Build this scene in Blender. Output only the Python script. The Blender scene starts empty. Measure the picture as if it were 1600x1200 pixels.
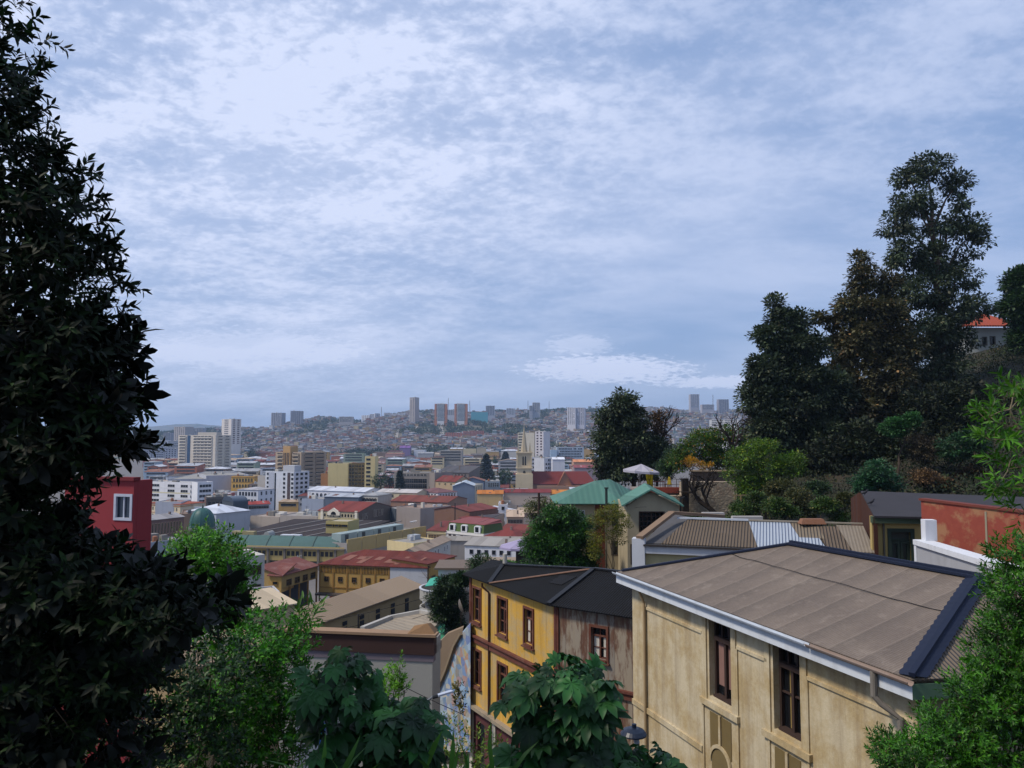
import bpy, bmesh, math, random
import numpy as np
from mathutils import Vector, Matrix
R = math.radians
scene = bpy.context.scene
COL = scene.collection
# ------------------------------------------------------------------ camera
FPX = 1200.0; EYE = 50.0
PITCH = math.atan(80 / FPX)
cam_data = bpy.data.cameras.new('camera'); cam = bpy.data.objects.new('camera', cam_data)
COL.objects.link(cam); scene.camera = cam
cam.location = (0, 0, EYE); cam.rotation_euler = (R(90) + PITCH, 0, 0)
cam_data.sensor_width = 36; cam_data.lens = 36 * FPX / 1600
cam_data.clip_start = 0.1; cam_data.clip_end = 40000
# ------------------------------------------------------------------ sky
SUN_AZ, SUN_EL = R(-106), R(52)          # azimuth from +Y towards +X
world = bpy.data.worlds.new('World'); scene.world = world; world.use_nodes = True
nt = world.node_tree; nt.nodes.clear()
def N(t, **kw):
    n = nt.nodes.new(t)
    for k, v in kw.items():
        if k in n.inputs: n.inputs[k].default_value = v
        else: setattr(n, k, v)
    return n
def LK(a, b): nt.links.new(a, b)
def mth(op, a, b=None, clamp=False):
    n = nt.nodes.new('ShaderNodeMath'); n.operation = op; n.use_clamp = clamp
    for i, v in enumerate((a, b)):
        if v is None: continue
        if isinstance(v, (int, float)): n.inputs[i].default_value = v
        else: nt.links.new(v, n.inputs[i])
    return n.outputs[0]
out = N('ShaderNodeOutputWorld'); bg = N('ShaderNodeBackground', Strength=0.12)
sky = N('ShaderNodeTexSky'); sky.sky_type = 'NISHITA'; sky.sun_disc = False
sky.sun_elevation = SUN_EL; sky.sun_rotation = SUN_AZ; sky.altitude = 60; sky.dust_density = 1.2; sky.ozone_density = 2.5
tc = N('ShaderNodeTexCoord'); sp = N('ShaderNodeSeparateXYZ'); LK(tc.outputs['Generated'], sp.inputs[0])
zz = mth('ADD', mth('MAXIMUM', sp.outputs[2], 0.0), 0.24)
cb = N('ShaderNodeCombineXYZ'); LK(mth('DIVIDE', sp.outputs[0], zz), cb.inputs[0]); LK(mth('DIVIDE', sp.outputs[1], zz), cb.inputs[1])
def cloud(scale, detail, rough, rot=0, sc=(1, 1, 1), loc=(0, 0, 0), dist=0.0):
    mp = N('ShaderNodeMapping'); mp.inputs['Scale'].default_value = sc; mp.inputs['Rotation'].default_value = (0, 0, rot); mp.inputs['Location'].default_value = loc
    LK(cb.outputs[0], mp.inputs[0])
    n = N('ShaderNodeTexNoise', Scale=scale, Detail=detail, Roughness=rough, Distortion=dist); LK(mp.outputs[0], n.inputs['Vector'])
    return n.outputs['Fac']
def rng_(v, a, b, c=0.0, d=1.0, smooth=True):
    m = N('ShaderNodeMapRange'); m.interpolation_type = 'SMOOTHSTEP' if smooth else 'LINEAR'
    m.inputs['From Min'].default_value = a; m.inputs['From Max'].default_value = b
    m.inputs['To Min'].default_value = c; m.inputs['To Max'].default_value = d
    LK(v, m.inputs['Value']); return m.outputs[0]
big = cloud(0.9, 2, 0.5, 0.9, (1, 1.2, 1), (3.1, 1.7, 0))
mid = cloud(2.6, 9, 0.56, 0.75, (1, 1.9, 1), (0.4, 5.2, 0), 0.25)
fine = cloud(26, 5, 0.6, 0.75, (1, 1.15, 1), (7.4, 2.2, 0), 0.2)
dl = N('ShaderNodeVectorMath'); dl.operation = 'DOT_PRODUCT'; LK(tc.outputs['Generated'], dl.inputs[0]); dl.inputs[1].default_value = Vector((-0.42, 0.80, 0.42)).normalized()
left = rng_(dl.outputs['Value'], 0.74, 1.0)
veil = rng_(mth('ADD', mth('MULTIPLY', big, 0.55), mth('MULTIPLY', mid, 0.45)), 0.33, 0.67)
mott = rng_(mth('ADD', mth('MULTIPLY', fine, 0.5), mth('MULTIPLY', mid, 0.5)), 0.40, 0.62)
high = rng_(sp.outputs[2], 0.12, 0.42)
low_ = rng_(sp.outputs[2], 0.02, 0.2, 0.55, 1.0)
amt = mth('ADD', mth('MULTIPLY', mth('MULTIPLY', veil, low_), 0.42), mth('MULTIPLY', mott, mth('ADD', mth('MULTIPLY', high, 0.22), mth('MULTIPLY', left, 0.32))))
amt = mth('ADD', mth('ADD', amt, mth('MULTIPLY', left, 0.20)), 0.17, True)
lo = rng_(sp.outputs[2], 0.0, 0.10, 0.95, 1.0)
amt = mth('MULTIPLY', amt, lo, True)
amt = mth('ADD', amt, rng_(sp.outputs[2], 0.16, 0.0, 0.0, 0.24), True)
# three low cloud banks with bright edges
ux = mth('DIVIDE', sp.outputs[0], mth('MAXIMUM', sp.outputs[1], 0.05)); uz = mth('DIVIDE', sp.outputs[2], mth('MAXIMUM', sp.outputs[1], 0.05))
for (cx, cz, wx, wz, st) in ((0.125, 0.086, 0.12, 0.020, 0.75), (0.285, 0.069, 0.12, 0.009, 0.7), (-0.34, 0.112, 0.16, 0.030, 0.4), (0.09, 0.118, 0.05, 0.016, 0.35)):
    e = mth('ADD', mth('POWER', mth('ABSOLUTE', mth('DIVIDE', mth('SUBTRACT', ux, cx), wx)), 2.0), mth('POWER', mth('ABSOLUTE', mth('DIVIDE', mth('SUBTRACT', uz, cz), wz)), 2.0))
    e = mth('ADD', e, mth('MULTIPLY', mth('SUBTRACT', fine, 0.5), 3.2))
    amt = mth('ADD', amt, mth('MULTIPLY', mth('MULTIPLY', rng_(e, 1.1, 0.2), rng_(sp.outputs[1], 0.3, 0.5)), st), True)
mixs = N('ShaderNodeMix'); mixs.data_type = 'RGBA'
base = N('ShaderNodeMix'); base.data_type = 'RGBA'; base.inputs['Factor'].default_value = 0.75
LK(sky.outputs[0], base.inputs['A']); base.inputs['B'].default_value = (1.2, 2.45, 5.1, 1)
LK(amt, mixs.inputs['Factor']); LK(base.outputs['Result'], mixs.inputs['A']); mixs.inputs['B'].default_value = (5.95, 6.6, 8.5, 1)
LK(mixs.outputs['Result'], bg.inputs['Color']); LK(bg.outputs[0], out.inputs[0])
sun_d = bpy.data.lights.new('sun', 'SUN'); sun_d.energy = 3.5; sun_d.angle = R(9); sun_d.color = (1.0, 0.90, 0.76)
sun = bpy.data.objects.new('sun', sun_d); COL.objects.link(sun)
sv = Vector((math.sin(SUN_AZ) * math.cos(SUN_EL), math.cos(SUN_AZ) * math.cos(SUN_EL), math.sin(SUN_EL)))
sun.rotation_euler = sv.to_track_quat('Z', 'Y').to_euler()
vs = scene.view_settings; vs.view_transform = 'Standard'; vs.look = 'None'; vs.exposure = 0.0; vs.gamma = 1.0; vs.use_curve_mapping = False
scene.cycles.use_denoising = True
scene.cycles.max_bounces = 6; scene.cycles.diffuse_bounces = 3; scene.cycles.glossy_bounces = 2
scene.cycles.transmission_bounces = 3; scene.cycles.volume_bounces = 0; scene.cycles.transparent_max_bounces = 6

# ------------------------------------------------------------------ pixels to points
def ray(px, py):
    u = (px - 800) / FPX; v = (600 - py) / FPX
    return Vector((u, math.cos(PITCH) - v * math.sin(PITCH), math.sin(PITCH) + v * math.cos(PITCH)))
CAM = Vector((0, 0, EYE))
def at(px, py, Y):
    d = ray(px, py); return CAM + d * (Y / d.y)
def atz(px, py, z):
    d = ray(px, py); return CAM + d * ((z - EYE) / d.z)
def onplane(px, py, P0, n):
    d = ray(px, py); return CAM + d * ((P0 - CAM).dot(n) / d.dot(n))
def zpx(py, Y): return at(800, py, Y).z

# ------------------------------------------------------------------ terrain height
SC = [-1.5, -.7, -.35, -.12, 0, .12, .25, .4, .55, .7, 1.2]
HR = [(-60, [47] * 11), (-5, [48.3] * 11), (0, [48.3] * 11), (4, [46.8] * 8 + [47, 47.2, 47.5]), (8, [44, 44, 44, 44, 43.5, 43, 43, 43.5, 44, 44.5, 46]),
      (15, [40, 40, 40, 39.5, 38.5, 38, 38, 39, 40, 41, 45]), (25, [36, 36, 36, 35, 34, 34, 35, 38, 40.5, 42, 46]), (32, [33, 33, 33, 33, 32, 32.5, 35, 40, 42, 43.3, 48]),
      (42, [30, 29, 29, 30.5, 31, 32, 35, 41.5, 43.3, 44.6, 50]), (60, [25, 24, 25, 27, 30, 35, 40, 43.6, 46, 48.5, 55]),
      (75, [18, 16, 17, 20, 26, 37, 43, 49, 52, 55, 62]), (95, [13, 12, 12, 14, 19, 36, 44.5, 54, 59, 63, 68]), (130, [9, 9, 9, 10, 12, 22, 36, 49, 58, 62, 68]),
      (200, [6, 6, 7, 8, 9, 11, 18, 28, 36, 42, 50]), (300, [5, 5, 5, 5, 5, 5, 6, 10, 18, 26, 40]), (500, [4] * 7 + [5, 8, 14, 25]), (1250, [4] * 9 + [6, 10]),
      (1500, [4, 4, 4, 14, 16, 16, 16, 16, 12, 8, 8]), (1800, [4, 4, 12, 46, 50, 52, 52, 50, 40, 30, 20]), (2200, [4, 6, 48, 92, 96, 98, 96, 92, 80, 60, 40]),
      (2700, [4, 10, 70, 124, 138, 144, 138, 134, 120, 90, 70]), (3200, [6, 20, 60, 110, 130, 138, 138, 132, 120, 90, 80]), (4500, [10, 30, 10, 40, 60, 80, 90, 90, 80, 60, 60]),
      (5800, [20, 20, 8, 10, 20, 30, 40, 50, 50, 50, 50]), (7000, [90, 100, 128, 60, 40, 60, 60, 60, 60, 60, 60]), (9000, [150, 120, 90, 60, 60, 60, 60, 60, 60, 60, 60]), (12000, [50] * 11)]
HY = [r[0] for r in HR]
def sm(t): return t * t * (3 - 2 * t)
def hash1(i, j): return (math.sin(i * 127.1 + j * 311.7) * 43758.5453) % 1.0
def vn(x, y):
    i, j = math.floor(x), math.floor(y); fx, fy = sm(x - i), sm(y - j)
    a, b, c, d = hash1(i, j), hash1(i + 1, j), hash1(i, j + 1), hash1(i + 1, j + 1)
    return a + (b - a) * fx + (c - a) * fy + (a - b - c + d) * fx * fy
def gh(x, y):
    s = x / max(y, 14.0); s = min(max(s, SC[0]), SC[-1])
    yy = min(max(y, HY[0]), HY[-1] - 1e-3)
    i = 0
    while HY[i + 1] <= yy: i += 1
    j = 0
    while j < len(SC) - 2 and SC[j + 1] < s: j += 1
    t = (yy - HY[i]) / (HY[i + 1] - HY[i]); u = (s - SC[j]) / (SC[j + 1] - SC[j])
    a = HR[i][1]; b = HR[i + 1][1]
    h = (a[j] * (1 - u) + a[j + 1] * u) * (1 - t) + (b[j] * (1 - u) + b[j + 1] * u) * t
    if y > 1400:
        k = min(1, (y - 1400) / 500) * min(1, max(0.15, (h - 4) / 60))
        h += k * ((vn(x / 170, y / 600) - .5) * 34 + (vn(x / 60 + 9, y / 160) - .5) * 9)
        if y > 5000: h += (vn(x / 420, 3.3) - .5) * 70 + (vn(x / 160, 7.7) - .5) * 26
    elif y < 130 and y > 3:
        h += (vn(x / 4, y / 4) - .5) * 0.5
    return h

# ------------------------------------------------------------------ colours and materials
def lin(c): return c / 12.92 if c <= .04045 else ((c + .055) / 1.055) ** 2.4
def hx(s, k=1.0):
    s = s.lstrip('#'); return tuple(min(1, lin(int(s[i:i + 2], 16) / 255) * k) for i in (0, 2, 4)) + (1.0,)
MATS = {}
def newmat(key):
    m = bpy.data.materials.new(key); m.use_nodes = True
    t = m.node_tree; b = t.nodes['Principled BSDF']; return m, t, b
def nd(t, ty, ins=None, **kw):
    n = t.nodes.new(ty)
    for k, v in kw.items(): setattr(n, k, v)
    for k, v in (ins or {}).items():
        if isinstance(v, bpy.types.NodeSocket): t.links.new(v, n.inputs[k])
        else: n.inputs[k].default_value = v
    return n
def mixc(t, f, a, b, mode='MIX'):
    n = t.nodes.new('ShaderNodeMix'); n.data_type = 'RGBA'; n.blend_type = mode
    for k, v in (('Factor', f), ('A', a), ('B', b)):
        s = n.inputs[k] if k != 'Factor' else n.inputs[0]
        if k == 'A': s = n.inputs[6]
        if k == 'B': s = n.inputs[7]
        if isinstance(v, bpy.types.NodeSocket): t.links.new(v, s)
        else: s.default_value = v
    return n.outputs[2]
def ramp(t, v, a, b):
    n = nd(t, 'ShaderNodeMapRange', {'Value': v, 'From Min': a, 'From Max': b}); return n.outputs[0]
def noise(t, vec, scale, detail=5, rough=.6, sc=(1, 1, 1)):
    mp = nd(t, 'ShaderNodeMapping', {'Vector': vec, 'Scale': sc})
    return nd(t, 'ShaderNodeTexNoise', {'Vector': mp.outputs[0], 'Scale': scale, 'Detail': detail, 'Roughness': rough}).outputs['Fac']
def dark(c, k): return (c[0] * k, c[1] * k, c[2] * k, 1)
def plaster(c, stain=.35, scale=1.0, streak=.35, rough=.9, stc=None, bump=.15):
    """painted or rendered wall: blotches, rain streaks, fine grain"""
    key = f'plaster {c} {stain} {scale} {streak} {stc}'
    if key in MATS: return MATS[key]
    m, t, b = newmat('plaster'); MATS[key] = m
    C = hx(c); D = hx(stc) if stc else dark(C, .55)
    g = nd(t, 'ShaderNodeTexCoord').outputs['Object']
    f1 = ramp(t, noise(t, g, .6 * scale, 6, .65), .45, .8)
    f2 = ramp(t, noise(t, g, 1.6 * scale, 4, .6, (1, 1, .12)), .52, .8)
    x = mixc(t, nd(t, 'ShaderNodeMath', {0: f1, 1: stain}, operation='MULTIPLY').outputs[0], C, D)
    x = mixc(t, nd(t, 'ShaderNodeMath', {0: f2, 1: streak}, operation='MULTIPLY').outputs[0], x, dark(D, .8))
    f3 = noise(t, g, 9 * scale, 3, .6)
    x = mixc(t, .25, x, mixc(t, f3, dark(C, .8), dark(C, 1.12)))
    t.links.new(x, b.inputs['Base Color']); b.inputs['Roughness'].default_value = rough
    if bump:
        bn = nd(t, 'ShaderNodeBump', {'Height': noise(t, g, 24 * scale, 4), 'Strength': bump, 'Distance': .02}); t.links.new(bn.outputs[0], b.inputs['Normal'])
    return m
def sheet(c, d=(1, 0, 0), pitch=.12, rust=.3, rc='5a2c1c', rough=.55, metal=0., bump=.5, big=.5, panel=0.0, ln=.22):
    """corrugated sheet, waves running across direction d, with rust and old sheets"""
    key = f'sheet {c} {tuple(round(v,3) for v in d)} {pitch} {rust} {rc} {panel} {rough} {ln}'
    if key in MATS: return MATS[key]
    m, t, b = newmat('corrugated sheet'); MATS[key] = m
    C = hx(c); g = nd(t, 'ShaderNodeTexCoord').outputs['Object']
    dot = nd(t, 'ShaderNodeVectorMath', {0: g, 1: Vector(d).normalized()}, operation='DOT_PRODUCT').outputs['Value']
    w = nd(t, 'ShaderNodeMath', {0: nd(t, 'ShaderNodeMath', {0: dot, 1: 2 * math.pi / pitch}, operation='MULTIPLY').outputs[0]}, operation='SINE').outputs[0]
    f1 = ramp(t, noise(t, g, big, 7, .7), .5, .72)
    x = mixc(t, nd(t, 'ShaderNodeMath', {0: f1, 1: rust}, operation='MULTIPLY').outputs[0], C, hx(rc))
    x = mixc(t, .35, x, mixc(t, noise(t, g, 3, 5), dark(C, .7), dark(C, 1.2)))
    x = mixc(t, nd(t, 'ShaderNodeMapRange', {'Value': w, 'From Min': -1, 'From Max': 0.2, 'To Min': ln, 'To Max': 0}).outputs[0], x, dark(C, .45))
    if panel:
        fl = nd(t, 'ShaderNodeMath', {0: nd(t, 'ShaderNodeMath', {0: dot, 1: panel}, operation='DIVIDE').outputs[0]}, operation='FLOOR').outputs[0]
        wn = nd(t, 'ShaderNodeTexWhiteNoise', {'W': fl}, noise_dimensions='1D').outputs['Value']
        x = mixc(t, .6, x, mixc(t, wn, dark(C, .72), dark(C, 1.25)))
    t.links.new(x, b.inputs['Base Color']); b.inputs['Roughness'].default_value = rough; b.inputs['Metallic'].default_value = metal; b.inputs['Specular IOR Level'].default_value = .25
    bn = nd(t, 'ShaderNodeBump', {'Height': w, 'Strength': bump, 'Distance': pitch * .25}); t.links.new(bn.outputs[0], b.inputs['Normal'])
    return m
def flat(c, rough=.7, metal=0., var=.25, scale=2.0, spec=None):
    key = f'flat {c} {rough} {metal} {var} {scale}'
    if key in MATS: return MATS[key]
    m, t, b = newmat('surface'); MATS[key] = m
    C = hx(c); g = nd(t, 'ShaderNodeTexCoord').outputs['Object']
    x = mixc(t, noise(t, g, scale, 5), dark(C, 1 - var), dark(C, 1 + var * .6)); b.inputs['Specular IOR Level'].default_value = .3
    t.links.new(x, b.inputs['Base Color']); b.inputs['Roughness'].default_value = rough; b.inputs['Metallic'].default_value = metal
    return m
def glass(c='10151c', rough=.12):
    key = f'glass {c} {rough}'
    if key in MATS: return MATS[key]
    m, t, b = newmat('window glass'); MATS[key] = m
    b.inputs['Base Color'].default_value = hx(c); b.inputs['Roughness'].default_value = rough
    b.inputs['Specular IOR Level'].default_value = .45
    return m
def leafmat(c1, c2, rough=.5, trans=.25, c3=None, spec=.4, cl=.9):
    key = f'leaf {c1} {c2} {c3} {rough} {trans} {spec}'
    if key in MATS: return MATS[key]
    m, t, b = newmat('foliage'); MATS[key] = m
    r = nd(t, 'ShaderNodeNewGeometry').outputs['Random Per Island']
    n = nd(t, 'ShaderNodeValToRGB', {'Fac': r}); e = n.color_ramp.elements
    e[0].color = hx(c1); e[1].color = hx(c2); e[1].position = .92
    if c3: q = e.new(1.0); q.color = hx(c3)
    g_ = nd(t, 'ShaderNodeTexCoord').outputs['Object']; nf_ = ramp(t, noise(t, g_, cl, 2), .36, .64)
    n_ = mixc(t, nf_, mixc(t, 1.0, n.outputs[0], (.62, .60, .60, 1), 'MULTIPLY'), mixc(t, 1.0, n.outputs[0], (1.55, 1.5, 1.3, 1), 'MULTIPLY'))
    t.links.new(n_, b.inputs['Base Color']); b.inputs['Roughness'].default_value = rough; b.inputs['Specular IOR Level'].default_value = spec
    if trans:
        tr = nd(t, 'ShaderNodeBsdfTranslucent', {'Color': n_})
        mx = nd(t, 'ShaderNodeMixShader', {0: trans, 1: b.outputs[0], 2: tr.outputs[0]})
        t.links.new(mx.outputs[0], t.nodes['Material Output'].inputs[0])
    return m
def bark(c='4a3d30'): return flat(c, .95, 0, .4, 6)

# ------------------------------------------------------------------ objects
def tag(o, label=None, cat=None, group=None, kind=None):
    if label: o['label'] = label
    if cat: o['category'] = cat
    if group: o['group'] = group
    if kind: o['kind'] = kind
    return o
def thing(name, label, cat, loc=(0, 0, 0), rz=0, group=None):
    o = bpy.data.objects.new(name, None); COL.objects.link(o); o.empty_display_size = .2
    o.location = loc; o.rotation_euler = (0, 0, rz)
    return tag(o, label, cat, group)
class MB:
    def __init__(s): s.v = []; s.f = []; s.m = []
    def face(s, pts, mi=0):
        n = len(s.v); s.v += [tuple(p) for p in pts]; s.f.append(tuple(range(n, n + len(pts)))); s.m.append(mi); return s
    def box(s, x0, y0, z0, x1, y1, z1, mi=0):
        n = len(s.v); s.v += [(x0, y0, z0), (x1, y0, z0), (x1, y1, z0), (x0, y1, z0), (x0, y0, z1), (x1, y0, z1), (x1, y1, z1), (x0, y1, z1)]
        for q in ((0, 3, 2, 1), (4, 5, 6, 7), (0, 1, 5, 4), (1, 2, 6, 5), (2, 3, 7, 6), (3, 0, 4, 7)):
            s.f.append(tuple(n + i for i in q)); s.m.append(mi)
        return s
    def hexa(s, lo, hi, mi=0):
        """lo, hi: n matching points each; closed prism"""
        n = len(s.v); k = len(lo); s.v += [tuple(p) for p in lo] + [tuple(p) for p in hi]
        s.f.append(tuple(n + i for i in reversed(range(k)))); s.m.append(mi)
        s.f.append(tuple(n + k + i for i in range(k))); s.m.append(mi)
        for i in range(k):
            j = (i + 1) % k; s.f.append((n + i, n + j, n + k + j, n + k + i)); s.m.append(mi)
        return s
    def beam(s, a, b, w, h, up=(0, 0, 1), mi=0):
        a = Vector(a); b = Vector(b); d = (b - a).normalized(); x = d.cross(Vector(up))
        if x.length < 1e-4: x = Vector((1, 0, 0))
        x.normalize(); y = x.cross(d).normalized(); q = [(-w / 2, -h / 2), (w / 2, -h / 2), (w / 2, h / 2), (-w / 2, h / 2)]
        return s.hexa([a + x * i + y * j for i, j in q], [b + x * i + y * j for i, j in q], mi)
    def tube(s, pts, rad, seg=8, mi=0, cap=True):
        pts = [Vector(p) for p in pts]
        if isinstance(rad, (int, float)): rad = [rad] * len(pts)
        n0 = len(s.v); px = None
        for i, p in enumerate(pts):
            d = (pts[min(i + 1, len(pts) - 1)] - pts[max(i - 1, 0)]); d = d.normalized() if d.length > 1e-9 else Vector((0, 0, 1))
            x = (px - d * px.dot(d)) if px else d.orthogonal()
            x.normalize(); px = x; y = d.cross(x)
            for k in range(seg):
                a = 2 * math.pi * k / seg; s.v.append(tuple(p + (x * math.cos(a) + y * math.sin(a)) * rad[i]))
        for i in range(len(pts) - 1):
            for k in range(seg):
                a = n0 + i * seg + k; b = n0 + i * seg + (k + 1) % seg
                s.f.append((a, b, b + seg, a + seg)); s.m.append(mi)
        if cap:
            s.f.append(tuple(n0 + k for k in reversed(range(seg)))); s.m.append(mi)
            s.f.append(tuple(n0 + (len(pts) - 1) * seg + k for k in range(seg))); s.m.append(mi)
        return s
    def lathe(s, prof, c=(0, 0, 0), seg=24, mi=0):
        n0 = len(s.v)
        for r, z in prof:
            for k in range(seg):
                a = 2 * math.pi * k / seg; s.v.append((c[0] + r * math.cos(a), c[1] + r * math.sin(a), c[2] + z))
        for i in range(len(prof) - 1):
            for k in range(seg):
                a = n0 + i * seg + k; b = n0 + i * seg + (k + 1) % seg
                s.f.append((a, b, b + seg, a + seg)); s.m.append(mi)
        return s
    def slab(s, pts, th, mi=0):
        """polygon (ccw seen from its outer side) thickened inwards"""
        P = [Vector(p) for p in pts]; n = Vector((0, 0, 0))
        for i in range(len(P)): n += P[i].cross(P[(i + 1) % len(P)])
        n.normalize()
        return s.hexa([p - n * th for p in P], P, mi)
    def build(s, name, mats, parent=None, smooth=False, off=None):
        me = bpy.data.meshes.new(name)
        v = s.v
        if off is not None: v = [(p[0] - off[0], p[1] - off[1], p[2] - off[2]) for p in v]
        me.from_pydata(v, [], s.f)
        if not isinstance(mats, (list, tuple)): mats = [mats]
        for m in mats: me.materials.append(m)
        if len(mats) > 1: me.polygons.foreach_set('material_index', s.m)
        if smooth: me.polygons.foreach_set('use_smooth', [True] * len(me.polygons))
        me.update()
        o = bpy.data.objects.new(name, me); COL.objects.link(o)
        if parent: o.parent = parent
        return o
def W(t):
    """world offset of an unrotated thing: build parts in world coordinates"""
    return tuple(t.location)
def dup(o, parent=None, **kw):
    c = o.copy(); COL.objects.link(c)
    if parent: c.parent = parent
    for k, v in kw.items(): setattr(c, k, v)
    return c
def copy_tree(o, parent=None):
    c = o.copy(); COL.objects.link(c); c.parent = parent
    for ch in list(o.children): copy_tree(ch, c)
    return c
# ------------------------------------------------------------------ leaves
LEAF = (np.array([(0, 0, 0), (.3, .17, .04), (.3, 0, 0), (.3, -.17, .04), (.68, .14, .0), (.68, 0, -.04), (.68, -.14, 0), (1, 0, -.12)], float),
        [(0, 2, 1), (0, 3, 2), (1, 5, 4), (1, 2, 5), (2, 6, 5), (2, 3, 6), (4, 5, 7), (5, 6, 7)])
LEAFLET = (np.array([(0, 0, 0), (.45, .2, .03), (1, 0, -.06), (.45, -.2, .03)], float), [(0, 2, 1), (0, 3, 2)])
def palmate(lobes=8):
    V = [(0, 0, 0)]; F = []
    ln = [.62, .8, .95, 1.0, .95, .8, .62][:lobes] if lobes == 7 else [.5] + [.7, .88, 1, 1, .88, .7, .5]
    ang = np.linspace(-2.35, 2.35, len(ln))
    for k, (a, L) in enumerate(zip(ang, ln)):
        c, s_ = math.cos(a), math.sin(a)
        def P(r, o, z): return (c * r * L - s_ * o * L, s_ * r * L + c * o * L, z)
        i = len(V)
        V += [P(.42, .2, .05), P(.42, 0, -.03), P(.42, -.2, .05), P(.72, .2, -.02), P(.7, 0, -.1), P(.72, -.2, -.02), P(1, 0, -.28)]
        F += [(0, i + 1, i), (0, i + 2, i + 1), (i, i + 4, i + 3), (i, i + 1, i + 4), (i + 1, i + 5, i + 4), (i + 1, i + 2, i + 5), (i + 3, i + 4, i + 6), (i + 4, i + 5, i + 6)]
        if k: F.append((0, i + 2, p0))
        p0 = i
    return (np.array(V, float), F)
PALM = palmate()
def rotset(fwd, up):
    f = fwd / np.maximum(np.linalg.norm(fwd, axis=1, keepdims=True), 1e-9)
    y = np.cross(up, f); y /= np.maximum(np.linalg.norm(y, axis=1, keepdims=True), 1e-9)
    z = np.cross(f, y)
    return np.stack([f, y, z], axis=2)
def scatter(name, tmpl, pos, fwd, up, size, mat, parent=None, off=(0, 0, 0), aspect=1.0):
    V, F = tmpl; V = V * np.array([1, aspect, 1]); n = len(pos); k = len(V)
    Rm = rotset(np.asarray(fwd, float), np.asarray(up, float))
    P = np.einsum('nij,kj->nki', Rm, V) * np.asarray(size, float)[:, None, None] + (np.asarray(pos, float) - np.array(off))[:, None, :]
    P = P.reshape(-1, 3); FI = np.array(F); idx = (FI[None] + (np.arange(n) * k)[:, None, None]).reshape(-1, 3)
    me = bpy.data.meshes.new(name); me.vertices.add(len(P)); me.vertices.foreach_set('co', P.ravel())
    me.loops.add(idx.size); me.loops.foreach_set('vertex_index', idx.ravel().astype(np.int32))
    me.polygons.add(len(idx)); me.polygons.foreach_set('loop_start', np.arange(0, idx.size, 3, dtype=np.int32)); me.polygons.foreach_set('loop_total', np.full(len(idx), 3, np.int32))
    for m in (mat if isinstance(mat, (list, tuple)) else [mat]): me.materials.append(m)
    me.update(calc_edges=True)
    o = bpy.data.objects.new(name, me); COL.objects.link(o)
    if parent: o.parent = parent
    return o
def unit(rs, n):
    a = rs.normal(size=(n, 3)); return a / np.linalg.norm(a, axis=1, keepdims=True)
def pblob(px, py, rx, ry, Y, dr=None):
    """ellipsoid given in photo pixels at distance Y: centre, radii in metres"""
    c = at(px, py, Y); k = Y / FPX; return (c.x, c.y, c.z, rx * k, (dr if dr else rx * k), ry * k)
def clumps(rs, blobs, per, inner=.35):
    C = []; O = []
    tot = sum((b[3] * b[4] * b[5]) ** .67 for b in blobs)
    for b in blobs:
        n = max(3, int(per * (b[3] * b[4] * b[5]) ** .67 / tot))
        d = unit(rs, n); r = rs.uniform(inner ** 3, 1, n) ** (1 / 3)
        C.append(np.array(b[:3]) + d * r[:, None] * np.array(b[3:6])); O.append(d)
    return np.concatenate(C), np.concatenate(O)
def crown(name, rs, blobs, nclump, per, cr, ls, mat, parent, off, tmpl=LEAFLET, droop=0.0, aspect=1.0, flatn=.6, inner=.35, sizevar=.35):
    C, O = clumps(rs, blobs, nclump, inner); n = len(C)
    cs = cr * rs.uniform(.5, 1.35, n)
    k = rs.poisson(per * (cs / cr) ** 2) + 2
    ci = np.repeat(np.arange(n), k); m = len(ci)
    u = unit(rs, m); rr = rs.uniform(.15, 1, m) ** .6
    pos = C[ci] + u * rr[:, None] * cs[ci][:, None] * np.array([1, 1, flatn])
    f = u * .8 + O[ci] * .5 + unit(rs, m) * .6; f[:, 2] -= droop
    up = unit(rs, m) * .55 + np.array([0, 0, 1.0])
    return scatter(name, tmpl, pos, f, up, ls * (1 + sizevar * rs.normal(size=m)).clip(.4, 1.9), mat, parent, off, aspect)
def limbs(mb, rs, base, pts, r0, r1, wob=.1, seg=7, n=6):
    base = Vector(base)
    for p in pts:
        p = Vector(p); L = (p - base).length; P = []
        for i in range(n + 1):
            t = i / n; q = base.lerp(p, t)
            if 0 < i < n: q += Vector(tuple(rs.normal(size=3))) * wob * L / n
            q.z += math.sin(t * math.pi) * L * .06
            P.append(q)
        mb.tube(P, [r0 + (r1 - r0) * (i / n) ** .8 for i in range(n + 1)], seg)
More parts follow.
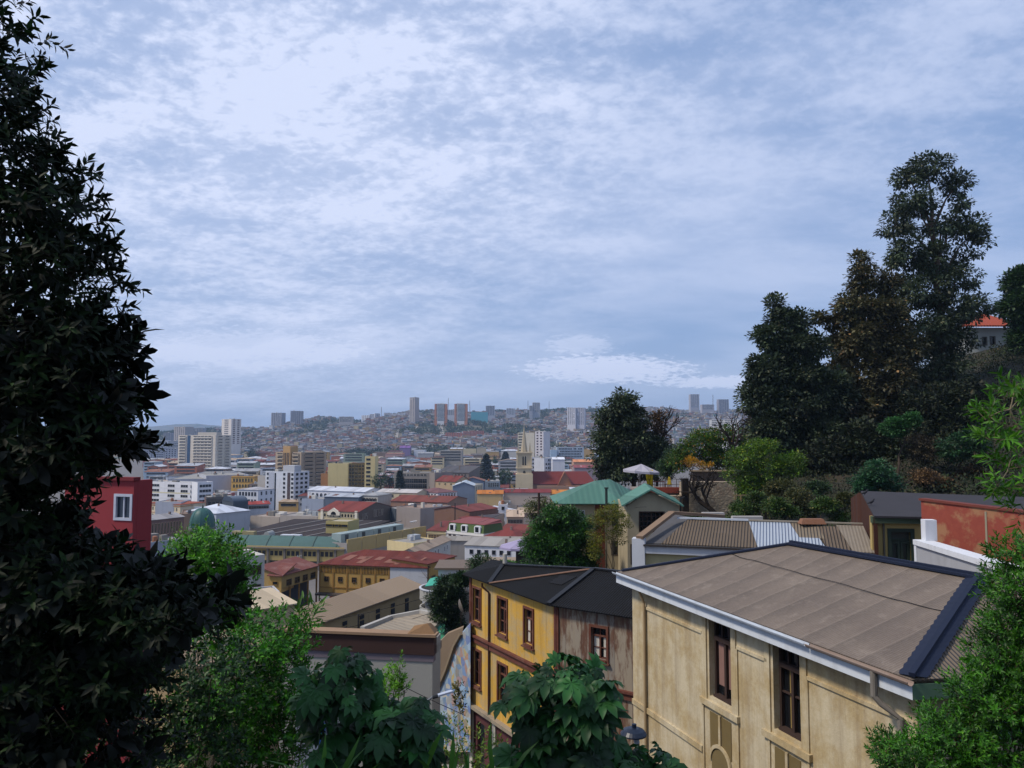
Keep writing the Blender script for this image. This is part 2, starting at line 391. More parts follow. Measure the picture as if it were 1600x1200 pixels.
# ================================================================== ground, haze
def make_ground():
    ys = list(np.arange(-60, 0, 10)) + list(np.arange(0, 60, 1.5)) + list(np.arange(60, 300, 6)) + list(np.arange(300, 1400, 60)) + list(np.arange(1400, 3300, 24)) + list(np.arange(3300, 12001, 290))
    ss = np.linspace(-1.5, 1.5, 221); V = []; F = []
    for y in ys:
        for s in ss:
            x = s * max(y, 14.0); V.append((x, y, gh(x, y)))
    n = len(ss)
    for i in range(len(ys) - 1):
        for j in range(n - 1): a = i * n + j; F.append((a, a + 1, a + n + 1, a + n))
    me = bpy.data.meshes.new('ground'); me.from_pydata(V, [], F)
    m, t, b = newmat('ground')
    g = nd(t, 'ShaderNodeTexCoord').outputs['Object']; y = nd(t, 'ShaderNodeSeparateXYZ', {0: g}).outputs[1]
    near = mixc(t, ramp(t, noise(t, g, .35, 6), .42, .6), hx('1a2013'), hx('30291c'))
    city = mixc(t, noise(t, g, .06, 5), hx('4c4a4a'), hx('716b66'))
    hill = mixc(t, ramp(t, noise(t, g, .012, 6, .6), .4, .62), hx('2b3a24'), hx('6a5c4a'))
    x = mixc(t, ramp(t, y, 140, 170), near, city); x = mixc(t, ramp(t, y, 1380, 1440), x, hill)
    t.links.new(x, b.inputs['Base Color']); b.inputs['Roughness'].default_value = .95
    me.materials.append(m); me.polygons.foreach_set('use_smooth', [True] * len(F))
    o = bpy.data.objects.new('ground', me); COL.objects.link(o); tag(o, kind='structure')
make_ground()
def hill_road(pts, w=11):
    V = []; F = []
    P = []
    for (a, b) in zip(pts[:-1], pts[1:]):
        for k in range(14): P.append((a[0] + (b[0] - a[0]) * k / 14, a[1] + (b[1] - a[1]) * k / 14))
    P.append(pts[-1])
    for i, (x, y) in enumerate(P):
        for sx in (-w / 2, w / 2): V.append((x + sx, y, gh(x + sx, y) + 1.3))
    for i in range(len(P) - 1): F.append((2 * i, 2 * i + 1, 2 * i + 3, 2 * i + 2))
    me = bpy.data.meshes.new('road'); me.from_pydata(V, [], F); me.materials.append(flat('8d8780', .9, 0, .15, .1))
    o = bpy.data.objects.new('road', me); COL.objects.link(o); tag(o, kind='structure'); return P
def pxx(px, Y): return (px - 800) / FPX * Y
ROADS = [hill_road([(pxx(654, 1790), 1790), (pxx(646, 2250), 2250)]), hill_road([(pxx(692, 1850), 1850), (pxx(684, 2300), 2300)]), hill_road([(pxx(618, 1700), 1700), (pxx(622, 1950), 1950)], 8)]

hz = MB().box(-19500, -70, 2, 19500, 12600, 320).build('haze', bpy.data.materials.new('haze')); tag(hz, kind='stuff')
hm = hz.data.materials[0]; hm.use_nodes = True; hm.node_tree.nodes.clear()
_pv = hm.node_tree.nodes.new('ShaderNodeVolumePrincipled'); _o = hm.node_tree.nodes.new('ShaderNodeOutputMaterial')
_pv.inputs['Color'].default_value = (.5, .7, 1.0, 1); _pv.inputs['Density'].default_value = HAZE = 0.00012; _pv.inputs['Anisotropy'].default_value = 0.1
hm.node_tree.links.new(_pv.outputs[0], _o.inputs['Volume'])

# ================================================================== buildings
WIN = {}
GL = glass(); FRM = {}
def winmesh(w, h, style='w', fc='8a8680'):
    key = (round(w, 2), round(h, 2), style, fc)
    if key in WIN: return WIN[key]
    b = MB(); fr = .09 if h < 2.4 else .12
    if style == 'b':                                    # long strip of glazing split by mullions
        b.box(0, -.03, 0, w, .05, h, 1); n = max(2, int(w / 1.6))
        for k in range(n + 1): x = (w - .12) * k / n; b.box(x, -.07, .01, x + .12, -.031, h - .01, 0)
        b.box(-.1, -.16, -.14, w + .1, .02, -.001, 0)
    elif style == 'c':                                  # balcony: slab, solid parapet, dark recess
        b.box(.1, -.02, .95, w - .1, .04, h, 1)
        b.box(0, -1.1, 0, w, .0, .16, 0); b.box(0, -1.1, .161, w, -.98, .95, 0)
        n = max(1, int(w / 5))
        for k in range(n + 1): x = (w - .3) * k / n; b.box(x, -.9, .17, x + .3, -.021, h + .3, 0)
    elif style == 'a':                                  # arched
        pts = [(0, 0), (w, 0), (w, h - w / 2)] + [(w / 2 + w / 2 * math.cos(a), h - w / 2 + w / 2 * math.sin(a)) for a in np.linspace(.3, math.pi - .3, 6)] + [(0, h - w / 2)]
        b.hexa([(x, .05, z) for x, z in pts], [(x, -.03, z) for x, z in pts], 1)
        q = [((x - w / 2) * 1.22 + w / 2, (z - h / 2) * 1.1 + h / 2) for x, z in pts]
        b.hexa([(x, .06, z) for x, z in q], [(x, -.02, z) for x, z in q], 0)
        b.box(w / 2 - .05, -.06, 0, w / 2 + .05, -.031, h, 0)
    else:
        b.box(0, -.02, 0, w, .05, h, 1)
        for q in ((-fr, -.09, -fr, 0, .05, h + fr), (w, -.09, -fr, w + fr, .05, h + fr), (0, -.09, h, w, .05, h + fr), (0, -.14, -fr - .04, w, .05, 0)): b.box(*q, 0)
        if style != 'p': b.box(w / 2 - .04, -.06, 0, w / 2 + .04, -.021, h, 0); b.box(0, -.055, h * .62, w, -.021, h * .62 + .07, 0)
    o = b.build('window', [FRM.setdefault(fc, flat(fc, .7, 0, .12)), GL]); me = o.data; bpy.data.objects.remove(o)
    WIN[key] = me; return me
NAMEW = {'w': 'window', 'p': 'window', 'b': 'window_band', 'c': 'balcony', 'a': 'window'}
def windows(T, face, Wd, Dp, zt, n, rows, w, h, style='w', fc='8a8680', top=1.0, sh=3.2, x0=.06, x1=.94, name=None, proud=0.0):
    """face f: front (y=0), r: right side (x=Wd), l: left side (x=0)"""
    me = winmesh(w, h, style, fc); L = Wd if face == 'f' else Dp
    for r in range(rows):
        z = zt - top - h - r * sh
        for k in range(n):
            c = L * (x0 + (x1 - x0) * (k + .5) / n) - w / 2
            if (style in 'wp') and hash1(k * 3.1 + Wd, r * 1.7 + Dp) < .04: continue
            o = bpy.data.objects.new(name or NAMEW[style], me); COL.objects.link(o); o.parent = T
            if face == 'f': o.location = (c, -proud, z)
            elif face == 'r': o.location = (Wd + proud, c, z); o.rotation_euler = (0, 0, R(90))
            else: o.location = (-proud, c + w, z); o.rotation_euler = (0, 0, R(-90))
def roofmb(b, kind, Wd, Dp, H, rise, ov=.35, mi=0):
    if kind == 'flat':
        b.box(.25, .25, H - .55, Wd - .25, Dp - .25, H - .35, mi)
        return
    a = [(-ov, -ov), (Wd + ov, -ov), (Wd + ov, Dp + ov), (-ov, Dp + ov)]; z = H + .02; th = .14
    e = [Vector((x, y, z)) for x, y in a]
    if kind == 'gable': r0, r1 = Vector((-ov, Dp / 2, z + rise)), Vector((Wd + ov, Dp / 2, z + rise))
    elif kind == 'gabley': r0, r1 = Vector((Wd / 2, -ov, z + rise)), Vector((Wd / 2, Dp + ov, z + rise))
    elif kind == 'hip':
        if Wd >= Dp: r0, r1 = Vector((Dp / 2, Dp / 2, z + rise)), Vector((Wd - Dp / 2, Dp / 2, z + rise))
        else: r0, r1 = Vector((Wd / 2, Wd / 2, z + rise)), Vector((Wd / 2, Dp - Wd / 2, z + rise))
    elif kind == 'mono': r0 = r1 = None
    if kind == 'mono':
        b.hexa([e[0], e[1], e[2] + Vector((0, 0, rise)), e[3] + Vector((0, 0, rise))], [p + Vector((0, 0, th)) for p in (e[0], e[1], e[2] + Vector((0, 0, rise)), e[3] + Vector((0, 0, rise)))], mi); return
    u = Vector((0, 0, th))
    if kind == 'gable': fs = [(e[0], e[1], r1, r0), (e[2], e[3], r0, r1)]
    elif kind == 'gabley': fs = [(e[3], e[0], r0, r1), (e[1], e[2], r1, r0)]
    elif Wd >= Dp: fs = [(e[0], e[1], r1, r0), (e[2], e[3], r0, r1), (e[1], e[2], r1), (e[3], e[0], r0)]
    else: fs = [(e[3], e[0], r0, r1), (e[1], e[2], r1, r0), (e[0], e[1], r0), (e[2], e[3], r1)]
    for f in fs: b.hexa(list(f), [p + u for p in f], mi)
BLD = []
def B(name, label, cat, L, Rr, ytop, depth, wall, roof=('flat', '8a8782', 0), wins=(), group=None, zb=None, rmat=None, wmat=None, clutter=2, zt=None, cornice=None, ybase=None):
    """front facade from photo column L=(px,Y) to Rr=(px,Y), its top at photo row ytop (at L), going back by depth"""
    A = Vector((pxx(L[0], L[1]), L[1], 0)); Bp = Vector((pxx(Rr[0], Rr[1]), Rr[1], 0)); d = Bp - A; Wd = d.length; rz = math.atan2(d.y, d.x)
    z1 = zt if zt is not None else zpx(ytop, L[1])
    nrm = Vector((-d.y, d.x, 0)).normalized()
    g = [gh(p.x, p.y) for p in (A, Bp, A + nrm * depth, Bp + nrm * depth)]
    z0 = min(g) - .8 if zb is None else zb
    if ybase: z0 = min(z0, zpx(ybase, L[1]))
    H = z1 - z0; T = thing(name, label, cat, (A.x, A.y, z0), rz, group)
    seed = int(abs(A.x * 7 + A.y * 3)) ; rr = random.Random(seed)
    wm = wmat or plaster(wall, .35, .35, .4, bump=0)
    b = MB(); b.box(0, 0, 0, Wd, depth, H - (0.6 if roof[0] == 'flat' else 0))
    if roof[0] == 'flat':
        t = .25
        for q in ((0, 0, Wd, t), (0, depth - t, Wd, depth), (0, t, t, depth - t), (Wd - t, t, Wd, depth - t)): b.box(q[0], q[1], H - .6, q[2], q[3], H)
    elif roof[0] == 'gable':
        b.hexa([(0, 0, H), (0, depth, H), (0, depth / 2, H + roof[2] - .05)], [(Wd, 0, H), (Wd, depth, H), (Wd, depth / 2, H + roof[2] - .05)])
    elif roof[0] == 'gabley':
        b.hexa([(Wd, 0, H), (0, 0, H), (Wd / 2, 0, H + roof[2] - .05)], [(Wd, depth, H), (0, depth, H), (Wd / 2, depth, H + roof[2] - .05)])
    elif roof[0] == 'mono':
        b.hexa([(0, .01, H), (0, depth, H), (0, depth, H + roof[2] - .02)], [(Wd, .01, H), (Wd, depth, H), (Wd, depth, H + roof[2] - .02)])
    b.build('wall', wm, T)
    b = MB(); roofmb(b, roof[0], Wd, depth, H, roof[2])
    rm = rmat or (flat(roof[1], .85, 0, .3, .3) if roof[0] == 'flat' else sheet(roof[1], (1, 0, 0) if roof[0] != 'gabley' else (0, 1, 0), .5, .6, '5e4a40', .95, bump=.1, big=.16, panel=2.4, ln=.1))
    b.build('roof', rm, T)
    if cornice:
        b = MB(); b.box(-.25, -.25, H - .9, Wd + .25, depth * .5, H - .65); b.box(-.12, -.12, H - 4.3, Wd + .12, depth * .4, H - 4.1); b.build('cornice', flat(cornice, .8, 0, .1), T)
    for w in wins:
        w = dict(w); f = w.pop('f', 'f'); n = w.pop('n'); rows = w.pop('r'); windows(T, f, Wd, depth, H, n, rows, w.pop('w', 1.1), w.pop('h', 1.5), w.pop('s', 'w'), **w)
    if roof[0] == 'flat' and clutter:
        for k in range(clutter):
            x, y = rr.uniform(.1, .75) * Wd, rr.uniform(.2, .7) * depth; s = rr.uniform(1, 2.6); hh = rr.uniform(.8, 2.2)
            b = MB().box(x, y, H - .4, x + s * 1.4, y + s, H - .35 + hh)
            b.build('rooftop_box', flat(rr.choice(['b8b4ac', '9aa0a6', '7e7a74', 'c9c6c0']), .7), T)
            if L[1] < 700 and k == 0: b = MB(); b.lathe([(.7, 0), (.7, 1.5), (.1, 1.8)], (x * .6 + 1, y * .7 + 1, H - .4), 10); b.build('water_tank', flat(rr.choice(['4a4f56', 'a8aab0', '8a5a3c']), .6), T)
            if L[1] < 700 and k == 1: b = MB(); b.tube([(x * .8, y * .9, H - .4), (x * .8, y * .9, H + 3.2)], .07, 4); b.beam((x * .8 - .8, y * .9, H + 2.9), (x * .8 + .8, y * .9, H + 2.9), .06, .06); b.beam((x * .8 - .5, y * .9, H + 2.4), (x * .8 + .5, y * .9, H + 2.4), .06, .06); b.build('aerial', flat('4a4a4c'), T)
    elif clutter and roof[2]:
        for k in range(min(clutter, 3) - 1 if L[1] < 700 else 0):
            x0 = rr.uniform(.1, .8) * Wd; pw = rr.uniform(.8, 2.6); t0, t1 = sorted((rr.uniform(.05, .9), rr.uniform(.05, .9))); y_ = lambda t: t * depth / 2; z_ = lambda t: H + .2 + t * roof[2]
            if roof[0] == 'gable' and t1 - t0 > .2: MB().hexa([(x0, y_(t0), z_(t0)), (x0 + pw, y_(t0), z_(t0)), (x0 + pw, y_(t1), z_(t1)), (x0, y_(t1), z_(t1))], [(x0, y_(t0), z_(t0) + .05), (x0 + pw, y_(t0), z_(t0) + .05), (x0 + pw, y_(t1), z_(t1) + .05), (x0, y_(t1), z_(t1) + .05)]).build('roof_patch', flat(rr.choice(['a8a4a0', '6a4438', '8a8480', '503c36']), .9), T)
        x = rr.uniform(.2, .8) * Wd; y = depth * .35
        MB().box(x, y, H, x + .6, y + .6, H + roof[2] + .7).build('chimney', flat('7a6a60', .8), T)
    BLD.append((A, Bp, depth, z1, T)); T['_w'] = Wd; T['_h'] = H; T['_d'] = depth
    return T
# ================================================================== the city, building by building
def w(n, r, f='f', **k): return dict(n=n, r=r, f=f, **k)
# --- far towers on the crest of the hill (about 2 to 2.6 km away)
FT = 'tower blocks on the far hill'
B('apartment_tower', 'grey tower with stepped top, left of the far left twin towers', 'tower block', (424, 2300), (440, 2290), 645, 22, '8d8c96', wins=[w(5, 14, w=3, h=1.6, s='p', fc='6f707c')], group=FT, ybase=672)
B('apartment_tower', 'grey square tower, right of the far left twin towers', 'tower block', (454, 2300), (471, 2300), 642, 24, '8a8790', wins=[w(5, 15, w=3, h=1.6, s='p', fc='6f6c78')], group=FT, ybase=670)
B('apartment_slab', 'wide low beige block on the skyline left of the white towers', 'apartment block', (530, 2350), (551, 2350), 651, 20, 'a39b98', wins=[w(8, 5, w=3, h=1.5, s='p')], group=FT, ybase=668)
for i, (a, b_, t_, l) in enumerate([(565, 577, 649, 'leftmost'), (578, 585, 647, 'second from the left'), (586, 594, 646, 'third from the left')]):
    B('apartment_tower', f'white skyline tower block, {l} in the row left of the slender tower', 'tower block', (a, 2350 - 8 * i), (b_, 2340), t_, 16, 'c9c9cf', wins=[w(3, 9, w=3, h=1.5, s='p')], group=FT, ybase=672)
B('apartment_tower', 'white pointed tower block between the white row and the slender tower', 'tower block', (600, 2300), (611, 2300), 645, 18, 'c3c2c8', wins=[w(4, 10, w=2.6, h=1.5, s='p')], group=FT, ybase=670)
B('apartment_tower', 'broad white tower block just left of the slender tower', 'tower block', (617, 2250), (632, 2250), 646, 20, 'c4c3c8', wins=[w(6, 9, w=2.4, h=1.5, s='p')], group=FT, ybase=668)
t_ = B('apartment_tower', 'tallest slender grey tower with stacked balconies on the hill skyline', 'tower block', (640, 2080), (648, 2070), 621, 18, 'a39a96', wins=[w(2, 22, w=3.4, h=1.6, s='p', fc='7c767a'), w(3, 22, f='l', w=3, h=1.6, s='p', sh=3.2)], group=FT, ybase=668)
for a, b_, l in ((679, 698, 'left'), (710, 730, 'right')):
    t_ = B('apartment_tower', f'tower with orange brick edges and white middle, {l} one of the pair', 'tower block', (a, 2050), (b_, 2050), 631, 26, 'b5714a', wins=[w(5, 14, w=4.0, h=1.7, s='p', fc='e8e6e2', x0=.12, x1=.88)], group=FT, ybase=664)
    MB().box(t_['_w'] * .22, -.5, 3, t_['_w'] * .78, .1, t_['_h'] + 1.5).build('facade_panel', flat('d4d2d0'), t_)
    for r_ in range(14): MB().box(t_['_w'] * .24, -.8, t_['_h'] - 3 - r_ * 3.2, t_['_w'] * .76, -.4, t_['_h'] - 1.6 - r_ * 3.2).build('window_band', GL, t_)
B('apartment_block', 'small white block on the skyline between the two orange brick towers', 'apartment block', (698, 2200), (710, 2200), 640, 18, 'bcbcc4', wins=[w(4, 5, w=3, h=1.5, s='p')], group=FT, ybase=660)
B('apartment_tower', 'grey blue tower on the skyline right of the orange brick pair', 'tower block', (759, 2300), (773, 2300), 634, 20, 'a0a0aa', wins=[w(5, 9, w=3, h=1.8, s='p', fc='7b8090')], group=FT, ybase=662)
B('sports_hall', 'long turquoise hall on the hill left of the grey blue tower', 'hall', (736, 2200), (762, 2200), 644, 25, '4f9aa8', ('flat', '5aa0b0', 0), group=FT, ybase=656)
B('apartment_tower', 'pale blue grey block on the skyline right of the grey blue tower', 'tower block', (791, 2350), (805, 2350), 638, 20, 'b0b2bc', wins=[w(5, 6, w=3, h=1.5, s='p')], group=FT, ybase=655)
B('apartment_block', 'stepped white and grey block with masts in the middle of the skyline', 'apartment block', (832, 2300), (844, 2300), 629, 25, 'a4a3aa', wins=[w(4, 9, w=3, h=1.5, s='p')], group=FT, ybase=655)
B('apartment_block', 'low grey wing attached left of the stepped block with masts', 'apartment block', (827, 2290), (832, 2290), 634, 20, '9b9ba4', wins=[w(2, 5, w=3, h=1.5, s='p')], group=FT, ybase=655)
B('apartment_tower', 'wide white ribbed tower block beside the tall dark tree, left half of the pair', 'tower block', (886, 1900), (899, 1890), 637, 20, 'c2c0c6', wins=[w(4, 13, w=2.2, h=1.7, s='p', fc='a5a4ae')], group=FT, ybase=668)
B('apartment_tower', 'wide white ribbed tower block beside the tall dark tree, right half of the pair', 'tower block', (901, 1895), (913, 1890), 637, 20, 'b6b4bd', wins=[w(4, 13, w=2.2, h=1.7, s='p', fc='a5a4ae')], group=FT, ybase=668)
B('apartment_tower', 'pale tower on the right skyline seen past the bare branches', 'tower block', (1079, 2600), (1093, 2600), 616, 25, 'a09ea6', wins=[w(4, 14, w=3.2, h=1.7, s='p', fc='8c8b96')], group=FT, ybase=645)
B('apartment_tower', 'dark grey tower on the right skyline nearest the eucalyptus', 'tower block', (1123, 2500), (1139, 2500), 624, 25, '8b8992', wins=[w(5, 14, w=3.2, h=1.7, s='p', fc='7c7b86')], group=FT, ybase=650)
B('apartment_block', 'pale low block between the two towers on the right skyline', 'apartment block', (1097, 2500), (1116, 2500), 632, 25, 'a09ba0', wins=[w(8, 5, w=3, h=1.6, s='p')], group=FT, ybase=650)
B('apartment_block', 'white stepped block with window bands below the two right towers', 'apartment block', (1108, 1500), (1154, 1480), 656, 25, 'cfccc8', wins=[w(2, 4, w=22, h=1.4, s='b', fc='c0beba')], group=FT, ybase=700)
# masts on the ridge
def mast(px, py, yb, Y, label):
    p = at(px, yb, Y); q = at(px, py, Y); b = MB(); r_ = (q.z - p.z)
    for s_ in (-1, 1): b.beam(p + Vector((s_ * 1.6, 0, -8)), q + Vector((s_ * .3, 0, 0)), .6, .6)
    n = 8
    for k in range(n):
        z = p.z + r_ * k / n; u = 1.6 * (1 - k / n) + .3; b.beam((p.x - u, p.y, z), (p.x + u, p.y, z + r_ / n), .4, .4)
    T = thing('radio_mast', label, 'mast', (p.x, p.y, p.z - 8)); b.build('lattice', flat('6f6a70', .6), T, off=W(T))
mast(700.5, 622, 650, 2250, 'tall lattice mast between the two orange brick towers')
mast(734, 626, 650, 2250, 'thin lattice mast right of the orange brick pair')
mast(596, 636, 655, 2350, 'thin mast on the skyline above the white tower row')
mast(825, 626, 645, 2350, 'thin mast left of the stepped block in the middle of the skyline')
mast(858, 627, 645, 2350, 'thin mast right of the stepped block in the middle of the skyline')
mast(1114, 617, 645, 2600, 'thin mast between the two towers on the right skyline')
# --- left distance
B('apartment_tower', 'pale beige tower standing before the blue mountain at far left', 'tower block', (273, 1900), (290, 1880), 667, 25, 'a39a98', wins=[w(5, 10, w=3, h=1.6, s='p')], ybase=700)
B('apartment_tower', 'small grey tower at the far left edge of the distant blocks', 'tower block', (257, 2000), (268, 2000), 676, 25, '8e8c98', wins=[w(4, 6, w=3, h=1.6, s='p')], ybase=700)
B('apartment_tower', 'pair of joined small grey towers left of the orange and white tower', 'tower block', (302, 2000), (317, 2000), 669, 25, '9a98a0', wins=[w(5, 8, w=3, h=1.6, s='p')], ybase=700)
t_ = B('apartment_tower', 'tall orange and white tower with balconies at the foot of the hill, left', 'tower block', (347, 1300), (362, 1280), 655, 18, 'cdc6c0', wins=[w(1, 13, w=13, h=1.4, s='b', fc='cdc6c0', x0=0, x1=1), w(2, 13, f='r', w=4, h=1.5, s='b', fc='b06a3e')], ybase=700)
B('apartment_tower', 'brick orange wing on the right of the orange and white tower', 'tower block', (362.5, 1281), (373, 1290), 656, 16, 'b0683e', wins=[w(2, 13, w=3.4, h=1.4, s='p', fc='c8b8a8')], ybase=700)
B('apartment_block', 'white block with window bands low at far left behind the balconied slab', 'apartment block', (241, 1500), (262, 1500), 688, 20, 'b8b9c2', wins=[w(1, 5, w=22, h=1.6, s='b', fc='b8b9c2')], ybase=710)
B('apartment_block', 'second white block with window bands between the far left edge and the slab', 'apartment block', (263, 1480), (282, 1480), 689, 20, 'b3b5c0', wins=[w(1, 5, w=20, h=1.6, s='b', fc='b3b5c0')], ybase=710)
for i, (a, b_, tt) in enumerate([(226, 242, 700), (243, 258, 699), (259, 279, 701)]):
    B('apartment_block', ['grey blue slab nearest the leaves at far left, window bands facing us', 'grey blue slab in the middle of the three left of the balconied slab', 'grey blue slab touching the left side of the balconied slab'][i], 'apartment block', (a, 1250), (b_, 1250), tt, 15, '8e93a3', wins=[w(4, 7, w=2.2, h=1.5, s='p', fc='70758a')], ybase=728)
# --- the big balconied slab
t_ = B('apartment_slab', 'wide white apartment slab with rows of balconies and a blue glass strip', 'apartment block', (280, 850), (338, 830), 680, 24, 'c8bfb2', wins=[w(1, 15, w=9.5, h=1.9, s='c', fc='cfc8bc', x0=.01, x1=.24), w(1, 15, w=26, h=1.9, s='c', fc='cfc8bc', x0=.34, x1=.99), w(2, 14, f='r', w=7, h=1.7, s='c', fc='bdb5aa')], ybase=742)
MB().box(t_['_w'] * .25, -.3, 2, t_['_w'] * .33, .1, t_['_h'] - .2).build('glass_strip', flat('2f4a6a', .25), t_)
MB().box(t_['_w'] * .45, 4, t_['_h'] - .5, t_['_w'] * .95, 12, t_['_h'] + 3.2).build('penthouse', flat('b4ada4'), t_)
# --- brown apartment block
t_ = B('apartment_block', 'large weathered beige apartment block with stepped balconies and central column', 'apartment block', (432, 600), (472, 585), 706, 26, 'a3917c', wins=[w(1, 10, w=6.5, h=1.7, s='c', fc='a99a86', x0=.0, x1=.42, sh=2.9), w(1, 10, w=6.5, h=1.7, s='c', fc='a99a86', x0=.62, x1=1, sh=2.9), w(2, 10, f='r', w=9, h=1.7, s='c', fc='93826f', sh=2.9)], ybase=768, clutter=4)
b = MB(); b.box(t_['_w'] * .36, -1.6, 0, t_['_w'] * .64, 6, t_['_h'] + 4.5)
b.build('stair_column', plaster('ac8a5c', .3, .3), t_)
for k in range(4): MB().box(t_['_w'] * (.385 + k * .062), -1.75, 6, t_['_w'] * (.385 + k * .062) + .9, -1.55, t_['_h'] - .5).build('window_strip', GL, t_)
# --- white block with grey stripes
t_ = B('hospital_block', 'streaky white concrete block with dark vertical strips of windows', 'office building', (417, 480), (461, 470), 736, 14, 'c4c8d0', wins=[w(1, 8, w=1.6, h=1.3, s='p', x0=.02, x1=.16, sh=2.7), w(1, 8, w=1.6, h=1.3, s='p', x0=.6, x1=.74, sh=2.7), w(1, 8, w=1.6, h=1.3, s='p', x0=.9, x1=1.0, sh=2.7), w(3, 8, f='r', w=2.2, h=1.3, s='p', sh=2.7)], ybase=800)
MB().box(t_['_w'] * .33, -.12, 1, t_['_w'] * .38, .1, t_['_h'] - 1).build('window_strip', GL, t_)
MB().box(t_['_w'] * .78, -.12, 1, t_['_w'] * .88, .1, t_['_h'] - .6).build('window_strip', flat('4a3c3c'), t_)
MB().box(t_['_w'] * .5, 3, t_['_h'] - .5, t_['_w'] * .9, 9, t_['_h'] + 3.6).build('penthouse', flat('aeb0b6'), t_)
MB().box(t_['_w'] * .12, -.1, 4, t_['_w'] * .3, .05, t_['_h'] - .6).build('facade_panel', flat('a8adba'), t_)
B('party_wall_house', 'narrow blank cream block touching the left of the streaky white block', 'house', (405, 500), (417, 500), 743, 14, 'c6bcae', ybase=775)
# --- others in the left middle
B('office_building', 'long grey blue office building with two rows of windows seen at an angle, left', 'office building', (325, 560), (372, 680), 748, 26, '9a9da8', wins=[w(16, 2, w=2.4, h=1.8, s='p', fc='8a8d98', sh=4.2, top=1.8)], ybase=772)
B('office_building', 'low grey block with white roof edge left of the long grey blue offices', 'office building', (312, 600), (325, 560), 739, 30, 'a9abb4', ybase=770)
B('arcaded_house', 'ochre yellow house with two rows of arched windows', 'house', (364, 560), (400, 560), 744, 16, 'd0a24c', wins=[w(7, 2, w=1.5, h=2.5, s='a', fc='e0c078', sh=4.2, top=1.6)], cornice='8a6038', ybase=768)
B('corner_house', 'brown stepped house between the ochre arcaded house and the cream blank block', 'house', (392, 545), (406, 545), 756, 14, '7d6a5e', wins=[w(4, 1, w=1.2, h=1.6)], ybase=772)
t_ = B('office_block', 'white block with five bands of windows and a blank white end wall', 'office building', (237, 436), (302, 424), 752, 8, 'd8d8dc', wins=[w(1, 5, w=6.0, h=1.3, s='b', fc='b9b7b4', x0=.0, x1=.3, sh=2.75, top=1.4), w(1, 5, w=5.2, h=1.3, s='b', fc='b9b7b4', x0=.38, x1=.68, sh=2.75, top=1.4), w(1, 5, w=5.2, h=1.3, s='b', fc='b9b7b4', x0=.7, x1=.98, sh=2.75, top=1.4), w(1, 5, f='r', w=9, h=1.4, s='b', fc='d8d8dc', sh=2.75, top=1.4)], ybase=800)
for k in range(5): MB().box(1, -.05, t_['_h'] - 3.6 - k * 2.75, t_['_w'] * .98, .05, t_['_h'] - 2.9 - k * 2.75).build('spandrel', flat('cfc7a8' if k % 2 else 'd6d6d8'), t_)
B('blank_wall_block', 'blank white gable block joined to the right end of the banded white block', 'office building', (302.5, 424), (312, 420), 753, 9, 'dcdde2', wins=[w(1, 5, f='r', w=7, h=1.4, s='b', fc='d8d8dc', sh=2.75, top=1.4)], ybase=800, clutter=0)
B('classical_building', 'cream old building with arched windows and red awning roof at far left', 'house', (234, 380), (286, 370), 786, 15, 'cfc0a4', ('hip', '8a4a38', 1.0), wins=[w(10, 2, w=1.0, h=1.7, s='a', fc='dccfb4', sh=3.4, top=1.4)], cornice='a8703c', ybase=815)
B('classical_building', 'grey white windowed annex right of the cream building with red awning roof', 'house', (287, 372), (302, 385), 784, 12, 'b6b8c0', wins=[w(4, 2, w=1.2, h=1.6)], ybase=812)
B('brick_warehouse', 'long dull brown warehouse with tall narrow panels beside the red wall', 'warehouse', (228, 250), (292, 264), 815, 9, '6f5650', ('gable', '8c8a8c', 1.2), wins=[w(12, 1, w=.5, h=3.6, s='p', fc='a58a70', top=1.2), w(5, 1, w=.8, h=.9, s='p', fc='8a8a90', top=6.4)], ybase=860)
B('low_shed', 'low pale flat roof in front of the brown warehouse', 'shed', (228, 205), (292, 215), 849, 6, '8c94a0', ('flat', 'b0a8a0', 0), ybase=880)
t_ = B('ruined_facade', 'dark grey weathered palace front with columns left of the blue barrel roof', 'house', (326, 395), (367, 400), 777, 15, '5b534e', wins=[w(6, 1, w=1.3, h=3.6, s='p', fc='6e655e', top=2.4)], cornice='6b625a', ybase=805)
B('brown_house', 'small brown house left of the dark palace front', 'house', (323, 400), (333, 396), 777, 12, '6c5148', ybase=800)
t_ = B('barrel_hall', 'hall with dark blue rounded barrel roof', 'hall', (368, 380), (391, 385), 784, 14, '39424e', ('flat', '3a4450', 0), ybase=805, clutter=0)
b = MB(); n_ = 12; Wd_, Dp_, H_ = t_['_w'], t_['_d'], t_['_h']
pr = [(Dp_ / 2 - math.cos(a) * Dp_ / 2, H_ - .3 + math.sin(a) * 2.6) for a in np.linspace(0, math.pi, n_)]
b.hexa([(0, y, z) for y, z in pr], [(Wd_, y, z) for y, z in pr]); b.build('barrel_roof', flat('3d4858', .4), t_)
B('white_house', 'white two storey house with dark framed windows below the ochre arcaded house', 'house', (374, 430), (406, 425), 765, 14, 'c9ccd4', ('hip', '9b9a9e', 1.2), wins=[w(6, 2, w=1.2, h=1.9, s='w', fc='5a6070', sh=4.0, top=1.2), w(3, 2, f='r', w=1.1, h=1.8, fc='5a6070', sh=4.0)], ybase=795)
B('row_house', 'low white row with red tiled edge in front of the white two storey house', 'house', (390, 395), (425, 400), 789, 12, 'c0c2c8', ('gable', '8c3a34', 1.2), wins=[w(8, 1, w=1.2, h=1.4, top=.6)], ybase=806)
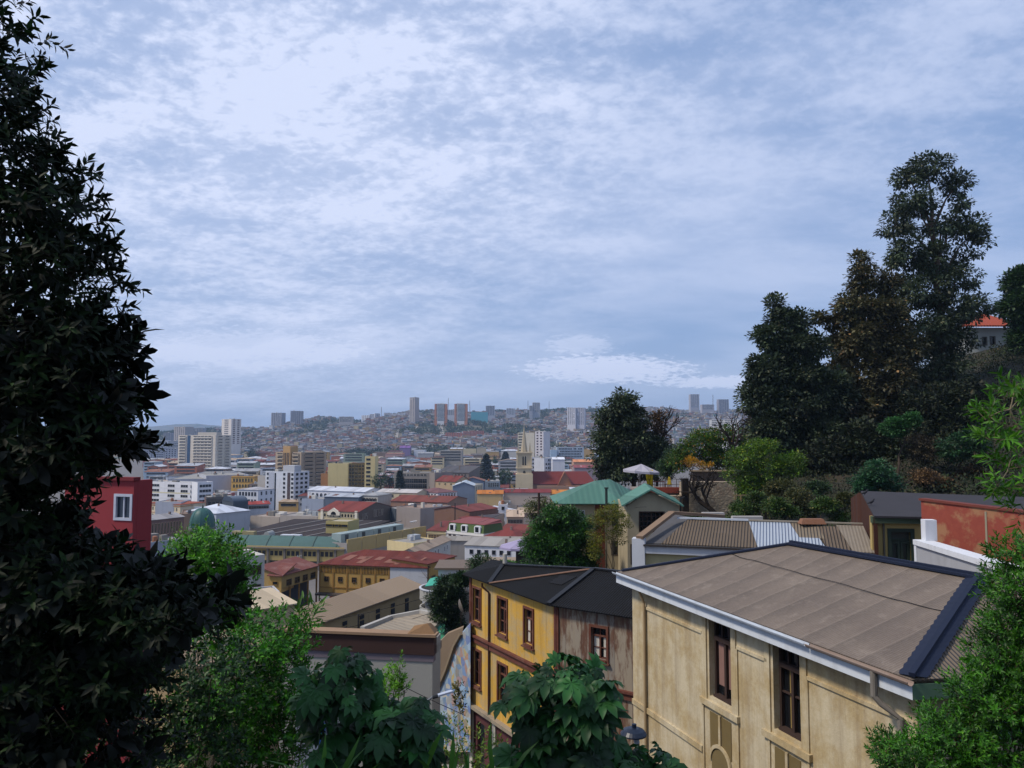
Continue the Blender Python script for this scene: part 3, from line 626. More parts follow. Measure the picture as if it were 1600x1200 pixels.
# --- yellow tower building
t_ = B('yellow_office_tower', 'blank pale yellow end wall block with glazed bays on its right side', 'office building', (514, 500), (545, 500), 724, 14, 'd2bf87', wins=[], ybase=770, clutter=1)
B('yellow_office_bays', 'dark glazed grid bays between the blank yellow wall and the yellow stair tower', 'office building', (545.5, 503), (571, 504), 724, 10, '6d5a34', wins=[w(5, 9, w=1.7, h=1.7, s='w', fc='b09a5c', sh=2.3, top=.8, x0=.0, x1=1)], ybase=770, clutter=0)
B('yellow_stair_tower', 'tall yellow stair tower with paired windows at the right end of the yellow offices', 'office building', (571, 500), (587, 500), 713, 12, 'd4c08a', wins=[w(1, 7, w=2.6, h=1.2, s='p', fc='7a6a48', sh=2.7, top=1.4, x0=.1, x1=.6)], ybase=770)
B('brown_annex', 'orange brown flat roofed annex left of the blank yellow wall', 'house', (503, 510), (514, 510), 740, 14, 'a1744e', ybase=770)
# --- white arcade etc.
B('white_arcade', 'long white building with round windows below the yellow offices', 'hall', (483, 440), (572, 425), 766, 18, 'd0d2da', ('gable', 'b4b8c2', 1.8), wins=[w(12, 1, w=1.7, h=2.2, s='a', fc='c0c4d0', top=1.4)], ybase=790)
B('grey_box_hall', 'dark blue grey windowless box hall in front of the white arcade', 'hall', (509, 400), (562, 395), 776, 16, '566070', ('gable', '9aa0aa', 1.0), ybase=800)
B('grey_box_hall', 'pale blue blank wall left of the dark blue grey hall', 'hall', (474, 405), (508, 402), 779, 14, '9aa2b2', ybase=800)
B('ornate_house', 'pale grey house with ornate windows right of the dark blue grey hall', 'house', (563, 400), (592, 396), 774, 14, 'b0aca4', ('hip', '8d8f92', 1.3), wins=[w(6, 1, w=1.6, h=1.6, s='a', fc='948c80', top=1.2)], ybase=795)
B('cream_house', 'low cream house with grey roof behind the long red roof', 'house', (590, 420), (652, 412), 769, 14, 'c4b79a', ('gable', 'aeaaa8', 1.4), wins=[w(9, 1, w=1.1, h=1.4)], ybase=785)
B('concrete_school', 'grey concrete building with dark open galleries', 'office building', (617, 480), (671, 478), 738, 16, '8d857c', wins=[w(9, 1, w=1.6, h=1.4, s='w', fc='c0b8ac', top=.8), w(7, 2, w=2.6, h=2.5, s='w', fc='7a7268', top=4, sh=3.2)], ybase=768)
B('concrete_end_block', 'blank grey concrete end of the gallery building', 'office building', (671.5, 477), (680, 474), 738, 16, '8a8078', ybase=768)
B('red_roof_house', 'house with bright red roof and small gable dormer right of the concrete galleries', 'house', (681, 470), (712, 462), 752, 16, 'b09878', ('gable', '6e332e', 3.2), wins=[w(3, 1, w=1.2, h=1.4, fc='d8c8a0', top=.6)], ybase=772)
B('skylight_hall', 'dark roofed hall with white slanted skylights', 'hall', (683, 520), (733, 510), 738, 16, '6f6762', ('mono', '4d4c50', 4), wins=[w(9, 1, w=1.2, h=1.6, top=.8, fc='8a8280')], ybase=765)
B('terrace_house', 'grey hotel like block with open concrete floors below the wooded slope', 'apartment block', (687, 1000), (722, 1000), 704, 25, '9a948c', wins=[w(1, 4, w=26, h=1.8, s='b', fc='a8a298', x0=0, x1=1, sh=3.4)], ybase=735)
B('white_villa', 'white building with dark veranda windows and maroon hipped roof', 'villa', (653, 430), (685, 418), 768, 14, 'cacbd2', ('hip', '6a4a4c', 2.0), wins=[w(6, 2, w=1.5, h=1.9, s='w', fc='d8d8dc', top=.6, sh=3.6), w(6, 2, f='r', w=1.2, h=1.7, fc='d8d8dc', top=.6, sh=3.6)], ybase=795)
B('blue_hall', 'blue grey gabled hall with white lower wall', 'hall', (708, 440), (742, 440), 760, 20, '6f7c90', ('gabley', 'a9b4c0', 2.4), ybase=790)
B('cream_pilaster_house', 'cream side with pilasters joined to the blue grey gabled hall', 'house', (742.5, 441), (755, 455), 758, 14, 'b8b09c', wins=[w(4, 1, w=.8, h=2.6, s='p', fc='a8a08c')], ybase=788)
B('orange_roof_house', 'long cream house with orange tiled roof left of the long red roof wall', 'house', (746, 420), (786, 420), 772, 14, 'c5a878', ('gable', 'ac6a30', 1.6), ybase=795)
B('long_red_roof', 'long pale wall with red roof in front of the church', 'house', (787, 425), (860, 425), 770, 12, 'b8a698', ('gable', '6e2e30', 1.6), ybase=795)
B('orange_roof_house', 'house with broken orange roof right of the long red roof before the church', 'house', (861, 425), (905, 425), 772, 14, 'c0a080', ('gable', 'b07030', 1.8), ybase=795)
B('ornate_ruin', 'grey blue gabled house behind the blue hall with brown roof', 'house', (720, 500), (757, 500), 752, 16, '6b7890', ('gabley', '7d5a50', 2.4), ybase=775)
B('iron_frame_house', 'grey open framed house beside the park trees', 'house', (758, 495), (781, 495), 752, 14, '77818c', wins=[w(6, 1, w=1.1, h=2.6, fc='a8b0b8')], ybase=778)
B('long_red_hall', 'long rust red gabled roof spanning above the brown painted wall', 'hall', (612, 395), (700, 385), 783, 26, '8a6a58', ('gable', '6e3a30', 2.2), ybase=800)
B('rusty_shed', 'shed with rusted orange brown sheet wall below the long red roof', 'shed', (659, 335), (690, 332), 794, 14, '7a4f3c', ('flat', '6a625c', 0), wmat=sheet('80503a', (1, 0, 0), .8, .6), ybase=820, clutter=1)
B('grey_stone_box', 'grey stained blank wall block right of the brown painted wall', 'warehouse', (621, 335), (658, 325), 791, 18, '8d8480', ('flat', '8a7466', 0), ybase=830, clutter=1)
B('dark_shed', 'narrow dark blue wall between the painted brown wall and grey stained block', 'shed', (607, 345), (620, 336), 792, 16, '3c4652', ('flat', '9a948e', 0), ybase=825)
# painted wall with graffiti letters
def letters(T, txt, x, z, h, mat, name='painted_letters'):
    """block capitals from strokes on the front wall"""
    S = {'P': [(0, 0, 0, 2), (0, 2, 1, 2), (1, 2, 1, 1), (0, 1, 1, 1)], 'S': [(1, 2, 0, 2), (0, 2, 0, 1), (0, 1, 1, 1), (1, 1, 1, 0), (1, 0, 0, 0)], 'T': [(.5, 0, .5, 2), (0, 2, 1, 2)], 'I': [(.5, 0, .5, 2)],
         'O': [(0, 0, 0, 2), (0, 2, 1, 2), (1, 2, 1, 0), (1, 0, 0, 0)], 'C': [(1, 2, 0, 2), (0, 2, 0, 0), (0, 0, 1, 0)], 'E': [(0, 0, 0, 2), (0, 2, 1, 2), (0, 1, .8, 1), (0, 0, 1, 0)], 'N': [(0, 0, 0, 2), (0, 2, 1, 0), (1, 0, 1, 2)], 'R': [(0, 0, 0, 2), (0, 2, 1, 2), (1, 2, 1, 1), (0, 1, 1, 1), (.3, 1, 1, 0)], 'J': [(1, 2, 1, 0), (1, 0, 0, 0), (0, 0, 0, .5)]}
    b = MB(); p = x
    for c in txt:
        if c == ' ': p += h * .5; continue
        for (a, c_, d, e) in S[c]:
            b.beam((p + a * h * .42, -.06, z + c_ * h / 2), (p + d * h * .42, -.06, z + e * h / 2), .05, h * .13, up=(0, 1, 0))
        p += h * .68
    b.build(name, mat, T)
t_ = B('pediment_hall', 'red roofed cream hall with white arched pediment and brown side wall with faded painted letters', 'hall', (500, 325), (562, 318), 798, 27, 'cabb9a', ('gable', '70342e', 3.0), wins=[w(12, 1, w=.9, h=1.3, s='p', fc='d8ccb0', top=.9)], ybase=830)
W_, H_, D_ = t_['_w'], t_['_h'], t_['_d']; b = MB(); b.hexa([(W_ + .01, 0, 0), (W_ + .01, D_, 0), (W_ + .01, D_, H_), (W_ + .01, D_ / 2, H_ + 2.9), (W_ + .01, 0, H_)], [(W_ + .14, 0, 0), (W_ + .14, D_, 0), (W_ + .14, D_, H_), (W_ + .14, D_ / 2, H_ + 2.9), (W_ + .14, 0, H_)]); b.build('side_wall', plaster('60534a', .4, .4), t_)
for txt_, fx_, z_, h_ in (('ITS', .1, H_ - 3.2, 2.3), ('OCEN', .44, H_ - 3.0, 2.9)):
    letters(t_, txt_, D_ * fx_, z_, h_, flat('b8aca0')); o_ = [o for o in t_.children if o.name.startswith('painted_letters')][-1]; o_.rotation_euler = (0, 0, R(90)); o_.location = (W_ + .14, 0, 0)
b = MB(); c_ = t_['_w'] * .4
b.hexa([(c_ - 3, .1, t_['_h'] - 1.6), (c_ + 3, .1, t_['_h'] - 1.6), (c_ + 3, .1, t_['_h'] - .3), (c_, .1, t_['_h'] + 1.5), (c_ - 3, .1, t_['_h'] - .3)], [(c_ - 3, -.5, t_['_h'] - 1.6), (c_ + 3, -.5, t_['_h'] - 1.6), (c_ + 3, -.5, t_['_h'] - .3), (c_, -.5, t_['_h'] + 1.5), (c_ - 3, -.5, t_['_h'] - .3)]); b.build('pediment', flat('ddd6c6'), t_)
b = MB(); b.hexa([(c_ + math.cos(a) * 1.3, -.5, t_['_h'] - 1.3 + math.sin(a) * 1.3) for a in np.linspace(0, math.pi, 8)][::-1], [(c_ + math.cos(a) * 1.3, -.6, t_['_h'] - 1.3 + math.sin(a) * 1.3) for a in np.linspace(0, math.pi, 8)][::-1]); b.build('window', GL, t_)
for x_ in (.1, .95): MB().box(t_['_w'] * x_ - .6, -.3, 0, t_['_w'] * x_ + .6, .2, t_['_h'] + .5).build('pilaster', flat('ddd6c6'), t_)
# brown wall + white end, mansard row
B('brown_side_house', 'long brown corrugated wall under a red roof left of a white end wall', 'warehouse', (734, 300), (778, 315), 800, 18, '6d5448', ('gable', '6c3834', 1.6), wmat=sheet('77594a', (1, 0, 0), .9, .3), ybase=830)
B('grey_side_house', 'grey plaster gable end beside the brown corrugated wall', 'house', (701, 310), (733.5, 300), 803, 18, '9a9494', ('flat', 'a04a44', 0), wins=[w(3, 1, w=1, h=1.3, s='p', top=2)], ybase=828)
B('white_end_house', 'white house end with three stacked windows right of the brown corrugated wall', 'house', (779, 330), (793, 330), 788, 16, 'cfd0d8', ('flat', 'b4a89c', 0), wins=[w(1, 3, w=1.1, h=1.3, s='p', sh=3.1)], ybase=830)
B('beige_house', 'beige house with flat roof terraces right of the white stacked windows', 'house', (792, 300), (818, 300), 808, 14, 'b3a086', ('mono', 'b09a86', 1.4), wins=[w(5, 1, w=1.0, h=1.3)], ybase=835)
t_ = B('mansard_house', 'white house with green mansard roof, red top and three white dormers', 'house', (698, 280), (756, 270), 829, 12, 'cfcdca', ('flat', '8a8a84', 0), wins=[w(2, 2, w=1.1, h=1.7, s='w', fc='7c6a66', x0=.05, x1=.29, top=1.2, sh=3.4), w(2, 2, w=1.1, h=1.7, s='w', fc='7c6a66', x0=.37, x1=.61, top=1.2, sh=3.4), w(2, 2, w=1.1, h=1.7, s='w', fc='7c6a66', x0=.7, x1=.94, top=1.2, sh=3.4)], cornice='c8c4c0', ybase=870, clutter=0)
Wd_, H_, Dp_ = t_['_w'], t_['_h'], t_['_d']
MB().hexa([(0.2, .2, H_ - .3), (Wd_ - .2, .2, H_ - .3), (Wd_ - .2, Dp_, H_ - .3), (.2, Dp_, H_ - .3)], [(.6, 1.1, H_ + 3.0), (Wd_ - .6, 1.1, H_ + 3.0), (Wd_ - .6, Dp_ - 1, H_ + 3.0), (.6, Dp_ - 1, H_ + 3.0)]).build('mansard', plaster('4a5e2c', .4, .8), t_)
b = MB(); b.hexa([(.3, .9, H_ + 3.0), (Wd_ - .3, .9, H_ + 3.0), (Wd_ - .3, Dp_ - .6, H_ + 3.0), (.3, Dp_ - .6, H_ + 3.0)], [(.5, 1.3, H_ + 3.15), (Wd_ - .5, 1.3, H_ + 3.15), (Wd_ - 1, Dp_ - .6, H_ + 4.0), (1, Dp_ - .6, H_ + 4.0)]); b.build('roof_top', sheet('82403a', (1, 0, 0), .8, .3), t_)
for k, x_ in enumerate((.16, .48, .83)):
    b = MB(); c_ = Wd_ * x_; pts = [(c_ - 1.35, 0), (c_ + 1.35, 0), (c_ + 1.35, 2.1), (c_ + .9, 2.5), (c_ - .9, 2.5), (c_ - 1.35, 2.1)]
    b.hexa([(x, 1.6, H_ + .1 + z) for x, z in pts], [(x, .05, H_ + .1 + z) for x, z in pts]); d_ = b.build('dormer', flat('d8d8dc'), t_)
    for s_ in (-.62, .12): MB().box(c_ + s_ - .25, -.0, H_ + .45, c_ + s_ + .55, .045, H_ + 2.2).build('pane', GL, d_)
B('cream_row_house', 'cream house with red roof left of the green mansard house', 'house', (669, 283), (697.5, 280), 829, 12, 'd0bf96', ('mono', '683430', 2.2), wins=[w(6, 2, w=.9, h=1.7, s='w', fc='a88c68', top=1.4)], cornice='c8b890', ybase=865)
B('yellow_row_house', 'orange yellow house with maroon roof right of the green mansard house', 'house', (758, 268), (809, 262), 838, 13, 'b08c4a', ('hip', '6e332f', 2.6), wins=[w(6, 2, w=1.1, h=1.9, s='w', fc='6e4a34', top=.5, sh=3.2)], ybase=880)
B('red_party_wall', 'grey green party wall rising right of the green mansard roof', 'house', (756.5, 290), (772, 300), 815, 10, '76786c', ('mono', '703630', 1), ybase=850)
B('red_roofs', 'low house with patchy red roof behind the orange yellow house', 'house', (780, 290), (830, 285), 829, 16, 'a5805e', ('gable', '6a3630', 1.6), ybase=850)
# white courtyard
B('white_courtyard_wing', 'long white low wing with small windows in front of the mansard house', 'hall', (727, 236), (806, 232), 852, 9, 'd3d5db', ('mono', '8e8a86', 1.2), wins=[w(6, 1, w=1.1, h=1.3, s='p', fc='9a9ca4', top=1.2)], ybase=895)
B('tan_roof_wing', 'tan roofed narrow wing pointing toward the white courtyard', 'hall', (655, 205), (705, 232), 866, 5, 'b7b4ae', ('gable', '8f7f70', 1.3), wins=[w(9, 1, w=.7, h=1.3, s='p', fc='d0d0d4')], ybase=900)
B('cream_courtyard_wing', 'cream low block with one dark door behind the tan roofed wing', 'hall', (648, 245), (690, 255), 849, 12, 'cdbb8e', ('flat', '8a8680', 0), wins=[w(3, 1, w=1.2, h=1.6, s='p', fc='a8946a', top=1.2)], ybase=880)
B('grey_long_roof', 'long thin grey roof edge running in front of the mansard row', 'hall', (690, 258), (830, 256), 845, 5, '8f8984', ('mono', '85807a', .8), ybase=880)
# --- mall with teal roof and dome
A0, A1 = (335, 259), (541, 252)
t_ = B('market_hall', 'long ochre market hall with grey piers and sloping teal metal roof', 'market hall', A0, A1, 851, 60, 'a8935c', ('flat', '5a4f4c', 0), wins=[], ybase=905, clutter=5)
Wd_, H_, Dp_ = t_['_w'], t_['_h'], t_['_d']
b = MB(); n_ = 8
for k in range(n_):
    x = Wd_ * (k + .5) / n_ - .35; b.box(x, -.5, 0, x + .7, .0, H_ - .4)
b.build('pier', plaster('6f675f', .3), t_)
for k in range(n_ - 1):
    for q in range(3):
        x = Wd_ * (k + .5) / n_ + .7 + q * (Wd_ / n_ - 1.2) / 3; MB().box(x, -.06, H_ - 3.0, x + (Wd_ / n_ - 1.2) / 3 - .45, .05, H_ - 1.5).build('window', flat('241f1c', .5), t_)
    x = Wd_ * (k + .5) / n_ + .6; MB().box(x, -.08, H_ - 8, x + Wd_ / n_ - 1.1, .05, H_ - 4.6).build('shopfront', glass('1c2422', .25), t_)
MB().box(-.4, -.9, H_ - .7, Wd_ + .4, 1.2, H_ - .3).build('cornice', flat('7d7464'), t_)
b = MB(); pr = [(0.2, H_ - .2), (1.3, H_ + .9), (2.6, H_ + 1.9), (4.2, H_ + 2.9), (4.6, H_ - .2)]
b.hexa([(2, y, z) for y, z in pr], [(Wd_ - 2, y, z) for y, z in pr]); sl = b.build('sloping_roof', flat('46625f', .8, 0, .25, .3), t_)
for k in range(6):
    x = 3 + (Wd_ - 6) * k / 5; b = MB()
    for (y0, z0), (y1, z1) in zip(pr[:-2], pr[1:-1]): b.beam((x, y0, z0 + .05), (x, y1, z1 + .05), .3, .3)
    b.build('roof_rib', flat('3f5550'), sl)
b = MB()
MB().box(3, 4.7, H_ - .5, Wd_ - 3, Dp_ - 2, H_ + 2.4).build('upper_roof', sheet('322a29', (1, 0, 0), 1.5, .5, '4a3c36', 1, bump=.05, big=.06, panel=9, ln=.05), t_)
for k in range(5):
    x = Wd_ * (.15 + .17 * k); MB().beam((x, 6, H_ + 2.5), (x + 10, Dp_ - 4, H_ + 2.5), .5, .3).build('roof_seam', flat('8b857f'), t_)
MB().box(Wd_ * .47, 5.5, H_ + 2.3, Wd_ * .62, 7.5, H_ + 3.0).build('skylight', flat('c5cad2', .4), t_)
MB().box(Wd_ * .1, 5.0, H_ + 2.3, Wd_ * .27, 7.2, H_ + 3.9).build('roof_pavilion', flat('9a8f68'), t_)
b = MB(); pr2 = [(math.cos(a) * 1.2, math.sin(a) * 1.8) for a in np.linspace(0, math.pi, 9)]
b.hexa([(Wd_ * .37 + x, 4.9, H_ + 2.2 + z) for x, z in pr2], [(Wd_ * .37 + x, 9, H_ + 2.2 + z) for x, z in pr2]); b.build('vault_skylight', flat('9a9c98'), t_)
# dome on a drum
p = at(316, 823, 275); T = thing('domed_rotunda', 'ribbed teal dome on a round drum at the corner of the market hall', 'dome', (p.x, p.y, 4))
MB().lathe([(4.0, 0), (4.0, p.z - 4 - 1), (4.6, p.z - 4 - .9), (4.6, p.z - 4 - .2), (4.1, p.z - 4)], seg=24).build('drum', plaster('5d6660', .3), T)
pf = [(4.35 * math.cos(a) ** .8 if a < 1.5 else .15, (p.z - 4) + 6.6 * math.sin(a)) for a in np.linspace(0, 1.5, 12)]; MB().lathe(pf, seg=24).build('dome', flat('2f5854', .5, 0, .3, .5), T, smooth=True)
b = MB()
for k in range(8):
    a = k * math.pi / 4 + .2; b.tube([(r_ * math.cos(a) * 1.01, r_ * math.sin(a) * 1.01, z) for r_, z in pf], .1, 5)
b.build('rib', flat('3c6a64', .5), T); MB().lathe([(.3, 0), (.35, .5), (.05, 1.3)], (0, 0, p.z - 4 + 6.5), 8).build('finial', flat('3c4a48'), T)
B('curved_white_roof', 'hall with pale curved roof right of the dome', 'hall', (342, 330), (394, 345), 803, 20, '9fa6b2', ('hip', 'b6bcc8', 3.0), ybase=820)
B('brown_flat_hall', 'brown flat roofed hall behind the dome', 'hall', (288, 330), (341, 335), 803, 20, '8a6f58', ('flat', '7a6658', 0), ybase=835)
B('tan_roof_hall', 'tan flat roof block behind the market hall with white boxes on it', 'hall', (395, 350), (440, 345), 806, 22, 'a89c90', ('flat', '9d9086', 0), ybase=820, clutter=5)
B('tan_roof_hall', 'pale grey roof with white vents left of the pediment hall', 'hall', (441, 345), (499, 340), 805, 22, 'a39a92', ('flat', '8f8a86', 0), ybase=820, clutter=9)
# stair house and parapet wing of the market
B('yellow_roof_house', 'yellow roof house with flat slab and dark openings on top of the market', 'hall', (512, 270), (546, 268), 814, 9, 'a39662', ('flat', 'a29a86', 0), wins=[w(3, 1, w=3.2, h=.8, s='p', fc='8a7838', top=1.1)], ybase=850, clutter=0)
t_ = B('parapet_wing', 'long wing with tan panelled parapet and grey lower wall', 'market hall', (545, 251.5), (667, 289), 849, 12, '8e8a88', ('flat', '8e8980', 0), ybase=900, clutter=0)
Wd_, H_, Dp_ = t_['_w'], t_['_h'], t_['_d']
for k in range(6):
    x = Wd_ * k / 6; MB().box(x + .15, -.15, H_ - 3.3, x + Wd_ / 6 - .15, .3, H_ + 1.2).build('parapet_panel', plaster('a59262', .25), t_)
for k in range(4):
    x = 1 + (Wd_ - 8) * k / 4.2; MB().box(x, 3.5, H_ - .4, x + Wd_ / 5.4, 7.5, H_ + 2.6).build('plant_room', flat('8c9c9c', .45, 0, .2, .8), t_)
    MB().box(x + 2, 3.4, H_, x + 3.6, 3.49, H_ + 2.2).build('louvre', flat('3b4246'), t_)
for k in range(3): MB().lathe([(.05, 0), (.5, .25), (.7, .6)], (Wd_ * .93 + k * 1.2 - 2, 3, H_ + 2.6), 10).build('satellite_dish', flat('d8d8dc'), t_)
# --- school with red roof
SCH = 'wings of the yellow school'
t_ = B('school_wing', 'yellow boarded school wing with slatted top windows and patched red roof', 'school', (504, 152), (669, 147.5), 882, 13, 'ab8848', ('hip', '5f2d27', 2.0), wins=[w(5, 1, w=.8, h=.8, s='w', fc='5a4428', top=2.3, x0=.0, x1=.655)], group=SCH, clutter=0, ybase=925, rmat=sheet('5f2d27', (1, 0, 0), .45, .75, '8c5a4a', .95, bump=.15, big=.3, ln=.1, panel=1.1), zb=zpx(921, 150))
Wd_, H_ = t_['_w'], t_['_h']
Wd0_ = Wd_; Wd_ = Wd_ * .655
MB().box(Wd_ + .2, -.1, -5.5, Wd0_ + .05, .2, H_ + .1).build('end_wall', plaster('b4b6bc', .3), t_)
for k in range(5):
    MB().box(Wd_ * (k + .08) / 5, -.04, H_ - 1.5, Wd_ * (k + .92) / 5, .03, H_ - .25).build('louvre_window', flat('2e241a', .5), t_)
    b = MB()
    for q in range(9): x = Wd_ * (k + .08 + .84 * q / 8) / 5; b.box(x - .06, -.09, H_ - 1.5, x + .06, -.041, H_ - .25)
    b.build('slat', flat('a8803a'), t_)
b = MB()
for k in range(6): x = Wd_ * k / 5; b.box(x - .12, -.12, -4.5, x + .12, 0, H_ - .1)
b.box(0, -.1, .9, Wd_, -.01, 1.1); b.build('post', flat('8e6a34'), t_)
for x0_, y0_, w_, l_ in ((.17, .5, 1.6, 2.2), (.3, .62, 2.2, 1.2), (.33, .2, 1.2, 3.0), (.47, .6, 1.4, 1.4), (.58, .35, 3.2, 1.6), (.68, .2, .9, 3.4), (.86, .3, .5, 3)):
    x_ = Wd0_ * x0_; q_ = [(x_ + k_ * .45 * l_ + e_ * w_, -.35 + (y0_ * 4 + k_ * l_)) for k_, e_ in ((0, 0), (0, 1), (1, 1), (1, 0))]; z_ = lambda y: H_ + .2 + (y + .35) * 2.0 / 6.85
    MB().hexa([(x, y, z_(y)) for x, y in q_], [(x, y, z_(y) + .03) for x, y in q_]).build('roof_patch', flat('80584c', .95), t_)
MB().box(-.2, -1.6, -.35, Wd_ + .1, .0, .0).build('veranda_roof', flat('4a423e'), t_)
MB().box(0, 4.5, -6, Wd_, 10, 0).build('lower_wall', plaster('6a3a2c', .4), t_)
B('school_side_wing', 'yellow side wing right of the blank grey end block', 'school', (669.5, 147.5), (712, 157), 882, 8, 'b7924e', ('mono', '5f2d27', .5), wins=[w(3, 1, w=1.4, h=.8, s='p', fc='8a6c38', top=2.4)], group=SCH, clutter=0, ybase=920)
t_ = B('school_left_wing', 'ochre school wing with four barred windows and weathered red roof, left', 'school', (445.3, 141.5), (500.5, 152), 900, 5, '9f8450', ('mono', '97504a', 1.4), wins=[w(4, 1, w=1.3, h=.9, s='w', fc='4a3a26', top=1.0, x0=.08, x1=.97)], group=SCH, clutter=0, zb=zpx(921, 141), rmat=sheet('6e423c', (1, 0, 0), .45, .8, '9a8078', .95, bump=.15, big=.4, ln=.1))
b = MB(); Wd_ = t_['_w']; b.box(0, 2.2, -7, Wd_, 4.6, 0)
b.build('lower_wall', plaster('3f4654', .4), t_)
b = MB()
for k in range(5): x = Wd_ * k / 4; b.box(x - .12, .1, -7, x + .12, .35, 0)
b.build('post', flat('8e6a34'), t_)
B('school_left_end', 'yellow plank end of the left school wing with one small window', 'school', (426.5, 141.8), (445, 141.4), 900, 5, 'b08c4c', ('mono', '97504a', 1.4), wins=[w(1, 1, w=.9, h=.5, s='p', fc='8a6a30', top=1.0)], group=SCH, clutter=0, zb=zpx(927, 141), rmat=sheet('6e423c', (1, 0, 0), .45, .8, '9a8078', .95, bump=.15, big=.4, ln=.1))
B('white_office', 'white low building with two rows of wide dark windows behind the bright green bush', 'office building', (345, 122), (418.5, 127), 874, 6, 'b9b8b4', ('flat', 'c0bfba', 0), wins=[w(3, 2, w=2.0, h=1.5, s='p', fc='8a8884', top=1.6, sh=3.1)], zb=2, clutter=1)
B('grey_low_shed', 'pale grey flat roofed shed below the left school wing', 'shed', (394, 110), (443, 112), 929, 5, 'a9a8aa', ('flat', '9b9895', 0), zb=5, clutter=0)
B('tan_flat_roof', 'pale tan flat roof just above the tree tops left of the long tan roof', 'shed', (392, 84), (466, 88), 957, 6, 'b8a888', ('mono', 'b3a48c', .8), zb=10, clutter=0)
# long tan-roofed building seen from its gable
def world_building(name, label, cat, eave, ridge, base_z, wallc, roofm, wins=()):
    pass
T = thing('chapel_hall', 'long tan roofed hall with narrow dark windows along its right wall', 'hall', tuple(at(560, 1000, 90)))
ze = 27.7; zr = 28.9
c1 = Vector((-13.2, 115, ze)); dirv = Vector((-10.8, -25, 0)).normalized(); per = Vector((dirv.y, -dirv.x, 0))
wd = 7.3; Lh = 44
e0 = c1; e1 = c1 + dirv * Lh; r0 = c1 + per * wd / 2; r0.z = zr; r1 = r0 + dirv * Lh; f0 = c1 + per * wd; f1 = f0 + dirv * Lh
b = MB(); th = Vector((0, 0, .15)); ov = per * -.4
b.hexa([e0 + ov, r0, r1, e1 + ov], [e0 + ov + th, r0 + th, r1 + th, e1 + ov + th]); b.hexa([r0, f0, f1, r1], [r0 + th, f0 + th, f1 + th, r1 + th])
b.build('roof', sheet('8f7d68', tuple(dirv), .5, .35, '6d5f50', .8, bump=.2, big=.1, panel=4), T, off=W(T))
b = MB(); g0 = 8
b.hexa([(e0.x, e0.y, g0), (e1.x, e1.y, g0), (f1.x, f1.y, g0), (f0.x, f0.y, g0)], [(e0.x, e0.y, ze - .02), (e1.x, e1.y, ze - .02), (f1.x, f1.y, ze - .02), (f0.x, f0.y, ze - .02)])
b.face([e0, f0, r0 - Vector((0, 0, .05))]); b.build('wall', plaster('a28c66', .35, .4), T, off=W(T))
for k in range(8):
    q = e0 + dirv * (4 + k * 3.7) - per * .03; b = MB()
    for s_, z0_, z1_ in ((0, ze - 3.3, ze - 1.5), (0, ze - 1.3, ze - .8)):
        a_ = q + dirv * (s_); c_ = a_ + dirv * .9
        b.hexa([(a_.x, a_.y, z0_), (c_.x, c_.y, z0_), (c_.x - per.x * .06, c_.y - per.y * .06, z0_), (a_.x - per.x * .06, a_.y - per.y * .06, z0_)][::-1], [(a_.x, a_.y, z1_), (c_.x, c_.y, z1_), (c_.x - per.x * .06, c_.y - per.y * .06, z1_), (a_.x - per.x * .06, a_.y - per.y * .06, z1_)][::-1])
    b.build('window', flat('1e2430', .3), T, off=W(T))
# ================================================================== church with spire
p = at(824.5, 765, 540); T = thing('church', 'stone church with spired bell tower and long red roof in the middle distance', 'church', (p.x - 4.6, p.y, 4))
u_ = 540 / 1200; TW = 22 * u_; zt_ = lambda py: zpx(py, 540) - 4
st = plaster('c9b898', .35, .4, .35, stc='8d7c64', bump=0); b = MB()
b.box(-1, -1, 0, TW + 1, TW + 1, zt_(741)); b.box(-.2, -.2, zt_(741), TW + .2, TW + .2, zt_(731)); b.box(.5, .5, zt_(731), TW - .5, TW - .5, zt_(707))
for z in (741, 731, 707): b.box(-.9, -.9, zt_(z) - .5, TW + .9, TW + .9, zt_(z) + .3)
for x, y in ((0, 0), (TW, 0), (TW, TW), (0, TW)): b.box(x - .5, y - .5, zt_(731), x + .5, y + .5, zt_(707) + 1)
tw = b.build('bell_tower', st, T); tw.location = (-TW / 2 + 2.2, 0, 0); ox = -TW / 2 + 2.2
b = MB(); c_ = TW / 2; n_ = 8; r_ = TW * .27
b.hexa([(c_ + r_ * math.cos(k * math.pi / 4 + .39), c_ + r_ * math.sin(k * math.pi / 4 + .39), zt_(707)) for k in range(8)], [(c_ + .2 * math.cos(k * math.pi / 4 + .39), c_ + .2 * math.sin(k * math.pi / 4 + .39), zt_(667)) for k in range(8)])
b.beam((c_, c_, zt_(668)), (c_, c_, zt_(659)), .25, .25); b.beam((c_ - .8, c_, zt_(662)), (c_ + .8, c_, zt_(662)), .22, .22)
sp_ = b.build('spire', plaster('a39780', .4, .5), T); sp_.location = (ox, 0, 0)
for x, y in ((.8, .8), (TW - .8, .8), (TW - .8, TW - .8), (.8, TW - .8)):
    o = MB().hexa([(x - .7, y - .7, zt_(707)), (x + .7, y - .7, zt_(707)), (x + .7, y + .7, zt_(707)), (x - .7, y + .7, zt_(707))], [(x - .08, y - .08, zt_(692)), (x + .08, y - .08, zt_(692)), (x + .08, y + .08, zt_(692)), (x - .08, y + .08, zt_(692))]).build('pinnacle', plaster('a39780', .4, .5), T); o.location = (ox, 0, 0)
for x in (c_ - 1.3, c_ + .3):
    b = MB(); pts = [(x, zt_(727)), (x + 1.1, zt_(727)), (x + 1.1, zt_(715)), (x + .55, zt_(712)), (x, zt_(715))]
    b.hexa([(a, .55, z) for a, z in pts][::1], [(a, .42, z) for a, z in pts]); o = b.build('belfry_opening', flat('3a3128'), T); o.location = (ox, 0, 0)
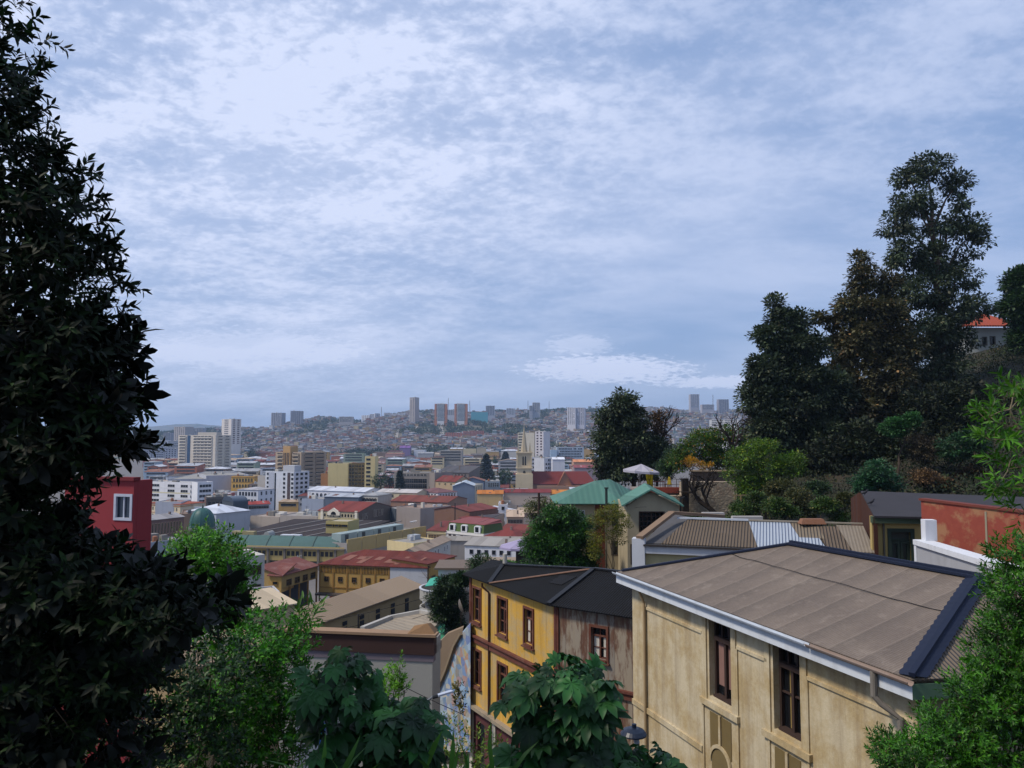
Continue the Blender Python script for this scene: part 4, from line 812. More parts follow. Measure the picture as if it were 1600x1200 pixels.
MB_ = MB(); pts = [(c_ - .9, zt_(741) + .8), (c_ + .9, zt_(741) + .8), (c_ + .9, zt_(737)), (c_, zt_(735)), (c_ - .9, zt_(737))]
MB_.hexa([(a, -.1, z) for a, z in pts], [(a, -.3, z) for a, z in pts]); o = MB_.build('window', flat('3a3128'), T); o.location = (ox, 0, 0)
NX0 = ox + TW; NX1 = NX0 + 101 * u_; zr = zt_(738); ze_ = zt_(757)
b = MB(); b.box(NX0, 2, 0, NX1 - 3, 16, ze_ - .3); b.box(NX0 + 4, -3.4, 0, NX1 - 6, 1.9, zt_(759)); b.build('nave_wall', plaster('94725c', .3, .4), T)
b = MB(); y0, y1, ym = 1.2, 16.8, 9
b.hexa([(NX0, y0, ze_), (NX1, y0, ze_), (NX1 - 6, ym, zr), (NX0, ym, zr)], [(NX0, y0, ze_ + .3), (NX1, y0, ze_ + .3), (NX1 - 6, ym, zr + .3), (NX0, ym, zr + .3)])
b.hexa([(NX1, y1, ze_), (NX0, y1, ze_), (NX0, ym, zr), (NX1 - 6, ym, zr)], [(NX1, y1, ze_ + .3), (NX0, y1, ze_ + .3), (NX0, ym, zr + .3), (NX1 - 6, ym, zr + .3)])
b.face([(NX1, y0, ze_ + .3), (NX1, y1, ze_ + .3), (NX1 - 6, ym, zr + .3)]); b.build('nave_roof', sheet('6e2f2a', (1, 0, 0), .6, .4, '6a3c32', .95, bump=.1, big=.1, ln=.08), T)
cx = NX0 + 52 * u_; b = MB(); b.hexa([(cx - 4.6, 0, 0), (cx + 4.6, 0, 0), (cx + 4.6, 0, ze_ - 1), (cx, 0, zt_(739.5)), (cx - 4.6, 0, ze_ - 1)][::-1], [(cx - 4.6, 9, 0), (cx + 4.6, 9, 0), (cx + 4.6, 9, ze_ - 1), (cx, 9, zt_(739.5)), (cx - 4.6, 9, ze_ - 1)][::-1]); b.build('transept', plaster('9a6a4c', .3, .4), T)
b = MB()
for s_ in (-1, 1): b.beam((cx + s_ * 5.4, 3.5, ze_ - 1.5), (cx, 3.5, zt_(738) + .2), .5, 8.5, up=(0, 1, 0))
for s_ in (-1, 1): b.beam((cx + s_ * 5.2, -.3, ze_ - 1.6), (cx, -.3, zt_(738) + .1), .5, .6, up=(0, 1, 0))
b.build('gable_trim', flat('8a5a40'), T)
b = MB(); b.hexa([(cx + 1.8 * math.cos(a), -.05, ze_ - 2.2 + 1.8 * math.sin(a)) for a in np.linspace(0, 2 * math.pi, 12, False)], [(cx + 1.8 * math.cos(a), -.15, ze_ - 2.2 + 1.8 * math.sin(a)) for a in np.linspace(0, 2 * math.pi, 12, False)]); b.build('rose_window', flat('5a3c30'), T)
# white tall block pair behind the church, hillside slabs
B('apartment_tower', 'cream tower block with dark sides rising just behind the church spire', 'tower block', (809, 900), (835, 890), 676, 18, 'b5b0a2', wins=[w(1, 12, w=7, h=1.4, s='b', fc='b5b0a2', x0=0, x1=.4)], ybase=735)
t_ = B('apartment_tower', 'white and pink striped tower block right of the cream tower behind the spire', 'tower block', (836, 890), (849, 885), 674, 18, 'c6c3c6', wins=[w(2, 13, w=2.2, h=1.4, s='p', fc='b8928c')], ybase=735)
B('office_building', 'pale blue glass fronted building at the foot of the hill beside the tall dark tree', 'office building', (870, 1100), (912, 1100), 699, 30, '9aa6b4', wins=[w(16, 4, w=1.5, h=2.2, s='p', fc='a8b4c4', sh=3.6)], ybase=725)
B('office_building', 'light blue low wing left of the glass fronted building', 'office building', (860, 1090), (870, 1090), 703, 25, '9db4c8', ybase=725)
B('white_block', 'white block with square windows right of the church tower', 'office building', (850, 640), (872, 650), 716, 20, 'b8bac2', wins=[w(5, 4, w=1.4, h=1.4, s='p')], ybase=745)
B('white_block', 'white block touching the church tower with rows of windows', 'office building', (828, 650), (849, 650), 715, 18, 'b4b5be', wins=[w(6, 4, w=1.2, h=1.3, s='p')], ybase=745)
B('white_house', 'white hall with stepped roof right of the square windowed white block', 'hall', (863, 620), (882, 620), 718, 20, 'c4c6ce', ('gable', 'c8ccd4', 1.6), ybase=745)
B('orange_hall', 'long hall with orange roof beyond the church near the tall dark tree', 'hall', (896, 700), (932, 700), 722, 24, 'a9826c', ('gable', 'c08058', 2), ybase=745)
B('mauve_hall', 'mauve grey long hall with dark red roof beyond the church roof', 'hall', (897, 640), (945, 640), 731, 22, '8f7f86', ('gable', '83464a', 1.8), ybase=750)
for i, (a, b_, tt, hx_) in enumerate([(696, 722, 676, 'a4604e'), (724, 737, 674, 'a8624e'), (738, 756, 673, '9e5a4a')]):
    B('hillside_slab', ['terracotta apartment slab on the hillside, left of three', 'terracotta apartment slab on the hillside, middle of three', 'terracotta apartment slab on the hillside, right of three'][i], 'apartment block', (a, 1750), (b_, 1750), tt, 12, hx_, wins=[w(6, 4, w=2, h=1.4, s='p', fc='c8b0a0')], ybase=690)
B('purple_hall', 'hall with purple roof at the foot of the hill', 'hall', (625, 1380), (641, 1380), 700, 22, '77648c', ('gable', '6d4c84', 4), ybase=716)

# ================================================================== filler of the flat city: one thing each
FILL = [(a.x, a.y, b_.x, b_.y, d_) for a, b_, d_, _, _ in BLD]
def clash(x, y, r):
    for (ax, ay, bx, by, d) in FILL:
        cx, cy = (ax + bx) / 2, (ay + by) / 2 + d / 2
        if abs(x - cx) < abs(bx - ax) / 2 + r * .8 and abs(y - cy) < max(d, abs(by - ay)) / 2 + r * .8: return True
    return False
WC = [('white', 'c9cbd2'), ('cream', 'c4b592'), ('grey', '9a9a9c'), ('ochre', 'b08e54'), ('brick red', '8f4a40'), ('pale blue', '8fa2b4'), ('brown', '7c6656'), ('beige', 'b3a48c'), ('pink', 'b48c84'), ('off white', 'bcb8b0'), ('green grey', '8a9684'), ('terracotta', 'a5644a')]
RC = [('red', '683530'), ('grey', '8d8e92'), ('white', 'b4b8c2'), ('rusty', '80584a'), ('dark', '56504e'), ('maroon', '502c2a'), ('silver', '9a9ea6'), ('tan', '9c8a78')]
LM = [(235, 'the banded white block'), (320, 'the balconied slab'), (400, 'the ochre arcaded house'), (445, 'the streaky white block'), (480, 'the weathered beige block'), (545, 'the yellow offices'), (600, 'the round dark trees'), (648, 'the concrete galleries'), (706, 'the dormer house'), (760, 'the tall araucaria'), (817, 'the church tower'), (875, 'the church nave'), (930, 'the tall dark tree')]
rr = random.Random(7)
used = {}
def relabel(px, Y, wall, roofn, kind):
    k = min(LM, key=lambda q: abs(q[0] - px)); side = 'in line with' if abs(k[0] - px) < 12 else ('left of' if px < k[0] else 'right of')
    dist = 'nearest' if Y < 330 else 'near' if Y < 420 else 'middle' if Y < 620 else 'farther' if Y < 900 else 'farthest'
    return f'{wall} {kind}, {roofn} roof, {dist} rows, {side} {k[1]}'
pal = ['house', 'shop house', 'warehouse', 'low block']
nf = 0
Yv = 262.0
while Yv < 1420:
    x = pxx(225, Yv) + rr.uniform(0, 8); xe = pxx(955 if Yv > 420 else 905, Yv)
    while x < xe:
        wd_ = rr.uniform(8, 17) * (1 + Yv / 1500); dp = rr.uniform(9, 16) * (1 + Yv / 1600)
        px = 800 + (x + wd_ / 2) / Yv * 1200; cxx, cyy = x + wd_ / 2, Yv + dp / 2
        if Yv < 430 and px < 560: x += wd_; continue
        if Yv < 300 and not (650 < px): x += wd_; continue
        if clash(cxx, cyy, (wd_ + dp) / 4) or rr.random() < .07: x += wd_ * .7; continue
        h = rr.choice([4.5, 6, 6.5, 8, 9.5]) + (rr.choice([0, 3, 6]) if Yv > 700 else 0)
        if Yv > 800 and rr.random() < .12: h += rr.uniform(6, 14)
        wc = rr.choice(WC); rc = rr.choice(RC); kind = rr.choice(['gable', 'hip', 'flat', 'mono', 'gabley', 'flat'])
        if kind == 'flat': rc = rr.choice([('grey', '8d8e92'), ('white', 'b4b8c2'), ('tan', '9c8a78'), ('dark', '5c5856')])
        kn = 'tall block' if h > 14 else rr.choice(pal); lab = relabel(px, Yv, wc[0], rc[0], kn)
        lab = lab.replace(rc[0] + ' roof', rc[0] + {'gable': ' ridged', 'hip': ' hipped', 'flat': ' flat', 'mono': ' slanting', 'gabley': ' gabled'}[kind] + ' roof')
        xa, xb = 800 + x / Yv * 1200, 800 + (x + wd_) / (Yv - rr.uniform(-2, 3)) * 1200
        sh_ = 3.2; nr = max(1, int((h - 1) / 3.2)); nc = max(2, int(wd_ / 2.8)); wn = []
        if Yv < 700 and rr.random() < .75: wn = [w(nc, min(nr, 3), w=1.2, h=1.5, s='p' if Yv > 450 else 'w', fc=rr.choice(['c8c4bc', '6e6258', 'a8a49c']))]
        elif Yv < 1100: wn = [w(1, min(nr, 3), w=wd_ * .8, h=1.3, s='p', fc='8a8884')]
        B('city_house' if kn != 'tall block' else 'city_block', lab, kn if kn == 'warehouse' else 'house' if kn != 'tall block' else 'apartment block', (xa, Yv), (xb, Yv + rr.uniform(-.6, .6)), 0, dp, wc[1], (kind, rc[1], rr.uniform(1, 2.4)), wn, group='houses of the flat city centre', zt=gh(x, Yv) + h, clutter=rr.choice([1, 2, 3, 4]) if Yv < 700 else rr.choice([0, 1, 2]))
        nf += 1; x += wd_ + (rr.uniform(0, 2) if rr.random() < .8 else 7)
    Yv += 19 + Yv * .042
print('filler', nf)

# ================================================================== houses of the far hill
HC = ['c6c0bc', 'b8a694', '9c8a80', 'c8b894', '8e7468', 'a8705c', 'b8bcc8', '8f9cae', 'c0a070', '7e8a92', 'd4d4d8', 'a09aa0', '7c9498', 'b08c80', 'ad9f84', 'bfb4ac']
HR_ = ['8c8a8e', '845048', '6e6468', 'a0a4ac', '7c6458', '8a6a5c', '5e5a60', 'b4b6be']
def dk_(c, k): return ''.join('%02x' % int(int(c[i:i + 2], 16) * k) for i in (0, 2, 4))
HM = [flat(dk_(c, .84), .95, 0, .15, .3) for c in HC]; HRM = [flat(dk_(c, .74), .95, 0, .2, .3) for c in HR_]; DG = flat('34343c', .5, 0, .1)
hr = random.Random(11)
def hhouse(b, x, y, z, wd, dp, h, a, wi, ri, kind, nwin):
    """one small hillside house into mesh b (materials: walls, roofs, glass)"""
    ca, sa = math.cos(a), math.sin(a)
    def P(u, v, q): return (x + u * ca - v * sa, y + u * sa + v * ca, z + q)
    u0, u1, v0, v1 = -wd / 2, wd / 2, -dp / 2, dp / 2; n = len(b.v); q0 = -7
    b.v += [P(u0, v0, q0), P(u1, v0, q0), P(u1, v1, q0), P(u0, v1, q0), P(u0, v0, h), P(u1, v0, h), P(u1, v1, h), P(u0, v1, h)]
    for f in ((0, 1, 5, 4), (1, 2, 6, 5), (2, 3, 7, 6), (3, 0, 4, 7)): b.f.append(tuple(n + i for i in f)); b.m.append(wi)
    if kind == 0: b.face([P(u0, v0, h), P(u1, v0, h), P(u1, v1, h), P(u0, v1, h)], ri)
    elif kind == 1:
        r0, r1 = P(u0 - .3, 0, h + 1.8), P(u1 + .3, 0, h + 1.8)
        b.face([P(u0 - .3, v0 - .4, h), P(u1 + .3, v0 - .4, h), r1, r0], ri); b.face([P(u1 + .3, v1, h), P(u0 - .3, v1, h), r0, r1], ri)
        b.face([P(u1, v0, h), P(u1, v1, h), P(u1, 0, h + 1.7)], wi); b.face([P(u0, v1, h), P(u0, v0, h), P(u0, 0, h + 1.7)], wi)
    else: b.face([P(u0 - .3, v0 - .4, h), P(u1 + .3, v0 - .4, h), P(u1 + .3, v1, h + 1.6), P(u0 - .3, v1, h + 1.6)], ri); b.face([P(u1, v0, h), P(u1, v1, h), P(u1, v1, h + 1.5)], wi); b.face([P(u0, v1, h), P(u0, v0, h), P(u0, v1, h + 1.5)], wi)
    for r_ in range(2 if h > 4.5 else 1):
        for k in range(nwin):
            u = u0 + wd * (k + .5) / nwin; q = .9 + r_ * 2.9
            b.face([P(u - .6, v0 - .06, q), P(u + .6, v0 - .06, q), P(u + .6, v0 - .06, q + 1.3), P(u - .6, v0 - .06, q + 1.3)], 24)
def green_mask(x, y): return vn(x / 95 + 4.2, y / 230 + 1.7) * .65 + vn(x / 38, y / 90) * .35
HMATS = HM + HRM + [DG]
cand = []
y = 1425.0
while y < 2900:
    stp = 10.5 + (y - 1400) * .0035
    x = pxx(335, y) + hr.uniform(0, 9)
    while x < pxx(1175, y):
        wd = hr.uniform(6, 13)
        g = green_mask(x, y); px = 800 + x / y * 1200
        dens = 1.0 if px > 430 else .75
        if px > 1020: dens = .62
        onroad = any(abs(x - q[0]) < 9 and abs(y - q[1]) < 14 for P_ in ROADS for q in P_[::2])
        if g < (.545 if y > 1560 else .50) and hr.random() < dens * .96 and not onroad:
            cand.append((x + wd / 2, y + hr.uniform(-3, 3), wd))
        x += wd + hr.choice([.3, .8, 2.5])
    y += stp
print('hill candidates', len(cand))
vis = sorted(cand, key=lambda c: c[1])
COLW = ['pale grey', 'tan', 'dusty brown', 'cream', 'dull red brown', 'terracotta', 'pale blue grey', 'slate blue', 'orange ochre', 'blue grey', 'white', 'mauve grey', 'teal grey', 'salmon', 'khaki', 'warm grey']
COLR = ['grey', 'red', 'charcoal', 'silver', 'brown', 'rust', 'dark', 'white']
HLM = [(345, 'the orange and white tower'), (435, 'the left twin towers'), (550, 'the white towers on the ridge'), (645, 'the slender tower'), (705, 'the brick edged pair of towers'), (765, 'the turquoise hall'), (838, 'the stepped block with masts'), (905, 'the ribbed white pair'), (1100, 'the two right skyline towers')]
hv = {}
for (x, y, wd) in vis[:300]:
    wi, ri, kd = hr.randrange(16), hr.randrange(8), hr.randrange(3); h = hr.choice([3.2, 4, 5.6, 6.2, 8]); key = (wi, ri, kd)
    b = MB(); hhouse(b, 0, 0, 0, wd, 9, h, 0, 0, 1, kd, 3)
    b.m = [2 if i == 24 else i for i in b.m]
    o = b.build('hillside_house', [HM[wi], HRM[ri], DG]); o.location = (x, y, gh(x, y)); o.rotation_euler = (0, 0, hr.uniform(-.5, .5))
    px = 800 + x / y * 1200; k = min(HLM, key=lambda q: abs(q[0] - px))
    tag(o, f'{COLW[wi]} house, {COLR[ri]} {["flat", "ridged", "slanting"][kd]} roof, below {k[1]}', 'house', 'houses at the foot of the far hill')
b = MB()
for (x, y, wd) in vis[300:]:
    hhouse(b, x, y, gh(x, y), wd, 8, hr.choice([3.2, 4, 5.6, 6.2, 8]) * (1.7 if hr.random() < .05 else 1), hr.uniform(-.5, .5), hr.randrange(16), 16 + hr.randrange(8), hr.randrange(3), 3)
o = b.build('hillside_houses', HMATS); tag(o, 'dense mass of small coloured houses climbing the far hill', 'houses', kind='stuff')
# woods in the ravines of the hill and on the distant slopes
rs = np.random.RandomState(5); P_ = []; S_ = []
for _ in range(30000):
    y = rs.uniform(1395, 3100); px = rs.uniform(225, 1180); x = pxx(px, y); g = green_mask(x, y)
    lim = (.525 if y > 1560 else .48) if px > 400 else .42
    if px > 1020: lim = .5
    if g > lim or (px < 400 and y < 2600) or rs.rand() < .035:
        z = gh(x, y); r = rs.uniform(3.5, 7)
        P_.append((x, y, z + r * .55)); S_.append(r)
    if len(P_) > 5200: break
P_ = np.array(P_); S_ = np.array(S_); k = 34; n = len(P_); u = unit(rs, n * k); pos = np.repeat(P_, k, 0) + u * (rs.uniform(.5, 1, (n * k, 1)) * np.repeat(S_, k)[:, None]) * np.array([1, 1, .8])
o = scatter('woodland', LEAFLET, pos, u + unit(rs, n * k) * .8, u + np.array([0, 0, .4]), np.repeat(S_, k) * .55, leafmat('131f10', '2c3f1c', .9, 0, '4a5230'), aspect=2.2)
tag(o, 'dark green woods filling the ravines of the far hill', 'woods', kind='stuff')
# ================================================================== near houses
class Fr:
    """upright facade plane between two points; t metres along it, z height, o metres out of it towards the viewer"""
    def __init__(s, A, Bp):
        s.A = Vector((A[0], A[1], 0)); d = Vector((Bp[0], Bp[1], 0)) - s.A; s.L = d.length; s.u = d.normalized(); s.n = Vector((s.u.y, -s.u.x, 0))
    def P(s, t, z, o=0.0): q = s.A + s.u * t + s.n * o; return Vector((q.x, q.y, z))
    def px(s, px, py):
        q = onplane(px, py, s.A + Vector((0, 0, EYE)), s.n); return (Vector((q.x, q.y, 0)) - s.A).dot(s.u), q.z
    def box(s, b, t0, z0, t1, z1, o0, o1, mi=0):
        return b.hexa([s.P(t0, z0, o1), s.P(t1, z0, o1), s.P(t1, z0, o0), s.P(t0, z0, o0)], [s.P(t0, z1, o1), s.P(t1, z1, o1), s.P(t1, z1, o0), s.P(t0, z1, o0)], mi)
    def poly(s, b, pts, o0, o1, mi=0): return b.hexa([s.P(t, z, o0) for t, z in pts], [s.P(t, z, o1) for t, z in pts], mi)
    def bar(s, b, t0, z0, t1, z1, w_, o0, o1, mi=0):
        a = Vector((t0, z0)); c = Vector((t1, z1)); d = (c - a).normalized(); e = Vector((-d.y, d.x)) * w_ / 2
        return s.poly(b, [tuple(a - e), tuple(c - e), tuple(c + e), tuple(a + e)], o0, o1, mi)
def ring(F, b, t0, z0, t1, z1, wd, o0, o1, sill=0):
    F.box(b, t0, z0, t0 + wd, z1, o0, o1); F.box(b, t1 - wd, z0, t1, z1, o0, o1); F.box(b, t0 + wd, z1 - wd, t1 - wd, z1, o0, o1); F.box(b, t0 + wd, z0, t1 - wd, z0 + wd, o0, o1 + sill)
WOODB = plaster('5b2f20', .4, 3, .3, stc='8a7a6a'); PANE = glass('12161b', .1)
CURT = flat('c9c4ba', .9, 0, .2, 3)
def wall_with_holes(F, b, t0, t1, z0, z1, holes, th=.3, mi=0):
    """wall slab built as strips round rectangular openings (t0,z0,t1,z1)"""
    ts = sorted({t0, t1, *[h[0] for h in holes], *[h[2] for h in holes]})
    for a, c in zip(ts[:-1], ts[1:]):
        if c - a < 1e-4: continue
        m = (a + c) / 2; hs = sorted([h for h in holes if h[0] < m < h[2]], key=lambda h: h[1]); z = z0
        for h in hs: F.box(b, a, z, c, h[1], -th, 0, mi); z = h[3]
        F.box(b, a, z, c, z1, -th, 0, mi)
def sash(F, T, t0, z0, t1, z1, mat=None, out=.06, wd=.11, curtain=None, transom=.7, label=None, muntins=True, reveal=.16):
    """casing proud of the wall, sash bars set back in the opening, panes behind"""
    mat = mat or WOODB; off = W(T); b = MB()
    ring(F, b, t0 - wd, z0 - wd, t1 + wd, z1 + wd, wd, -.02, out, .06); F.box(b, t0 - wd - .05, z0 - wd - .07, t1 + wd + .05, z0 - wd - .001, -.02, out + .08)
    fr = b.build('window', mat, T, off=off)
    b = MB(); zt_ = z0 + (z1 - z0) * transom; s_ = .05
    ring(F, b, t0, z0, t1, z1, s_, -reveal, -reveal + .06); F.box(b, t0 + s_, zt_, t1 - s_, zt_ + .07, -reveal, -reveal + .07)
    tm = (t0 + t1) / 2; F.box(b, tm - .035, z0 + s_, tm + .035, zt_ - .002, -reveal, -reveal + .065)
    if muntins:
        F.box(b, tm - .02, zt_ + .072, tm + .02, z1 - s_, -reveal, -reveal + .04)
        zm = z0 + (zt_ - z0) * .5
        F.box(b, t0 + s_, zm - .018, tm - .036, zm + .018, -reveal, -reveal + .045); F.box(b, tm + .036, zm - .018, t1 - s_, zm + .018, -reveal, -reveal + .045)
    b.build('sash', mat, fr, off=off)
    b = MB(); F.box(b, t0 + .01, z0 + .01, t1 - .01, z1 - .01, -reveal - .04, -reveal - .005); b.build('pane', PANE, fr, off=off)
    if curtain:
        for (a, c) in curtain:
            b = MB(); ta = t0 + (t1 - t0) * a; tb = t0 + (t1 - t0) * c; k = 9
            top = [F.P(ta + (tb - ta) * i / k, zt_ - .03, -reveal - .002 + .012 * (i % 2)) for i in range(k + 1)]; bot = [F.P(ta + (tb - ta) * i / k, z0 + .08, -reveal - .002 + .012 * (i % 2)) for i in range(k + 1)]
            for i in range(k): b.face([bot[i], bot[i + 1], top[i + 1], top[i]])
            b.build('curtain', CURT, fr, off=off)
    return fr
def off_poly(pts, d):
    return [p + d for p in pts]

# ---------------------------------------------------------------- pale stucco house, right foreground
zE = EYE - 5.1
L3 = atz(965, 893, zE); R3 = atz(1425, 1062, zE)
F0 = Fr(L3, R3); inn = -F0.n
WA = F0.A + inn * .42 + F0.u * .35; WB = Vector((R3.x, R3.y, 0)) + inn * .42 - F0.u * .3
F = Fr(WA, WB); gB = 36.0
T = thing('stucco_house', 'stained cream stucco house with broad brown roof and white eaves in the right foreground', 'house', (F.A.x, F.A.y, gB)); OFF = W(T)
def wpx(F, x0, y0, x1, y1):
    """opening from its left top and right bottom photo points"""
    a = F.px(x0, y0); c = F.px(x1, y1); return (a[0], c[1], c[0], a[1])
W1 = wpx(F, 1107, 968, 1143, 1106); W2 = wpx(F, 1207, 1006, 1252, 1162)
stM = newmat('stucco'); m_, t__, b__ = stM; MATS['stucco house'] = m_
g_ = nd(t__, 'ShaderNodeTexCoord').outputs['Object']; zz_ = nd(t__, 'ShaderNodeSeparateXYZ', {0: g_}).outputs[2]
c0_ = mixc(t__, ramp(t__, noise(t__, g_, .8, 8, .72), .42, .6), hx('c6ba9c'), hx('ab9566'))
stk = ramp(t__, noise(t__, g_, 3.4, 6, .7, (1, 1, .06)), .45, .64)
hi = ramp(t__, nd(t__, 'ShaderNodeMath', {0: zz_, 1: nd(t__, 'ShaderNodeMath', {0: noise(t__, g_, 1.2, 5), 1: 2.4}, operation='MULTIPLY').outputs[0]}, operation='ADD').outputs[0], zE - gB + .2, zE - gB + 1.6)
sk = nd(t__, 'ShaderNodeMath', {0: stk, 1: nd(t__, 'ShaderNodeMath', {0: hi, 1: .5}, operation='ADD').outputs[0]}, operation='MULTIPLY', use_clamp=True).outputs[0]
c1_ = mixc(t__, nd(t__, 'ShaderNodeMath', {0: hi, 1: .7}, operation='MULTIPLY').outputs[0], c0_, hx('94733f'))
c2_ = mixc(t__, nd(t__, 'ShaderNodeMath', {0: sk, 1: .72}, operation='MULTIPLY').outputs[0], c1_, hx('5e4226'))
c3_ = mixc(t__, .3, c2_, mixc(t__, noise(t__, g_, 14, 4), hx('5a4a36'), hx('d0c0a4')))
t__.links.new(c3_, b__.inputs['Base Color']); b__.inputs['Roughness'].default_value = .92
t__.links.new(nd(t__, 'ShaderNodeBump', {'Height': noise(t__, g_, 30, 5), 'Strength': .35, 'Distance': .02}).outputs[0], b__.inputs['Normal'])
STU = m_
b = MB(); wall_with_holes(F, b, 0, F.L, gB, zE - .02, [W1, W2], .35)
# far end and right end walls
Ln = F.P(0, 0, 0); Rn = F.P(F.L, 0, 0); D_ = 8.6
b.hexa([F.P(0, gB, -.36), F.P(.3, gB, -.36), F.P(.3, gB, -D_), F.P(0, gB, -D_)], [F.P(0, zE, -.36), F.P(.3, zE, -.36), F.P(.3, zE, -D_), F.P(0, zE, -D_)])
b.build('wall', STU, T, off=OFF)
b = MB()
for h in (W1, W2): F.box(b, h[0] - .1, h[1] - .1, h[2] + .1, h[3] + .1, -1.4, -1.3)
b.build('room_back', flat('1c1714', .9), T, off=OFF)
# right end wall, running away to the right with greenish paint
eR = atz(1545, 1058, zE); FE = Fr(F.P(F.L, 0, 0), (eR.x, eR.y + .5))
b = MB(); FE.box(b, 0.01, gB, FE.L + 2, zE - .02, -.3, 0); b.build('end_wall', plaster('8d8570', .5, 1, .5, stc='8c5648'), T, off=OFF)
b = MB(); FE.box(b, .6, zE - 1.5, FE.L + 2, zE - .9, .001, .05); b.build('end_band', plaster('6c9078', .3, 1), T, off=OFF)
# mouldings traced on the facade
b = MB()
def strip(p, q, wd=.09, o=.05):
    a = F.px(*p); c = F.px(*q); F.bar(b, a[0], a[1], c[0], c[1], wd, -.01, o)
zt1 = F.px(1016, 959)[1]; z_ = [F.px(998, 955)[1], F.px(1000, 1108)[1]]
hi1 = F.px(1100, 989)[1]
tj = [F.px(1010, 1000)[0], F.px(1098, 1000)[0], F.px(1152, 1000)[0], F.px(1200, 1030)[0], F.px(1262, 1050)[0], F.px(1420, 1100)[0]]
for a, c in ((tj[0], tj[1]), (tj[2], tj[3]), (tj[4], F.L - .05)):
    F.box(b, a, hi1 - .04, c, hi1 + .05, -.01, .05); F.box(b, a, hi1 + .62, c, hi1 + .68, -.01, .04)
    F.box(b, a - .05, gB, a + .03, hi1 - .05, -.01, .045); F.box(b, c - .03, gB, c + .05, hi1 - .05, -.01, .045)
lo_ = F.px(1100, 1170)[1]
for a, c in ((.02, tj[1] - .05), (tj[2] + .05, W2[0] - .35), (tj[4] + .05, F.L)): F.box(b, a, lo_ - .09, c, lo_ + .09, -.01, .07)
b.build('moulding', STU, T, off=OFF)
b = MB()
for h in (W1, W2): F.box(b, h[0] - .32, h[1] - .22, h[0] - .1, h[3] + .28, -.01, .05); F.box(b, h[2] + .1, h[1] - .22, h[2] + .3, h[3] + .28, -.01, .05); F.box(b, h[0] - .1, h[3] + .1, h[2] + .1, h[3] + .28, -.01, .05); F.box(b, h[0] - .42, h[1] - .3, h[2] + .42, h[1] - .12, -.01, .11)
b.build('window_surround', STU, T, off=OFF)
BRN = plaster('33211a', .3, 3, .2)
for h, cur in ((W1, [(.08, .47), (.53, .92)]), (W2, [(.3, .42)])):
    b = MB(); t0, z0, t1, z1 = h; zt_ = z0 + (z1 - z0) * .74; tm = (t0 + t1) / 2
    ring(F, b, t0, z0, t1, z1, .07, -.3, -.2, .12); F.box(b, t0 + .07, zt_, t1 - .07, zt_ + .13, -.3, -.14); F.box(b, tm - .05, z0 + .07, tm + .05, zt_, -.3, -.19)
    for q in (1 / 3, 2 / 3): tt = t0 + (t1 - t0) * q; F.box(b, tt - .025, zt_ + .131, tt + .025, z1 - .07, -.3, -.22)
    if h is W2: zm = z0 + (zt_ - z0) * .6; F.box(b, t0 + .07, zm - .02, tm - .05, zm + .02, -.3, -.23); F.box(b, tm + .05, zm - .02, t1 - .07, zm + .02, -.3, -.23)
    wn_ = b.build('window', BRN, T, off=OFF)
    b = MB(); F.box(b, t0 + .02, z0 + .02, t1 - .02, z1 - .02, -.36, -.31); b.build('pane', glass('16181c', .08), wn_, off=OFF)
    for a, c in cur:
        b = MB(); ta = t0 + (t1 - t0) * a; tb = t0 + (t1 - t0) * c; k = 10
        top = [F.P(ta + (tb - ta) * i / k, zt_ - .02, -.295 + .02 * (i % 2)) for i in range(k + 1)]; bot = [F.P(ta + (tb - ta) * i / k, z0 + (.1 if h is W2 else .35), -.295 + .02 * (i % 2)) for i in range(k + 1)]
        for i in range(k): b.face([bot[i], bot[i + 1], top[i + 1], top[i]])
        b.build('curtain', flat('8a6a62' if h is W1 else 'a8905a', .9, 0, .2, 3), wn_, off=OFF)
# relief panel with arch under each window
for j, h in enumerate((W1, W2)):
    t0, z0, t1, z1 = h; tm = (t0 + t1) / 2; zt_ = z0 - .45; zb_ = zt_ - 1.25; b = MB()
    for a, c in ((t0 + .02, tm - .07), (tm + .07, t1 - .02)): F.box(b, a, zb_ + .15, c, zt_, -.01, .02)
    rp = b.build('relief_panel', plaster('6b5a34', .4, 2), T, off=OFF)
    b = MB(); rr_ = (t1 - t0) / 2; zc = zb_ - .15; pts = [(tm + rr_ * math.cos(a), zc + rr_ * math.sin(a)) for a in np.linspace(0, math.pi, 14)]
    ins = [(tm + (rr_ - .1) * math.cos(a), zc + (rr_ - .1) * math.sin(a)) for a in np.linspace(0, math.pi, 14)]
    for i in range(13): F.poly(b, [ins[i], ins[i + 1], pts[i + 1], pts[i]][::-1], .021, .075)
    F.box(b, tm - .05, zc + rr_, tm + .05, zt_ + .03, .0, .06); b.build('arch', STU, rp, off=OFF)
    b = MB(); F.poly(b, ins[::-1] , .0215, .035); F.box(b, tm - rr_ + .1, zc - 1.2, tm + rr_ - .1, zc, -.01, .03); b.build('arch_infill', plaster('6e5e3a', .4, 2), rp, off=OFF)
